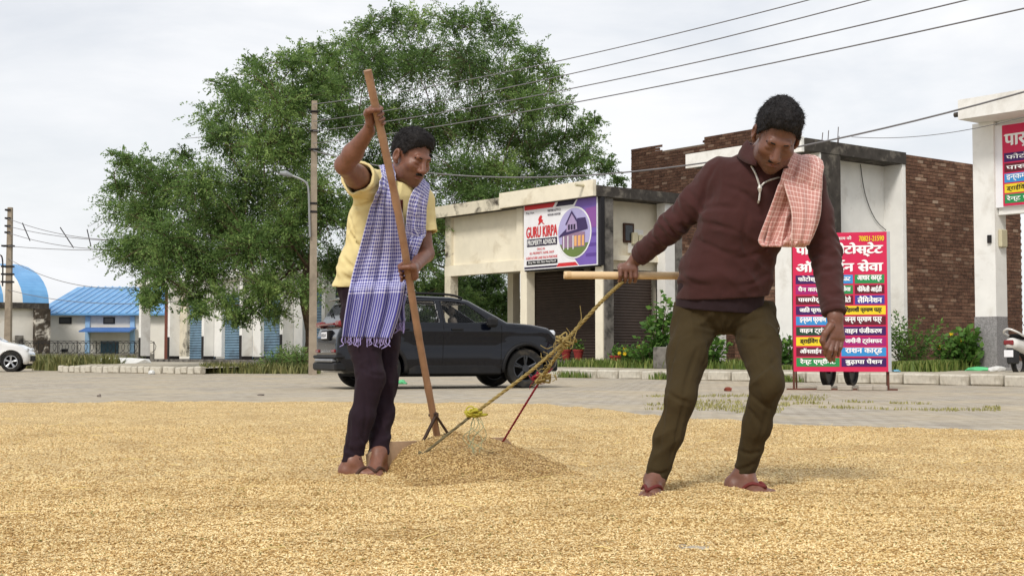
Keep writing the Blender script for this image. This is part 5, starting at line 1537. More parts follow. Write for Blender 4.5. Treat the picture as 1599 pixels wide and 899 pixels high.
def foot(F, ankle, heel, toe, s=1.0, splay=1):
    """bare foot; heel and toe points lie on the ground"""
    heel = np.asarray(heel, float); toe = np.asarray(toe, float); d = unit(toe - heel); sd = unit(np.cross(d, V3(0, 0, 1))) * splay
    Lf = np.linalg.norm(toe - heel); up = V3(0, 0, 1)
    F.cone(ankle, heel + d * .03 + up * .045, .038 * s, .034 * s, .03); F.ell(heel + d * .03 + up * .03, (.033, .036, .03), None, .02)
    F.cone(ankle + d * .015, heel + d * Lf * .62 + up * .030, .036 * s, .030 * s, .03, side=sd, fa=1, fb=.75)
    F.cone(heel + d * .04 + up * .026, heel + d * Lf * .72 + up * .022, .030, .042, .02, side=sd, fa=.85, fb=.5)
    for i in range(5):
        o = (-.032 + .016 * i); ln_ = (.95, 1.0, .96, .91, .85)[i]; r = (.0125, .0095, .009, .0085, .008)[i]
        F.chain([heel + d * Lf * .70 + sd * o * .95 + up * .022, heel + d * Lf * (ln_ - .05) + sd * o * 1.08 + up * .016, heel + d * Lf * ln_ + sd * o * 1.1 + up * .011], [r * 1.2, r, r * .9], .004)
def flipflop(heel, toe, parent, m_, splay=1, strap=True):
    heel = np.asarray(heel, float); toe = np.asarray(toe, float); d = unit(toe - heel); sd = unit(np.cross(d, V3(0, 0, 1))) * splay; L_ = np.linalg.norm(toe - heel) + .02
    out_ = []
    for t_, w_ in ((-.01, .012), (.0, .024), (.03, .034), (.10, .032), (.16, .040), (.21, .046), (.245, .040), (.262, .026), (.27, .01)): out_.append((t_ * L_ / .26, w_))
    poly = [heel + d * a + sd * w for a, w in out_] + [heel + d * a - sd * w for a, w in out_[::-1]]
    n = len(poly); V = [p + V3(0, 0, -.010) for p in poly] + [p + V3(0, 0, .006) for p in poly]
    m = MB(); m.add(V, [tuple(range(n - 1, -1, -1)), tuple(range(n, 2 * n))] + [(i, (i + 1) % n, n + (i + 1) % n, n + i) for i in range(n)])
    o = m.build('slipper', m_, parent)
    if strap:
        tp = heel + d * L_ * .74 - sd * .014 + V3(0, 0, .036)
        for sg in (-1, 1):
            m = MB(); m.tube(poly_path([tp, heel + d * L_ * .60 + sd * sg * .026 + V3(0, 0, .052), heel + d * L_ * .46 + sd * sg * .040 + V3(0, 0, .030), heel + d * L_ * .42 + sd * sg * .042 + V3(0, 0, .002)], 10), [.0075] * 10, 7); m.build('strap', m_, o, smooth=True)
        m = MB(); m.tube([tp, tp - V3(0, 0, .04)], .005, 6); m.build('toe_post', m_, o)
def creases(Fd, lines, y0, y1, depth=.009, width=.014):
    """press soft folds into a garment along lines given on its visible side"""
    for ln_ in lines:
        pts = poly_path(ln_, 6); ys = Fd.hit_many(pts[:, 0], pts[:, 1], y0, y1)
        if np.isnan(ys).all(): continue
        ys = np.where(np.isnan(ys), np.nanmean(ys), ys); q = np.array([P(a, b, c) for (a, b), c in zip(pts, ys)], np.float32)
        m_ = .05; sl, X_, Y_, Z_c = Fd.grid(q.min(0) - m_, q.max(0) + m_)
        if Fd.D[sl].size == 0: continue
        best = np.full(Fd.D[sl].shape, 9., np.float32); tt = np.zeros_like(best)
        for i_ in range(len(q) - 1):
            a, b = q[i_], q[i_ + 1]; ab = b - a; L2 = float(ab @ ab) + 1e-9
            t_ = np.clip(((X_ - a[0]) * ab[0] + (Y_ - a[1]) * ab[1] + (Z_c - a[2]) * ab[2]) / L2, 0, 1)
            d = np.sqrt((X_ - a[0] - t_ * ab[0]) ** 2 + (Y_ - a[1] - t_ * ab[1]) ** 2 + (Z_c - a[2] - t_ * ab[2]) ** 2)
            up_ = d < best; best = np.where(up_, d, best); tt = np.where(up_, (i_ + t_) / (len(q) - 1), tt)
        u = best / width; Fd.D[sl] += (depth * (1 - 1.1 * u * u) * np.exp(-u * u) * np.sin(np.clip(tt, .02, .98) * pi) ** .6).astype(np.float32)
def ridge(p, sc_, seed): return 1 - 2 * np.abs(vnoise(p * np.asarray(sc_), seed))

HB_ = .0050
# ------------------------------------------------------------------ man pulling (right)
gz = .005
man = thing('person', 'man in maroon zip-neck jumper and olive trousers pulling the bar, checked towel on shoulder', 'person', P(1112, 775, 5.6) * [1, 1, 0])
hc = P(1213, 212, 5.42); hR = frame((-.11, -.72, -.66), (.16, -.55, .80)); hs = 1.09
sh_r, el_r, wr_r = P(1124, 276, 5.64), P(1052, 352, 5.76), P(994, 404, 5.93)
sh_l, el_l, wr_l = P(1258, 284, 5.58), P(1289, 392, 5.60), P(1304, 493, 5.47)
pel, bel, che, upc, nek = P(1124, 488, 5.78), P(1132, 430, 5.72), P(1164, 345, 5.64), P(1184, 288, 5.60), P(1192, 250, 5.56)
sv = unit(V3(.97, -.10, -.12))
hip_r, kn_r, an_r = P(1086, 490, 5.80), P(1061, 622, 5.57), P(1022, 750, 5.58)
hip_l, kn_l, an_l = P(1174, 486, 5.80), P(1199, 598, 5.54), P(1160, 742, 5.68)
he_r, to_r = V3(P(1022, 766, 5.64)[0], 5.63, gz), V3(P(1014, 778, 5.39)[0], 5.385, gz)
he_l, to_l = V3(P(1136, 766, 5.70)[0], 5.70, gz), V3(P(1206, 773, 5.53)[0], 5.525, gz)
F = Field(V3(.42, 5.22, -.02), V3(1.48, 6.10, 1.72), .0042)
hand_c = P(979, 430, 5.945)
bar_a = unit(V3(1.0, .10, 0)); BAR_R = .0165
F.cone(pel + V3(0, 0, .06), bel, .130, .140, .05, side=sv, fa=.6, fb=.64); F.cone(bel, che, .150, .155, .05, side=sv, fa=.68, fb=.68); F.cone(che, upc, .155, .145, .05, side=sv, fa=.66, fb=.62)
F.cone(upc, nek, .11, .065, .06, side=sv, fa=.75, fb=.9)
F.cone(nek, hc + hs * (-.035 * hR[1] - .05 * hR[2]), .064, .056, .04)
F.cone(upc + (sh_r - upc) * .3, sh_r, .075, .058, .05); F.cone(upc + (sh_l - upc) * .3, sh_l, .075, .058, .05)
F.chain([sh_r, el_r, wr_r], [.056, .042, .029], .02); F.chain([sh_l, el_l, wr_l], [.056, .042, .029], .02)
F.chain([hip_r, kn_r, an_r], [.060, .040, .030], .03); F.chain([hip_l, kn_l, an_l], [.060, .040, .030], .03)
foot(F, an_r - V3(0, 0, .0), he_r, to_r, splay=-1); foot(F, an_l, he_l, to_l, splay=1)
add_head(F, hc, hR, hs)
grip(F, hand_c, bar_a, BAR_R, V3(.15, -.30, .95), 1, wr_r, thumb=-1, s=1.0)
# hanging left hand
pw = P(1305, 517, 5.455)
F.cone(wr_l, pw, .028, .036, .02, side=(1, .2, 0), fa=.8, fb=.5); F.cone(P(1297, 526, 5.45), P(1314, 527, 5.46), .016, .016, .015)
for ch, r in ((((1295, 529, 5.445), (1290, 542, 5.43), (1288, 551, 5.445), (1291, 556, 5.465)), .0098), (((1301, 531, 5.45), (1297, 547, 5.43), (1294, 558, 5.445), (1296, 563, 5.465)), .0098),
              (((1308, 531, 5.455), (1305, 547, 5.44), (1301, 558, 5.455), (1302, 562, 5.475)), .0095), (((1315, 529, 5.46), (1313, 542, 5.45), (1309, 551, 5.46), (1309, 555, 5.475)), .0085)):
    F.chain([P(*q_) for q_ in ch], [r * 1.05, r * .97, r * .9, r * .82], .003)
F.chain([P(1297, 508, 5.44), P(1288, 520, 5.425), P(1284, 532, 5.425), P(1287, 541, 5.435)], [.017, .0125, .011, .0095], .006)
F.build('body', M_SKIN2, man, head_attrs(hc, hR, hs))
add_hair(hc, hR, hs, man, .007, .012, seed=4, noise=.003); brows(hc, hR, hs, man)
# jumper
J = Field(V3(.42, 5.28, .72), V3(1.50, 6.05, 1.52), HB_)
J.cone(P(1122, 476, 5.75), bel, .176, .182, .05, side=sv, fa=.64, fb=.64); J.cone(bel, che, .182, .174, .05, side=sv, fa=.64, fb=.66); J.cone(che, upc, .174, .164, .05, side=sv, fa=.66, fb=.66)
J.cone(upc, nek, .125, .075, .06, side=sv, fa=.8, fb=.95)
J.cone(upc + (sh_r - upc) * .35, sh_r, .082, .064, .05); J.cone(upc + (sh_l - upc) * .35, sh_l, .090, .072, .06)
J.chain([sh_r, sh_r + (el_r - sh_r) * .5, el_r], [.068, .062, .054], .025); J.chain([el_r, wr_r + (el_r - wr_r) * .1], [.055, .040], .02)
J.chain([sh_l, sh_l + (el_l - sh_l) * .5, el_l], [.072, .064, .057], .03); J.chain([el_l, wr_l + (el_l - wr_l) * .04], [.057, .043], .02)
ax_r = unit(wr_r - el_r); ax_l = unit(wr_l - el_l)
def jf(p):
    pr = np.stack([p[:, 0] * .75 - p[:, 2] * .66, p[:, 1], p[:, 2] * .75 + p[:, 0] * .66], -1); f = .0050 * ridge(pr, (6, 8, 17), 46) + .0055 * ridge(p, (13, 13, 5), 2) + .0018 * ridge(p, (26, 24, 26), 5)
    # drag folds running from the arm holding the bar, and bunching above the hem
    dgn = (p[:, 0] * .75 + p[:, 2] * .66); f = f + .0052 * np.sin(dgn * 62 + 2.2 * vnoise(p * 7, 8)) * np.exp(-((p - sh_r - V3(.08, -.08, -.08)) ** 2).sum(1) / .022)
    for el, ax in ((el_r, ax_r), (el_l, ax_l)):
        t_ = (p - el) @ ax; r2 = ((p - el) ** 2).sum(1); f = f + .0048 * np.sin(t_ * 150 + 3 * vnoise(p * 14, 9)) * np.exp(-r2 / .012)
    for w_, ax in ((wr_r, ax_r), (wr_l, ax_l)):
        t_ = (p - w_) @ ax; r2 = ((p - w_) ** 2).sum(1); f = f + .0035 * np.sin(t_ * 260) * np.exp(-r2 / .004)
    zb_ = P(1122, 462, 5.7)[2]; f = f + .004 * np.sin(p[:, 2] * 80 + 5 * vnoise(p * 6, 3)) * np.exp(-((p[:, 2] - zb_ - .06) / .06) ** 2) * (p[:, 0] > .6) * (p[:, 0] < 1.12)
    return -f
J.warp(jf, .03)
creases(J, [[(1120, 258), (1104, 285), (1098, 322)], [(1092, 330), (1118, 322), (1150, 326)], [(1090, 346), (1120, 352), (1155, 362)], [(1084, 372), (1115, 386), (1150, 402)], [(1028, 338), (1045, 352), (1056, 376)], [(1042, 324), (1062, 340), (1072, 360)], [(1012, 366), (1026, 378), (1034, 396)],
            [(1072, 296), (1088, 312), (1098, 332)], [(1056, 424), (1080, 440), (1112, 446)], [(1150, 448), (1176, 442), (1202, 426)], [(1146, 404), (1180, 398), (1206, 378)], [(1170, 330), (1160, 370), (1172, 410)], [(1135, 292), (1160, 300), (1184, 322)],
            [(1272, 366), (1292, 376), (1312, 378)], [(1274, 392), (1294, 400), (1314, 396)], [(1280, 420), (1296, 424), (1314, 414)], [(1288, 456), (1304, 462), (1320, 454)]], 5.0, 6.0, .0055, .016)
J.solid = J.D.copy()
J.plane_in(wr_r + (el_r - wr_r) * .07, ax_r, .10); J.plane_in(wr_l + (el_l - wr_l) * .02, ax_l, .10)
hem = P(1124, 466, 5.66); J.plane_in(hem, V3(.05, .10, -1), .30)
J.ell(nek + V3(.004, -.055, .035), (.058, .075, .055), None, .01, True)
J.build('jumper', M_MAROON, man)
Jp = J
# under-layer showing at the hem
Uf = Field(V3(.55, 5.4, .66), V3(1.2, 6.1, .92), HB_)
Uf.cone(P(1122, 490, 5.765), P(1128, 440, 5.73), .180, .176, .04, side=sv, fa=.66, fb=.68); Uf.warp(lambda p: -.004 * ridge(p, (20, 20, 10), 6), .03)
Uf.shell(.013); Uf.plane(P(1120, 486, 5.66), V3(-.06, .12, -1)); Uf.plane(P(1120, 440, 5.66), V3(0, 0, 1)); Uf.build('undershirt_hem', M_UNDER, man)
# trousers
def legs(F_, wst, wr, hr, hl, kr, kl, ar, al, rr, side, f_=.72):
    F_.cone(wst, (hr + hl) / 2 + V3(0, 0, .055), wr[0], wr[1] * .97, .03, side=side, fa=f_, fb=f_)
    for h_, k_, a_ in ((hr, kr, ar), (hl, kl, al)):
        F_.chain([h_, h_ + (k_ - h_) * .5, k_], [rr[0], rr[1], rr[2]], .022); F_.chain([k_, k_ + (a_ - k_) * .45, a_], [rr[2], rr[3], rr[4]], .03)
Tq = Field(V3(.48, 5.28, .02), V3(1.25, 6.08, .88), HB_)
legs(Tq, P(1124, 474, 5.77), (.172, .166), hip_r, hip_l, kn_r, kn_l, an_r + V3(0, 0, -.005), an_l + V3(0, 0, -.005), (.096, .078, .058, .048, .039), sv)
def tf(p, kns, ans, crotch):
    pr = np.stack([p[:, 0] * .8 + p[:, 2] * .6, p[:, 1], p[:, 2] * .8 - p[:, 0] * .6], -1); f = .0050 * ridge(p, (20, 20, 3.5), 12) + .0018 * ridge(p, (30, 30, 16), 15) + .0042 * ridge(pr, (7, 9, 20), 44)
    for q_ in kns:
        r2 = ((p - q_) ** 2).sum(1); f = f + .002 * np.sin((p[:, 2] * .8 + p[:, 0] * .7 * np.sign(q_[0] - crotch[0])) * 85 + 5 * vnoise(p * 8, 4)) * np.exp(-r2 / .010) * np.clip(.5 + 1.3 * vnoise(p * 9, 33), 0, 1)
    for q_ in ans:
        r2 = ((p - q_ - V3(0, 0, .05)) ** 2).sum(1); f = f + .0022 * np.sin((p[:, 2] + .3 * p[:, 0]) * 110 + 5 * vnoise(p * 11, 7)) * np.exp(-r2 / .010) * np.clip(.5 + 1.3 * vnoise(p * 10, 37), 0, 1)
    r2 = ((p - crotch) ** 2).sum(1); ang = np.arctan2(p[:, 2] - crotch[2], p[:, 0] - crotch[0]); f = f + .003 * np.sin(ang * 9 + 2 * vnoise(p * 8, 2)) * np.exp(-r2 / .02) * (r2 > .0008)
    return -f
cr = P(1132, 520, 5.66)
Tq.warp(lambda p: tf(p, (kn_r, kn_l), (an_r, an_l), cr), .03)
creases(Tq, [[(1126, 522), (1106, 512), (1080, 506)], [(1128, 528), (1112, 546), (1096, 572)], [(1142, 520), (1164, 506), (1190, 496)], [(1146, 526), (1172, 530), (1200, 528)], [(1036, 606), (1056, 622), (1080, 630)], [(1042, 600), (1036, 660), (1026, 720)], [(1074, 610), (1060, 665), (1044, 725)], [(1090, 540), (1076, 580), (1066, 620)],
             [(1010, 734), (1026, 740), (1042, 736)], [(1170, 612), (1186, 628), (1206, 640)], [(1164, 634), (1180, 650), (1190, 668)], [(1200, 630), (1190, 670), (1172, 720)], [(1214, 556), (1200, 572), (1180, 588)], [(1140, 734), (1160, 732), (1180, 722)], [(1148, 700), (1168, 708), (1190, 704)],
             [(1060, 520), (1050, 560), (1044, 600)], [(1180, 540), (1196, 570), (1204, 596)]], 5.0, 6.1, .0062, .013)
Tq.plane_in(an_r + V3(0, 0, -.012), unit(an_r - kn_r) * [.5, .5, 1], .16); Tq.plane_in(an_l + V3(0, 0, -.012), unit(an_l - kn_l) * [.5, .5, 1], .16); Tq.plane_in(P(1124, 470, 5.75), V3(0, 0, 1), .28)
Tq.build('trousers', M_OLIVE, man)
m = MB()
def on(Fd, px, py, y0, y1, off=.004, fb=None):
    q = Fd.hit(px, py, y0, y1)
    if q is None: return P(px, py, fb if fb else (y0 + y1) / 2)
    return q + unit(V3(0, 0, CAMZ) - q) * off
m.tube([on(Tq, a, b, 5.2, 6.0, .002) for a, b in poly_path([(1208, 486), (1213, 500), (1217, 512), (1214, 524)], 10)], .0032, 5); m.build('pocket_seam', M_OLIVE, man)
flipflop(he_r, to_r, man, M_FLIP, -1); flipflop(he_l, to_l, man, M_FLIP, 1)
# collar, zip
cg = []
for k_, a in enumerate(np.linspace(.42, 2 * pi - .42, 34)):
    dr = V3(math.sin(a - 0), -math.cos(a), 0); row = []
    for j_, (rr, dz) in enumerate(((.064, .052), (.069, .060), (.082, .048), (.100, .018), (.110, -.006))):
        sp_ = 1 + .22 * math.exp(-((min(a, 2 * pi - a) - .42) / .35) ** 2)
        row.append(nek + V3(.002, -.02, .005) + dr * rr * [1.0, .92, 1] * (sp_ if j_ > 1 else 1) + V3(0, 0, dz - .05 * max(0, math.cos(a)) - .012 * dr[0]))
    cg.append(row)
sheet('collar', cg, M_MAROON, man, .006)
zp = [on(Jp, a, b, 5.2, 5.9, .006) for a, b in poly_path([(1173, 259), (1180, 272), (1185, 287), (1187, 297), (1186, 307), (1184, 317)], 24)]
m = MB(); m.tube(zp, .0042, 6); z1 = m.build('zip', M_ZIP, man)
zq = [on(Jp, a, b, 5.2, 5.9, .006) for a, b in poly_path([(1187, 293), (1193, 286), (1203, 281), (1217, 277)], 18)]
m = MB(); m.tube(zq, .0038, 6); m.build('zip_edge', M_ZIP, z1)
m = MB(); q0 = on(Jp, 1186.5, 294, 5.2, 5.9, .011); m.tube([q0 + V3(0, 0, .014), q0, q0 - V3(0, 0, .016)], [.005, .010, .005], 8); m.tube([q0 - V3(0, 0, .016), q0 - V3(.004, 0, .05)], .004, 6); m.build('zip_pull', M_ZIP, z1)
# towel over the left shoulder
def drape(rows, nu, nv, field=None, y0=5.0, y1=7.2, off=.012, folds=(), conform=None, seed=0, smooth=3):
    """rows: (pxl,pyl,Yl,pxr,pyr,Yr); conform: per-row weight of laying the cloth on the field surface"""
    rows = np.asarray(rows, float); rr = poly_path(rows, nu); cw = poly_path(np.asarray(conform, float)[:, None], nu)[:, 0] if conform is not None else np.zeros(nu)
    f = np.linspace(0, 1, nv)[None, :]
    px = rr[:, 0:1] + (rr[:, 3:4] - rr[:, 0:1]) * f; py = rr[:, 1:2] + (rr[:, 4:5] - rr[:, 1:2]) * f; Yv = rr[:, 2:3] + (rr[:, 5:6] - rr[:, 2:3]) * f
    if field is not None and cw.max() > .3:
        hy = field.hit_many(px, py, y0, y1, .005); w = np.where(cw[:, None] > .3, np.minimum(1, cw[:, None]), 0) * ~np.isnan(hy)
        Yv = Yv + (np.nan_to_num(hy) - off - Yv) * w
    G = np.stack([px, py], -1)
    for _ in range(smooth):
        Pd_ = np.pad(Yv, 1, mode='edge'); Yv = np.minimum((Pd_[:-2, 1:-1] + Pd_[2:, 1:-1] + Pd_[1:-1, :-2] + Pd_[1:-1, 2:] + 2 * Yv) / 6, Yv + .002)
    uu, vv = np.meshgrid(np.linspace(0, 1, nu), np.linspace(0, 1, nv), indexing='ij')
    fo = np.zeros_like(Yv)
    for amp, n_, ph, sk, g0 in folds: fo += amp * np.sin(2 * pi * (n_ * vv + ph + sk * uu + .10 * vnoise(np.stack([uu * 5, vv * 3, uu * 0], -1).reshape(-1, 3), seed).reshape(uu.shape))) * (g0 + (1 - g0) * uu)
    fo += .004 * fbm(np.stack([uu * 9, vv * 9, uu * 0], -1).reshape(-1, 3), 3, seed + 3).reshape(uu.shape)
    out_ = np.zeros((nu, nv, 3))
    for i_ in range(nu):
        for j_ in range(nv): out_[i_, j_] = P(G[i_, j_, 0], G[i_, j_, 1], Yv[i_, j_])
    if field is not None:
        gr = np.gradient(field.solid)
        for it in range(10):
            q = out_.reshape(-1, 3); ix = np.round((q - field.lo) / field.h).astype(int); ok = ((ix >= 1) & (ix < field.n - 1)).all(1); ix = np.clip(ix, 0, field.n - 1)
            d = field.solid[ix[:, 0], ix[:, 1], ix[:, 2]]; g = np.stack([a[ix[:, 0], ix[:, 1], ix[:, 2]] for a in gr], -1); g /= np.linalg.norm(g, axis=1, keepdims=True) + 1e-6
            pw = np.repeat((np.arange(nu) < .72 * nu)[:, None], nv, 1).ravel()
            push = pw * np.where(ok & (d < off * .8), off * .8 - d, 0).clip(0, .02)
            out_ = (q + g * push[:, None]).reshape(out_.shape)
            if it < 7:
                Pd_ = np.pad(out_, ((1, 1), (1, 1), (0, 0)), mode='edge'); av = (Pd_[:-2, 1:-1] + Pd_[2:, 1:-1] + Pd_[1:-1, :-2] + Pd_[1:-1, 2:]) / 4
                w_ = (push.reshape(nu, nv, 1) > .001) * .5; out_ = out_ * (1 - w_) + av * w_
    ray = out_ - V3(0, 0, CAMZ); ray /= np.linalg.norm(ray, axis=2, keepdims=True)
    amp_ = np.clip((uu - .22) / .15, .12, 1) * (fo - fo.min() * .75)
    return out_ - ray * amp_[..., None]
rows = [(1256, 330, 5.76, 1292, 340, 5.74), (1244, 268, 5.70, 1282, 282, 5.68), (1237, 239, 5.58, 1268, 255, 5.60), (1228, 252, 5.48, 1279, 278, 5.52), (1214, 292, 5.44, 1282, 304, 5.50), (1200, 332, 5.43, 1280, 338, 5.47),
        (1187, 366, 5.44, 1269, 370, 5.45), (1185, 378, 5.45, 1260, 382, 5.45), (1192, 384, 5.48, 1256, 385, 5.48), (1196, 374, 5.50, 1254, 376, 5.50), (1206, 335, 5.50, 1260, 335, 5.50)]
G_ = drape(rows, 64, 44, Jp, 5.1, 5.9, .030, [(.018, 2.6, .1, .12, .5), (.008, 5.3, .4, -.3, .4)], [0, 0, 0, .5, .9, .9, .8, .6, 0, 0, 0], 3)
tow = sheet('towel', G_, M_PINKCHK, man, .006, scale_uv=(1, .36))
tow['label'] = 'pink checked towel folded over the shoulder'
rows2 = [(1232, 246, 5.50, 1276, 270, 5.53), (1222, 275, 5.445, 1282, 292, 5.48), (1236, 330, 5.415, 1276, 334, 5.43), (1236, 372, 5.42, 1266, 374, 5.425), (1238, 381, 5.44, 1262, 382, 5.44)]
sheet('towel_fold', drape(rows2, 36, 26, None, folds=[(.008, 2.2, .3, .1, .4)], seed=9), M_PINKCHK, tow, .006, scale_uv=(1, .2))

# ------------------------------------------------------------------ man holding the pole (left)
man2 = thing('person', 'man in pale yellow T-shirt and blue checked scarf holding the bamboo pole', 'person', P(562, 742, 6.5) * [1, 1, 0])
hc2 = P(642, 246, 6.50); hR2 = frame((.62, -.66, -.42), (.24, -.16, .95)); hs2 = 1.04
pt, pbm = P(574, 110, 5.90), P(683, 683, 6.68)
def pole_at(py):
    lo_, hi_ = 0., 1.
    for _ in range(40):
        mid = (lo_ + hi_) / 2
        if pix(pt + (pbm - pt) * mid)[1] < py: lo_ = mid
        else: hi_ = mid
    return pt + (pbm - pt) * lo_
pax = unit(pbm - pt); PR = .0175
c_up, c_lo = pole_at(183), pole_at(426)
sh2r, el2r, wr2r = P(574, 292, 6.50), P(538, 258, 6.20), P(576, 204, 6.07)
sh2l, el2l, wr2l = P(652, 314, 6.66), P(664, 396, 6.64), P(648, 416, 6.42)
pel2, bel2, che2, upc2, nek2 = P(576, 474, 6.66), P(584, 420, 6.64), P(604, 350, 6.60), P(613, 308, 6.57), P(622, 284, 6.55)
sv2 = unit(V3(.86, .45, -.10))
hip2r, kn2r, an2r = P(560, 492, 6.57), P(579, 592, 6.44), P(548, 722, 6.37)
hip2l, kn2l, an2l = P(598, 492, 6.72), P(601, 590, 6.60), P(591, 708, 6.46)
he2r, to2r = V3(P(530, 743, 6.36)[0], 6.36, gz), V3(P(586, 743, 6.36)[0], 6.37, gz)
he2l, to2l = V3(P(597, 735, 6.50)[0], 6.50, gz), V3(P(578, 746, 6.28)[0], 6.27, gz)
F = Field(V3(-.90, 5.90, -.02), V3(-.28, 6.90, 1.80), .0042)
F.cone(pel2 + V3(0, 0, .06), bel2, .118, .125, .05, side=sv2, fa=.6, fb=.64); F.cone(bel2, che2, .135, .150, .05, side=sv2, fa=.68, fb=.66); F.cone(che2, upc2, .150, .140, .05, side=sv2, fa=.66, fb=.62)
F.cone(upc2, nek2, .10, .060, .05, side=sv2, fa=.75, fb=.9); F.cone(nek2, hc2 + hs2 * (-.03 * hR2[1] - .05 * hR2[2]), .060, .054, .04)
F.cone(upc2 + (sh2r - upc2) * .3, sh2r, .07, .055, .05); F.cone(upc2 + (sh2l - upc2) * .3, sh2l, .07, .055, .05)
F.chain([sh2r, sh2r + (el2r - sh2r) * .5, el2r], [.056, .054, .043], .02); F.chain([el2r, el2r + (wr2r - el2r) * .35, wr2r], [.043, .044, .028], .02)
F.chain([sh2l, el2l, wr2l], [.052, .041, .028], .02)
F.chain([hip2r, kn2r, an2r], [.056, .038, .030], .03); F.chain([hip2l, kn2l, an2l], [.056, .038, .030], .03)
foot(F, an2r + V3(0, 0, .0), he2r, to2r, splay=1); foot(F, an2l, he2l, to2l, splay=1)
add_head(F, hc2, hR2, hs2)
grip(F, c_up, pax, PR, V3(-.62, .45, 0), 1, wr2r, thumb=1, s=1.0)
grip(F, c_lo, pax, PR, V3(.80, .30, 0), -1, wr2l, thumb=1, s=1.0)
F.build('body', M_SKIN1, man2, head_attrs(hc2, hR2, hs2))
add_hair(hc2, hR2, hs2, man2, .005, .009, seed=7); brows(hc2, hR2, hs2, man2)
# T-shirt
J2 = Field(V3(-.92, 6.05, .78), V3(-.28, 6.92, 1.48), HB_)
J2.cone(P(574, 452, 6.655), bel2, .168, .166, .05, side=sv2, fa=.66, fb=.66); J2.cone(bel2, che2, .166, .170, .05, side=sv2, fa=.66, fb=.68); J2.cone(che2, upc2, .176, .160, .06, side=sv2, fa=.70, fb=.68)
J2.cone(upc2, nek2, .118, .070, .05, side=sv2, fa=.8, fb=.95); J2.cone(upc2 + (sh2r - upc2) * .35, sh2r, .088, .074, .06); J2.cone(upc2 + (sh2l - upc2) * .35, sh2l, .088, .072, .06)
s_end = sh2r + (el2r - sh2r) * .46; l_end = sh2l + (el2l - sh2l) * .62
J2.cone(sh2r, s_end, .074, .078, .03); J2.cone(sh2l, l_end, .072, .070, .03)
def jf2(p):
    pr = np.stack([p[:, 0] * .75 + p[:, 2] * .66, p[:, 1], p[:, 2] * .75 - p[:, 0] * .66], -1); f = .0042 * ridge(pr, (6, 8, 16), 47) + .0050 * ridge(p, (14, 14, 4.5), 22) + .0018 * ridge(p, (26, 24, 24), 25)
    r2 = ((p - sh2r - V3(.03, -.03, -.1)) ** 2).sum(1); f = f + .006 * np.sin((p[:, 0] * .8 - p[:, 2] * .6) * 70 + 2 * vnoise(p * 8, 3)) * np.exp(-r2 / .02)
    zb_ = P(574, 440, 6.5)[2]; f = f + .0035 * np.sin(p[:, 2] * 80 + 5 * vnoise(p * 6, 13)) * np.exp(-((p[:, 2] - zb_ - .05) / .05) ** 2)
    return -f
J2.warp(jf2, .03)
creases(J2, [[(548, 302), (572, 300), (600, 288)], [(544, 322), (566, 322), (590, 310)], [(540, 350), (554, 376), (574, 398)], [(534, 400), (548, 416), (566, 428)], [(530, 424), (545, 436), (562, 438)], [(545, 335), (552, 360), (556, 390)], [(640, 330), (652, 345), (664, 350)]], 6.0, 7.0, .009, .015)
J2.solid = J2.D.copy(); J2.shell(.013)
J2.plane_in(s_end, unit(el2r - sh2r), .13); J2.plane_in(l_end, unit(el2l - sh2l), .12); J2.plane_in(P(576, 447, 6.55), V3(.02, .1, -1), .28)
J2.ell(nek2 + V3(.03, -.04, .035), (.062, .068, .055), None, .01, True)
J2.build('tshirt', M_YELLOW, man2)
m = MB(); c0 = on(J2, 622, 322, 6.0, 6.8, .004)
pr = np.array([[on(J2, 617 + 12 * u, 312 + 20 * v, 6.0, 6.8, .004) for v in np.linspace(0, 1, 6)] for u in np.linspace(0, 1, 5)])
sheet('chest_print', pr, mat('print_dark_red', lin(84, 36, 34), .9, .3, 40, 0), man2, .003)
# trousers
T2 = Field(V3(-.95, 6.05, .02), V3(-.36, 6.95, .92), HB_)
legs(T2, P(575, 450, 6.655), (.152, .148), hip2r, hip2l, kn2r, kn2l, an2r + V3(0, 0, -.004), an2l + V3(0, 0, -.004), (.084, .070, .056, .050, .042), sv2)
T2.warp(lambda p: tf(p, (kn2r, kn2l), (an2r, an2l), P(590, 525, 6.55)), .03)
creases(T2, [[(570, 520), (580, 560), (586, 600)], [(562, 572), (580, 584), (600, 586)], [(566, 606), (572, 640), (566, 690)], [(552, 655), (562, 678), (576, 700)], [(538, 690), (550, 706), (566, 714)], [(588, 640), (594, 665), (602, 690)], [(546, 650), (546, 680), (540, 712)]], 6.0, 7.0, .0062, .013)
T2.plane_in(an2r + V3(0, 0, .006), V3(.05, 0, -1), .15); T2.plane_in(an2l + V3(0, 0, -.004), V3(0, 0, -1), .13); T2.plane_in(P(575, 446, 6.6), V3(0, 0, 1), .26)
T2.build('trousers', M_PLUM, man2)
flipflop(he2r, to2r, man2, M_SANDAL, 1); flipflop(he2l, to2l, man2, M_SANDAL, 1)
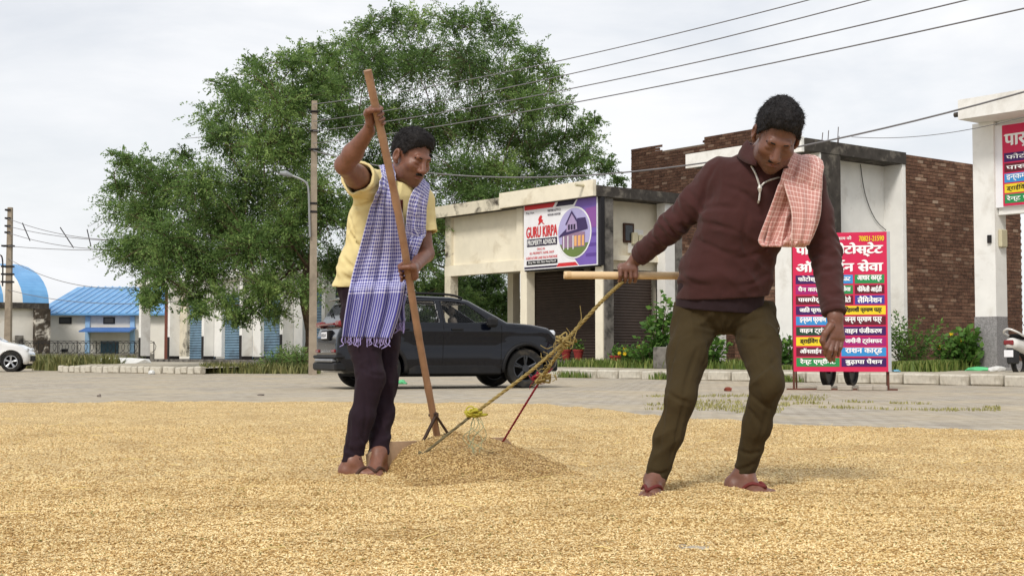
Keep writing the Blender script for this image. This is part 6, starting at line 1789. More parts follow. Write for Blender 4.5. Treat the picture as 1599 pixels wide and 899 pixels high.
# scarf, long end in front
rows = [(606, 292, 6.72, 628, 276, 6.74), (598, 268, 6.64, 620, 270, 6.64), (590, 272, 6.52, 617, 286, 6.50), (584, 300, 6.46, 622, 308, 6.45), (573, 345, 6.43, 630, 345, 6.44), (561, 390, 6.43, 634, 388, 6.43), (549, 435, 6.44, 633, 432, 6.42),
        (540, 482, 6.45, 626, 480, 6.42), (534, 526, 6.46, 611, 528, 6.42)]
G_ = drape(rows, 90, 46, J2, 6.0, 6.9, .018, [(.018, 3.3, .15, .10, .45), (.007, 7.7, .3, -.2, .3)], [0, 0, .6, .9, .9, .9, .8, .2, 0], 5)
scarf = sheet('scarf', G_, M_BLUECHK, man2, .005, scale_uv=(1, .42)); scarf['label'] = 'blue and white checked scarf with fringed ends'
def fringe(row, n_, ln0, parent):
    m = MB(); r_ = np.random.default_rng(5)
    for k_ in range(n_):
        f = (k_ + .5) / n_; i_ = f * (len(row) - 1); a = row[int(i_)]; l_ = ln0 * r_.uniform(.7, 1.25); sw = r_.normal(0, .008, 3)
        m.tube(poly_path([a + V3(0, 0, .003), a + V3(sw[0] * .6, sw[1] * .5, -l_ * .4), a + V3(-sw[0] * .3, sw[1], -l_ * .75), a + V3(sw[0] * 1.6, sw[1], -l_)], 10), [.0016, .0022, .0032, .0034, .0028, .0022, .0024, .0028, .0022, .001], 5)
    m.build('fringe', cloth_mat('fringe_yarn', lin(150, 138, 190), .2), parent)
fringe(G_[-1], 22, .040, scarf)
rows = [(626, 276, 6.78, 644, 284, 6.80), (636, 274, 6.72, 654, 288, 6.74), (638, 292, 6.60, 662, 306, 6.64), (636, 325, 6.52, 665, 330, 6.57), (632, 362, 6.49, 662, 366, 6.54), (627, 400, 6.48, 648, 405, 6.51), (622, 440, 6.48, 640, 442, 6.49), (616, 476, 6.48, 632, 476, 6.48), (619, 502, 6.48, 633, 501, 6.48)]
G_ = drape(rows, 72, 24, J2, 6.0, 6.95, .020, [(.009, 2.4, .15, .12, .5), (.004, 5.1, .3, -.2, .3)], [0, 0, .6, .9, .9, .7, .3, 0, 0], 8)
sc2 = sheet('scarf_end', G_, M_BLUECHK, scarf, .005, scale_uv=(1, .22)); fringe(G_[-1], 9, .05, scarf)

# ================================================================== SCRAPER, ROPE, BAR
M_BAMBOO = mat('bamboo', lin(156, 122, 96), .6, .16, 14, .2, 50, dirt=lin(124, 84, 60), dscale=9, dlo=.52, dhi=.75)
M_PLANK = mat('worn_plank', lin(160, 134, 108), .7, .16, 9, .2, 60)
M_IRON = mat('dark_iron', lin(70, 56, 50), .6, .25, 14, .2)
scr = thing('grain_scraper', 'wooden scraper blade with long bamboo pole pushed through the grain heap', 'scraper', (HA + HB) / 2)
bv = [];
m = MB()
out_ = [(-.03, -.01), (.86, -.01), (.86, .12), (.82, .158), (.04, .165), (-.03, .11)]
V = []
for nn in (-.012, .012):
    for a, z_ in out_: V.append(HA + hd * a + hn * (nn - .0 - (z_ * .10)) + V3(0, 0, z_))
n_ = len(out_)
m.add(V, [tuple(range(n_ - 1, -1, -1)), tuple(range(n_, 2 * n_))] + [(i, (i + 1) % n_, n_ + (i + 1) % n_, n_ + i) for i in range(n_)])
m.build('blade', M_PLANK, scr)
pts = []; rads = []
rn = random.Random(3)
for k in range(49):
    f = k / 48; q = pt + (pbm - pt) * f
    q = q + V3(.012 * math.sin(f * 5.2 + .4), 0, 0) * (1 - abs(2 * f - 1)) + V3(.010, 0, 0) * math.sin(pi * f)
    r = PR * (1.02 - .06 * f)
    if k in (8, 16, 25, 33, 41): r *= 1.10
    pts.append(q); rads.append(r)
m = MB(); m.tube(pts, rads, 14); m.build('pole', M_BAMBOO, scr, auto=50)
apex = pole_at(648) + hn * .022
for tt in (.262, .492):
    b_ = HA + hd * tt + hn * .004 + V3(0, 0, .125)
    m = MB(); d_ = unit(b_ - apex); m.tube([apex - d_ * .015, apex + (b_ - apex) * .5, b_ + d_ * .02], .0085, 4); m.build('bracket_arm', M_IRON, scr)
m = MB(); m.tube([apex - hn * .05, apex + hn * .012], .008, 8); m.build('bolt', M_IRON, scr)

# pull bar
t_len0 = (P(880, 430, 5.93)[0] - hand_c[0]); t_len1 = P(1060, 433, 6.02)[0] - hand_c[0]
bar = thing('pull_bar', 'pale hollow wooden bar held in the hand of the man in maroon', 'bar', hand_c - V3(0, 0, BAR_R), math.atan2(bar_a[1], bar_a[0]))
m = MB(); m.ring((t_len0, 0, BAR_R), 0, [(BAR_R, 0), (BAR_R, t_len1 - t_len0), (BAR_R * .6, t_len1 - t_len0), (BAR_R * .6, 0)], 20)
m.build('tube', mat('pale_wood', lin(216, 188, 148), .5, .08, 10, .05, dirt=lin(170, 130, 96), dscale=7, dlo=.58, dhi=.8), bar, world=False, auto=40)
m = MB(); m.ring((t_len0, 0, BAR_R), 0, [(BAR_R * 1.06, .012), (BAR_R * 1.06, .03), (BAR_R * .98, .03), (BAR_R * .98, .012)], 20); m.build('end_ring', mat('pale_wood_end', lin(198, 168, 126), .55, .1, 10, 0), bar, world=False)

# rope
M_JUTE = mat('jute', lin(150, 132, 84), .9, .25, 40, .3, 120); M_REDR = mat('red_rope', lin(140, 36, 52), .8, .3, 60, .3, 120)
M_YARN = mat('yellow_green_yarn', lin(178, 168, 62), .8, .2, 30, .2); M_GREYR = mat('grey_cord', lin(112, 104, 80), .9, .2, 40, .2)
rope = thing('pull_rope', 'frayed jute and red rope running from the scraper blade to the pull bar', 'rope', P(740, 700, 6.3))
def twist(path, r, m_, name, strands=3, n=90, tw=40, parent=rope):
    c = poly_path(path, n); m = MB()
    for s_ in range(strands):
        pp = []
        for i_ in range(n):
            t_ = unit(c[min(i_ + 1, n - 1)] - c[max(i_ - 1, 0)]); u_ = unit(np.cross(t_, V3(0, 1, .2))); w_ = np.cross(t_, u_)
            a = 2 * pi * s_ / strands + i_ / n * tw; pp.append(c[i_] + r * .55 * (math.cos(a) * u_ + math.sin(a) * w_))
        m.tube(pp, r * .62, 5)
    return m.build(name, m_, parent, smooth=True)
hn_ = hand_c + V3(-.02, -.02, -.028)
kA = P(884, 531, 6.06); kB = P(741, 645, 6.24); kC = P(846, 590, 6.36)
twist([hn_, P(940, 470, 5.98), kA], .0078, M_JUTE, 'jute_strand', tw=50)
twist([kA, P(830, 578, 6.12), kB], .0072, M_JUTE, 'jute_strand', tw=60)
twist([kA + V3(.01, 0, -.01), P(866, 560, 6.2), kC], .0075, M_JUTE, 'jute_strand', tw=24)
twist([kB, P(700, 677, 6.29), P(660, 709, 6.33), P(652, 713, 6.40)], .006, M_GREYR, 'cord', tw=26)
twist([kC, P(815, 640, 6.55), P(781, 696, 6.86)], .0048, M_REDR, 'red_cord', tw=60)
def knot(c, r, m_, n_, parent=rope, seed=1, name='knot', th=.006):
    g = np.random.default_rng(seed); m = MB()
    for k in range(n_):
        p_ = [c + g.normal(0, r, 3) * [1, .6, .8] for _ in range(5)]
        m.tube(poly_path(p_, 18), th * g.uniform(.6, 1.1), 5)
    m.build(name, m_, parent, smooth=True)
knot(kA, .018, M_JUTE, 7, seed=2); knot(kB, .017, M_YARN, 8, seed=3); knot(kC, .018, M_JUTE, 6, seed=4); knot(kC + V3(-.02, 0, .01), .014, M_REDR, 5, seed=6)
knot(P(781, 696, 6.84), .008, M_REDR, 4, seed=8); knot(P(658, 709, 6.32), .010, M_GREYR, 5, seed=9)
def fray(a, b, n_, sp, seed, m_, th=.0016):
    g = np.random.default_rng(seed); m = MB()
    for k in range(n_):
        f = g.random(); q = a + (b - a) * f; d_ = g.normal(0, 1, 3) * [1, .4, 1]
        m.tube(poly_path([q, q + d_ * sp * .5, q + d_ * sp + V3(0, 0, -sp * .5), q + d_ * sp * 1.2 + g.normal(0, sp * .5, 3)], 12), th, 4)
    m.build('frayed_fibre', m_, rope)
fray(kA, P(850, 562, 6.1), 20, .024, 4, M_JUTE); fray(kA, P(905, 510, 6.0), 6, .024, 14, M_JUTE); fray(P(850, 570, 6.2), kC, 9, .022, 5, M_JUTE); fray(kC, kC + V3(.10, 0, .03), 6, .02, 7, M_JUTE); fray(kC, kC, 7, .03, 16, M_REDR)
g = np.random.default_rng(1)
m = MB()
for k in range(7):
    q = kB + V3(g.uniform(-.01, .02), 0, -.01); m.tube(poly_path([q, q + V3(g.uniform(-.03, .04), g.uniform(-.02, .02), -.05), q + V3(g.uniform(-.05, .05), 0, -.10), q + V3(g.uniform(-.04, .05), 0, -.13 - .04 * g.random())], 14), .0014, 4)
m.build('hanging_thread', mat('pale_thread', lin(150, 158, 128), .8, .2, 10, 0), rope)
m = MB(); c0 = kB + V3(-.018, -.01, .012); m.tube([c0 + .020 * V3(math.cos(a), .2 * math.sin(a), math.sin(a)) for a in np.linspace(0, 2 * pi, 18)], .0035, 5, caps=False); m.build('yarn_loop', M_YARN, rope, smooth=True)

# ================================================================== TREES AND PLANTS
def leaf_mat(name, lo, mid, hi, trans=.35):
    t = NT(name); a = t.attr('tint')
    c = t.ramp(a.outputs['Fac'], [(0, lo), (.5, mid), (1, hi)]); t.base(c); t.rough(.55, .25)
    tr = t.n('ShaderNodeBsdfTranslucent'); t.L(c, tr.inputs[0]); mx_ = t.n('ShaderNodeMixShader'); mx_.inputs[0].default_value = trans
    t.L(t.b.outputs[0], mx_.inputs[1]); t.L(tr.outputs[0], mx_.inputs[2]); t.L(mx_.outputs[0], t.out.inputs[0])
    return t.m
M_LEAF = leaf_mat('acacia_leaf', lin(60, 80, 46), lin(114, 144, 80), lin(172, 194, 116), .5)
M_LEAF2 = leaf_mat('shrub_leaf', lin(52, 84, 36), lin(84, 122, 52), lin(128, 160, 78))
M_GRASS = leaf_mat('grass_blade', lin(62, 84, 36), lin(104, 124, 58), lin(156, 158, 92), .25)
M_VERGE = leaf_mat('verge_blade', lin(70, 78, 42), lin(112, 116, 68), lin(158, 152, 104), .2)
M_DRYG = leaf_mat('dry_grass', lin(120, 118, 70), lin(150, 146, 92), lin(178, 170, 116), .2)
M_BARK = mat('bark', lin(96, 80, 64), .95, .25, 10, .8, 30, dirt=lin(52, 44, 38), dscale=4, bdist=.03)

def leaf_quads(c, d, n, ln, wd, r_):
    """c (k,3) centres, d (k,3) length directions -> quads with the given leaf length and width"""
    k = len(c); a = r_.normal(0, 1, (k, 3)); s_ = np.cross(d, a); s_ /= np.linalg.norm(s_, axis=1, keepdims=True) + 1e-9
    L_ = (ln * r_.uniform(.6, 1.3, k))[:, None] / 2; W_ = (wd * r_.uniform(.6, 1.3, k))[:, None] / 2
    V = np.stack([c - d * L_, c + s_ * W_, c + d * L_, c - s_ * W_], 1).reshape(-1, 3)
    return V, np.arange(k * 4).reshape(-1, 4)
def make_tree(name, label, base, blobs, Y, seed, trunk_r, fork_z, dens=1.0, leaf=(.10, .042), mat_=None, stems=1, droop=.22, dep=1.0, fill=False):
    r_ = np.random.default_rng(seed)
    T_ = thing(name, label, 'tree', base)
    cs = []
    for (px, py, rp) in list(blobs) + [(a + r_.uniform(-22, 22), b + r_.uniform(-18, 18), c * .9) for a, b, c in blobs if c > 42 and fill]:
        yy = Y + r_.uniform(-2.2, 2.6) * dep; c = P(px, py, yy); cs.append((c, rp / FPX * yy))
    fork = np.array(base) + V3(r_.uniform(-.3, .3), r_.uniform(-.3, .3), fork_z)
    m = MB(); lean = [np.array(base), np.array(base) + V3(.08, .05, fork_z * .35), np.array(base) * .5 + fork * .5 + V3(-.12, 0, fork_z * .2), fork]
    lean[2][2] = fork_z * .72
    m.tube(poly_path(lean, 12), list(np.linspace(trunk_r * 1.25, trunk_r * .85, 12)), 10); m.build('trunk', M_BARK, T_, smooth=True)
    # limbs: a few main boughs, the rest branch from the nearest earlier one
    nodes = [(fork, trunk_r * .8)]; m = MB(); order = sorted(range(len(cs)), key=lambda i_: np.linalg.norm(cs[i_][0] - fork))
    for i_ in order:
        c, r = cs[i_]; tgt = c - V3(0, 0, r * .25)
        best = min(nodes, key=lambda q: np.linalg.norm(q[0] - tgt) + .35 * np.linalg.norm(q[0] - fork))
        a, ra = best; d_ = np.linalg.norm(tgt - a)
        mid = a * .55 + tgt * .45 + V3(r_.normal(0, .12 * d_), r_.normal(0, .12 * d_), .12 * d_)
        r0 = max(.022, min(ra * .8, .03 + .020 * d_)); pp = poly_path([a, mid, tgt], 9)
        m.tube(pp, list(np.linspace(r0, r0 * .45, 9)), 6); nodes.append((tgt, r0 * .6)); nodes.append((mid, r0 * .75))
    m.build('limbs', M_BARK, T_, smooth=True)
    Vs = []; Fs = []; Ts = []; n0 = 0; tw = MB(); twV = []
    for c, r in cs:
        nt_ = int(95 * r ** 1.6 * dens) + 12
        u = r_.normal(0, 1, (nt_, 3)); u /= np.linalg.norm(u, axis=1, keepdims=True); u[:, 2] = u[:, 2] * .85 + .08
        blob_t = r_.normal(0, .10)
        for q in range(nt_):
            wisp = r_.random() < .26; reach = r * (r_.uniform(1.15, 1.6) if wisp else r_.uniform(.5, 1.12)); st0 = c + u[q] * r * r_.uniform(.05, .5); en = c + u[q] * reach
            en = en + V3(r_.normal(0, .1), r_.normal(0, .1), -droop * reach * r_.uniform(.2, 1.2))
            kk = int(r_.integers(20, 36)); f = r_.random(kk) ** .75
            L_ = st0[None] * (1 - f[:, None]) + en[None] * f[:, None]; L_[:, 2] += .22 * reach * (f * (1 - f)) * 2
            spread = (.05 + .10 * r * (1 - .5 * f)) * (.55 if wisp else 1)
            L_ = L_ + r_.normal(0, 1, (kk, 3)) * spread[:, None] * .55
            dd = unit(en - st0)[None] + r_.normal(0, .7, (kk, 3)); dd /= np.linalg.norm(dd, axis=1, keepdims=True)
            V, Fq = leaf_quads(L_, dd, kk, leaf[0], leaf[1], r_); Vs.append(V); Fs.append(Fq + n0); n0 += len(V)
            tv = np.clip(.46 + blob_t + r_.normal(0, .13) + .12 * (f - .5) + r_.normal(0, .10, kk), 0, 1); Ts.append(np.repeat(tv, 4))
            if q % 4 == 0: twV.append((st0, (st0 + en) / 2 + V3(0, 0, .05 * reach), en))
    me = mesh_np('crown', np.concatenate(Vs), np.concatenate(Fs), False, {'tint': np.concatenate(Ts)})
    link('crown', me, mat_ or M_LEAF, T_)
    for a, b_, c in twV: tw.tube([a, b_, c], [.016, .011, .004], 3, caps=False)
    tw.build('twigs', M_BARK, T_)
    return T_
YA_, YB_ = 45.5, 47.5
blA = [(212, 268, 40), (188, 250, 24), (185, 292, 28), (196, 330, 42), (212, 392, 46), (250, 300, 56), (262, 372, 60), (255, 432, 44), (290, 250, 26), (318, 335, 66), (328, 415, 60), (300, 462, 34), (350, 470, 36), (240, 462, 26), (310, 486, 24), (365, 492, 24), (430, 490, 24), (400, 478, 30), (385, 300, 66), (400, 385, 66), (412, 450, 44),
       (352, 222, 46), (330, 185, 34), (372, 165, 44), (352, 135, 26), (415, 125, 40), (455, 100, 34), (440, 170, 56), (420, 230, 60), (470, 230, 56), (460, 310, 64), (455, 400, 60), (470, 455, 40), (505, 130, 40), (470, 92, 32), (500, 88, 34), (525, 95, 30), (488, 150, 46), (395, 102, 24), (505, 340, 50), (225, 340, 50), (305, 290, 44), (235, 470, 22), (378, 500, 18), (290, 395, 50), (365, 360, 60), (430, 350, 55)]
blB = [(548, 75, 36), (575, 48, 34), (612, 32, 32), (655, 34, 40), (706, 38, 40), (752, 36, 38), (790, 62, 40), (830, 92, 36), (858, 118, 28), (530, 125, 44), (590, 110, 58), (655, 105, 60), (725, 110, 60), (792, 130, 56), (845, 165, 46), (880, 175, 26), (545, 195, 54), (610, 190, 60), (680, 195, 62), (750, 200, 62), (815, 215, 56), (868, 222, 40), (905, 205, 30), (928, 190, 18), (920, 240, 34), (945, 262, 22), (890, 268, 40), (965, 283, 14), (575, 265, 58), (650, 275, 58), (720, 275, 58), (785, 275, 50), (838, 272, 38), (852, 298, 32), (805, 305, 40), (750, 315, 46),
       (555, 340, 52), (620, 345, 52), (690, 345, 48), (540, 415, 46), (605, 420, 46), (672, 400, 44), (700, 440, 34), (560, 470, 36), (640, 460, 36)]
bA = P(481, 575, YA_); bA[2] = .05
bB = P(700, 570, YB_ + 1.0); bB[2] = .05
make_tree('acacia_tree', 'feathery green tree at left hanging over the row of shuttered shops', bA, blA, YA_, 11, .16, 3.4, dens=1.1, fill=True)
make_tree('acacia_tree', 'tallest feathery green tree rising behind the man with the pole', bB, blB, YB_, 12, .26, 3.0, dens=1.1, fill=True)
# dense scrub under the trees, behind the car
blC = [(700, 450, 34), (735, 445, 30), (770, 440, 26), (800, 480, 26), (800, 530, 26), (690, 480, 34), (670, 460, 30), (720, 500, 34), (755, 470, 34), (790, 505, 30), (745, 520, 34), (700, 535, 30), (720, 470, 34), (750, 500, 34), (700, 510, 30), (780, 470, 24), (770, 520, 26), (655, 505, 30), (640, 540, 26), (735, 540, 24)]
bC = P(730, 568, 55); bC[2] = .05
make_tree('thicket_tree', 'dark scrubby tree seen through the open bay of the cream shop', bC, blC, 52.5, 13, .12, .8, dens=2.2, dep=.4)

def make_bush(name, label, base, h, rad, n, leaf, seed, mat_=None, flowers=None, group=None, upright=.5, cat='plant'):
    r_ = np.random.default_rng(seed); B_ = thing(name, label, cat, base, 0, group); b_ = np.asarray(base, float)
    m = MB(); Vs = []; Fs = []; Ts = []; n0 = 0; tips = []
    ns = max(5, n // 26)
    for k in range(ns):
        a = r_.uniform(0, 2 * pi); rr = rad * math.sqrt(r_.random()); hh_ = h * r_.uniform(.55, 1.0) * (1 - .35 * (rr / rad) ** 2)
        top = b_ + V3(math.cos(a) * rr, math.sin(a) * rr, hh_); mid = b_ + V3(math.cos(a) * rr * (1 - upright), math.sin(a) * rr * (1 - upright), hh_ * .55)
        pp = poly_path([b_ + V3(math.cos(a) * rr * .25, math.sin(a) * rr * .25, 0), mid, top], 8); m.tube(pp, list(np.linspace(.010, .004, 8)), 4); tips.append(top)
        kk = n // ns; f = .2 + .8 * r_.random(kk); c = np.stack([np.interp(f * 7, np.arange(8), pp[:, i_]) for i_ in range(3)], -1)
        o = r_.normal(0, 1, (kk, 3)); o[:, 2] = np.abs(o[:, 2]) * .5; o /= np.linalg.norm(o, axis=1, keepdims=True); c = c + o * leaf[0] * r_.uniform(.4, 1.3, (kk, 1))
        V, Fq = leaf_quads(c, o, kk, leaf[0], leaf[1], r_); Vs.append(V); Fs.append(Fq + n0); n0 += len(V)
        Ts.append(np.repeat(np.clip(.45 + r_.normal(0, .1) + .25 * (f - .6) + r_.normal(0, .14, kk), 0, 1), 4))
    m.build('stems', M_BARK, B_)
    me = mesh_np('foliage', np.concatenate(Vs), np.concatenate(Fs), False, {'tint': np.concatenate(Ts)}); link('foliage', me, mat_ or M_LEAF2, B_)
    if flowers:
        for k in range(flowers[0]):
            q = tips[k % len(tips)] + r_.normal(0, .05, 3) + V3(0, -.05, .03); mm = MB()
            for a in range(6): mm.tube([q, q + .05 * V3(math.cos(a * pi / 3), -.3, math.sin(a * pi / 3))], [.018, .012], 5)
            mm.build('flower', flowers[1], B_)
    return B_
M_YFL = mat('yellow_flower', lin(226, 190, 40), .6, .1, 8, 0); M_RFL = mat('orange_flower', lin(214, 98, 40), .6, .1, 8, 0)
def gp(px, w, s=None):
    q = st(s_at(px, w), w, 0); q[2] = pave_z(w); return q
make_bush('leafy_shrub', 'tall leafy green shrub with round leaves beside the brown shutter', gp(1032, 3.3), 2.1, .42, 520, (.17, .12), 21, upright=.75)
make_bush('leafy_shrub', 'lower bright shrub spreading at the foot of the tall leafy shrub', gp(1010, 2.9), .85, .50, 380, (.14, .10), 22)
make_bush('flowering_plant', 'small plant with yellow and orange flowers beside the brown shutter', gp(982, 3.2), .75, .40, 420, (.11, .045), 23, flowers=(5, M_YFL))
make_bush('leafy_shrub', 'green shrub seen between the legs of the man in maroon', gp(1110, 3.0), .95, .60, 520, (.15, .10), 24)
make_bush('leafy_shrub', 'dark shrub between the walking man and the pink standing sign', gp(1225, 3.2), .95, .45, 380, (.13, .09), 25)
make_bush('wild_bush', 'pale fuzzy bush against the white recess wall right of the sign', st(wR + .55, 4.9, .2), 1.35, .70, 900, (.10, .04), 26)
make_bush('wild_bush', 'dark green bush at the foot of the brick side wall', st(wR + .75, 6.4, .2), 1.55, .95, 1300, (.11, .05), 27)
make_bush('flowering_plant', 'leafy plant with yellow flowers left of the terrazzo column foot', gp(1478, 3.6), 1.0, .35, 420, (.12, .07), 28, flowers=(3, M_YFL))
make_bush('leafy_shrub', 'broad-leaved green shrub touching the terrazzo column foot', gp(1507, 3.75), .95, .38, 420, (.17, .12), 29)
make_bush('wild_bush', 'bush behind the scooter at the right edge', st(tC + .7, 5.2, .25), 1.5, .6, 600, (.12, .06), 30)
for k, (px, py, yy, h_, r_, lab) in enumerate(((455, 580, 43.5, 1.0, .7, 'weedy bush beside the foot of the tall concrete pole'), (430, 582, 42.6, .75, .6, 'lower weedy bush left of the tall concrete pole'), (470, 583, 41.5, .9, .55, 'ragged weed clump right at the foot of the tall concrete pole'))):
    q = P(px, py, yy); q[2] = .02; make_bush('wild_bush', lab, q, h_, r_, 800, (.12, .035), 40 + k, mat_=M_LEAF)

# grass: verges, tufts
def grass_patch(name, label, pts, h, seed, mat_, wid=.012):
    r_ = np.random.default_rng(seed); k = len(pts); hh_ = h * r_.uniform(.4, 1.2, k); a = r_.uniform(0, 2 * pi, k); ln_ = hh_ * r_.uniform(.1, .7, k)
    d = np.stack([np.cos(a), np.sin(a), 0 * a], -1); s_ = np.stack([-np.sin(a), np.cos(a), 0 * a], -1) * wid * r_.uniform(.6, 1.4, (k, 1))
    mid = pts + d * (ln_ * .35)[:, None] + np.stack([0 * a, 0 * a, hh_ * .6], -1); tip = pts + d * ln_[:, None] + np.stack([0 * a, 0 * a, hh_], -1)
    V = np.stack([pts - s_, pts + s_, mid + s_ * .7, mid - s_ * .7, tip], 1).reshape(-1, 3); i_ = np.arange(k)[:, None] * 5
    me = mesh_np(name, V, [i_ + np.array([[0, 1, 2, 3]]), i_ + np.array([[3, 2, 4]])], False, {'tint': np.repeat(np.clip(r_.normal(.5, .22, k), 0, 1), 5)})
    return tag(link(name, me, mat_, auto_origin=False), label, 'grass', kind='stuff')
def scatter(poly_px, n, seed, z=.0, clump=0):
    """random points in a quad given by four ground pixels"""
    r_ = np.random.default_rng(seed); q = [P(a, HOR + 1, 1) * 0 + V3((a - CX) / FPX * b_, b_, z) for a, b_ in poly_px]
    u, v = r_.random(n)[:, None], r_.random(n)[:, None]
    p = (q[0] * (1 - u) + q[1] * u) * (1 - v) + (q[3] * (1 - u) + q[2] * u) * v
    if clump:
        k = vnoise(p * clump, seed) > .05; p = p[k]
    return p
grass_patch('verge_grass', 'rough green verge grass beyond the white car at left', scatter([(30, 50), (135, 46), (230, 62), (20, 66)], 9000, 1, clump=.5), .55, 1, M_VERGE, .03)
grass_patch('verge_grass', 'weedy grass strip left of the concrete pole', scatter([(312, 41), (500, 40), (500, 48), (325, 50)], 7000, 2, clump=.8), .32, 2, M_VERGE, .025)
grass_patch('verge_grass', 'short grass in front of the white recess wall', np.array([st(a, b_, pave_z(b_)) for a, b_ in zip(np.random.default_rng(3).uniform(wR - 1.2, tL + .1, 5000), np.random.default_rng(4).uniform(2.3, 4.6, 5000))]), .22, 3, M_GRASS, .02)
grass_patch('verge_grass', 'low weeds in front of the brown shutter', np.array([st(a, b_, pave_z(b_)) for a, b_ in zip(np.random.default_rng(5).uniform(gR - .3, wL + 2.5, 2600), np.random.default_rng(6).uniform(2.4, 3.5, 2600))]), .24, 4, M_GRASS, .02)
grass_patch('road_grass', 'sparse grass growing between the road pavers', np.concatenate([scatter([(960, 14.5), (1240, 13.0), (1300, 19.0), (1010, 19.5)], 3000, 7, .004, 1.6), scatter([(1200, 15.0), (1560, 13.5), (1560, 15.2), (1240, 17.2)], 2200, 8, .004, 1.6)]), .035, 5, M_DRYG, .007)
rk = np.random.default_rng(12)
q = np.array([st(s_, -.22 + .12 * rk.normal(), .01) for s_ in np.concatenate([rk.normal(c_, .18, 160) for c_ in (-5.6, -5.1, -2.2, 1.4, -8.2)])])
grass_patch('kerb_weeds', 'weeds sprouting along the foot of the kerb', q, .16, 6, M_GRASS, .012)

# flower pots, blocks, litter
def pot(px, w, lab):
    q = gp(px, w); q[2] = ZP if w > 3.6 else pave_z(w); o = thing('flower_pot', lab, 'flower pot', q, 0, 'red flower pots')
    m = MB(); m.ring((0, 0, 0), 2, [(.10, 0), (.15, .26), (.17, .27), (.17, .32), (.145, .32), (.13, .26), (.08, .03)], 18); m.build('pot', mat('red_pot', lin(140, 52, 48), .7, .15, 6, 0), o, world=False, auto=40)
    m = MB(); m.cyl((0, 0, 0), .135, 2, .2, .27, 16); m.build('soil', M_DARK, o, world=False)
    r_ = np.random.default_rng(int(px)); c = r_.normal(0, .09, (90, 3)) + [0, 0, .42]; d = r_.normal(0, 1, (90, 3)); d /= np.linalg.norm(d, axis=1, keepdims=True)
    V, Fq = leaf_quads(c, d, 90, .12, .05, r_); link('foliage', mesh_np('foliage', V, Fq, False, {'tint': np.repeat(r_.random(90), 4)}), M_LEAF2, o, world=False)
pot(884, 4.7, 'left red flower pot in front of the brown shutter'); pot(903, 4.7, 'right red flower pot in front of the brown shutter'); pot(961, 3.4, 'red flower pot beside the yellow flowers')
q = gp(1038, 2.6); m = MB(); m.bbox(-.25, .25, -.2, .2, -.02, .55, .03); m.rot(SRZ); m.move(q); tag(m.build('concrete_block', M_CONC), 'grey concrete block below the tall leafy shrub', 'block')
def litter(name, px, py, size, m_, lab, cat, seed, z=.006, Y=None):
    Yq = Y if Y else FPX * (CAMZ - z) / (py - HOR); q = P(px, py, Yq); q[2] = z; r_ = np.random.default_rng(seed)
    bm = bmesh.new(); bmesh.ops.create_icosphere(bm, subdivisions=2, radius=1)
    for v in bm.verts:
        n_ = float(vnoise(np.array([v.co[:]]) * 1.9, seed)[0]); v.co *= 1 + .45 * n_; v.co.x *= size[0]; v.co.y *= size[1]; v.co.z = max(-.3, v.co.z) * size[2] + size[2] * .3
    me = bpy.data.meshes.new(name); bm.to_mesh(me); bm.free(); me.transform(Matrix.Rotation(r_.uniform(0, 6), 4, 'Z')); me.transform(Matrix.Translation(Vector(q)))
    return tag(link(name, me, m_), lab, cat)
L_W = mat('litter_white', lin(214, 214, 212), .6, .1, 8, .2); L_P = mat('litter_pink', lin(206, 140, 132), .6, .1, 8, .2); L_G = mat('litter_green', lin(96, 190, 130), .5, .1, 8, .2); L_S = mat('stone_grey', lin(120, 112, 104), .9, .2, 8, .4)
L_B = mat('litter_blue', lin(110, 170, 200), .5, .1, 8, .2); L_R = mat('brick_red', lin(120, 62, 48), .9, .2, 8, .3)
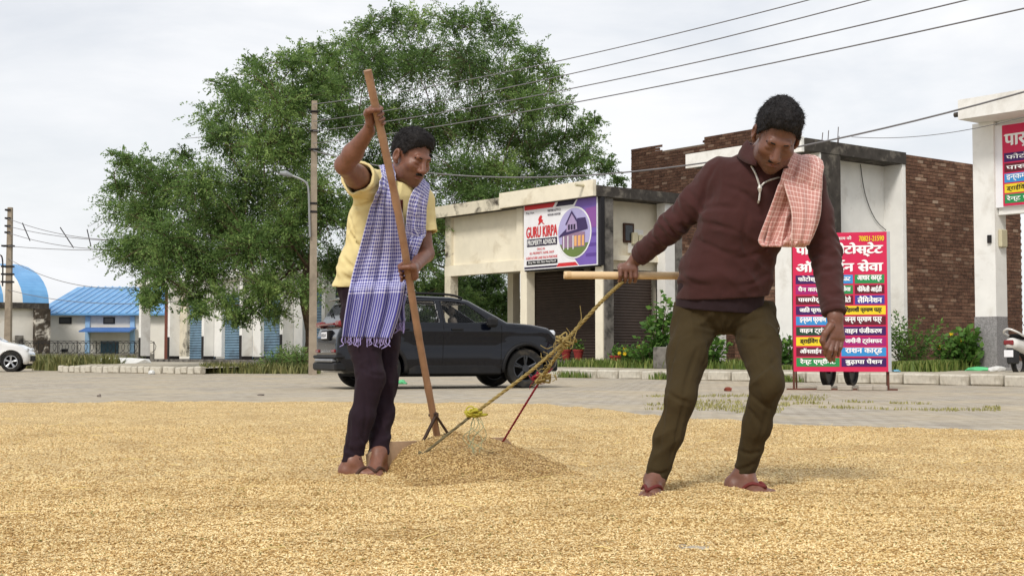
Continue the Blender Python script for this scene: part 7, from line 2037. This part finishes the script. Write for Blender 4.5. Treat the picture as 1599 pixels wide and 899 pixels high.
items = [('plastic_bag', 628, 599, (.16, .10, .06), L_G, 'green plastic bag lying under the dark car', 'bag'), ('stone', 1412, 599, (.18, .12, .09), L_S, 'grey stone lying on the road right of the pink sign', 'stone'),
         ('crumpled_paper', 1495, 597, (.10, .08, .07), L_P, 'pinkish crumpled litter at the kerb', 'litter'), ('crumpled_paper', 1568, 597, (.11, .08, .09), L_W, 'white crumpled litter at the kerb near the right edge', 'litter'),
         ('crumpled_paper', 1440, 597, (.09, .06, .04), L_W, 'small white scrap at the kerb left of the pinkish litter', 'litter'), ('crumpled_paper', 1092, 592, (.12, .08, .05), L_W, 'white litter at the kerb between the walking man\'s legs', 'litter'),
         ('crumpled_paper', 1150, 593, (.20, .08, .05), L_W, 'wide scatter of pale litter at the kerb behind the walking man', 'litter'), ('crumpled_paper', 1001, 591, (.12, .07, .04), L_W, 'white scrap at the kerb left of the walking man', 'litter'),
         ('brick_piece', 1136, 610, (.09, .05, .05), L_R, 'lone red brick piece on the road behind the walking man', 'brick'), ('stone', 155, 619, (.03, .025, .03), L_S, 'small dark stone on the road at left', 'stone'),
         ('crumpled_paper', 237, 584, (.16, .10, .10), L_W, 'white litter in front of the left kerb', 'litter'), ('crumpled_paper', 1590, 598, (.10, .07, .05), L_P, 'pink scrap at the kerb by the right edge', 'litter'),
         ('stone', 407, 617, (.06, .03, .02), L_S, 'flat stone on the road left of the car', 'stone')]
for k, it in enumerate(items): litter(*it, 50 + k)
for k, (px, w, sz, m_, lab) in enumerate(((1400, 2.2, (.22, .10, .04), L_B, 'pale blue litter on the pavement beside the grass'), (1525, 3.4, (.26, .12, .08), L_G, 'green plastic litter at the column foot'), (1556, 3.3, (.18, .10, .09), L_W, 'white plastic litter beside the column foot'),
                                       (1410, 3.0, (.12, .08, .06), L_W, 'white scrap lying in the grass below the recess wall'))):
    q = gp(px, w); a, b_ = pix(q); litter('plastic_litter', px, b_, sz, m_, lab, 'litter', 80 + k, z=q[2], Y=q[1])
for k, (px, py, yy, lab) in enumerate(((390, 573, 47, 'leftmost pale rubble lump in the weeds under the trees'), (402, 574, 46.5, 'rightmost pale rubble lump in the weeds under the trees'))):
    q = P(px, py, yy); litter('rubble', px, py, (.45, .3, .22), mat('rubble', lin(190, 184, 172), .9, .15, 5, .4), lab, 'rubble', 90 + k, z=.05, Y=yy)
litter('plastic_litter', 186, 563, (1.1, .5, .25), L_W, 'white sheet of plastic on the verge before the warehouse', 'litter', 95, z=.15, Y=55)
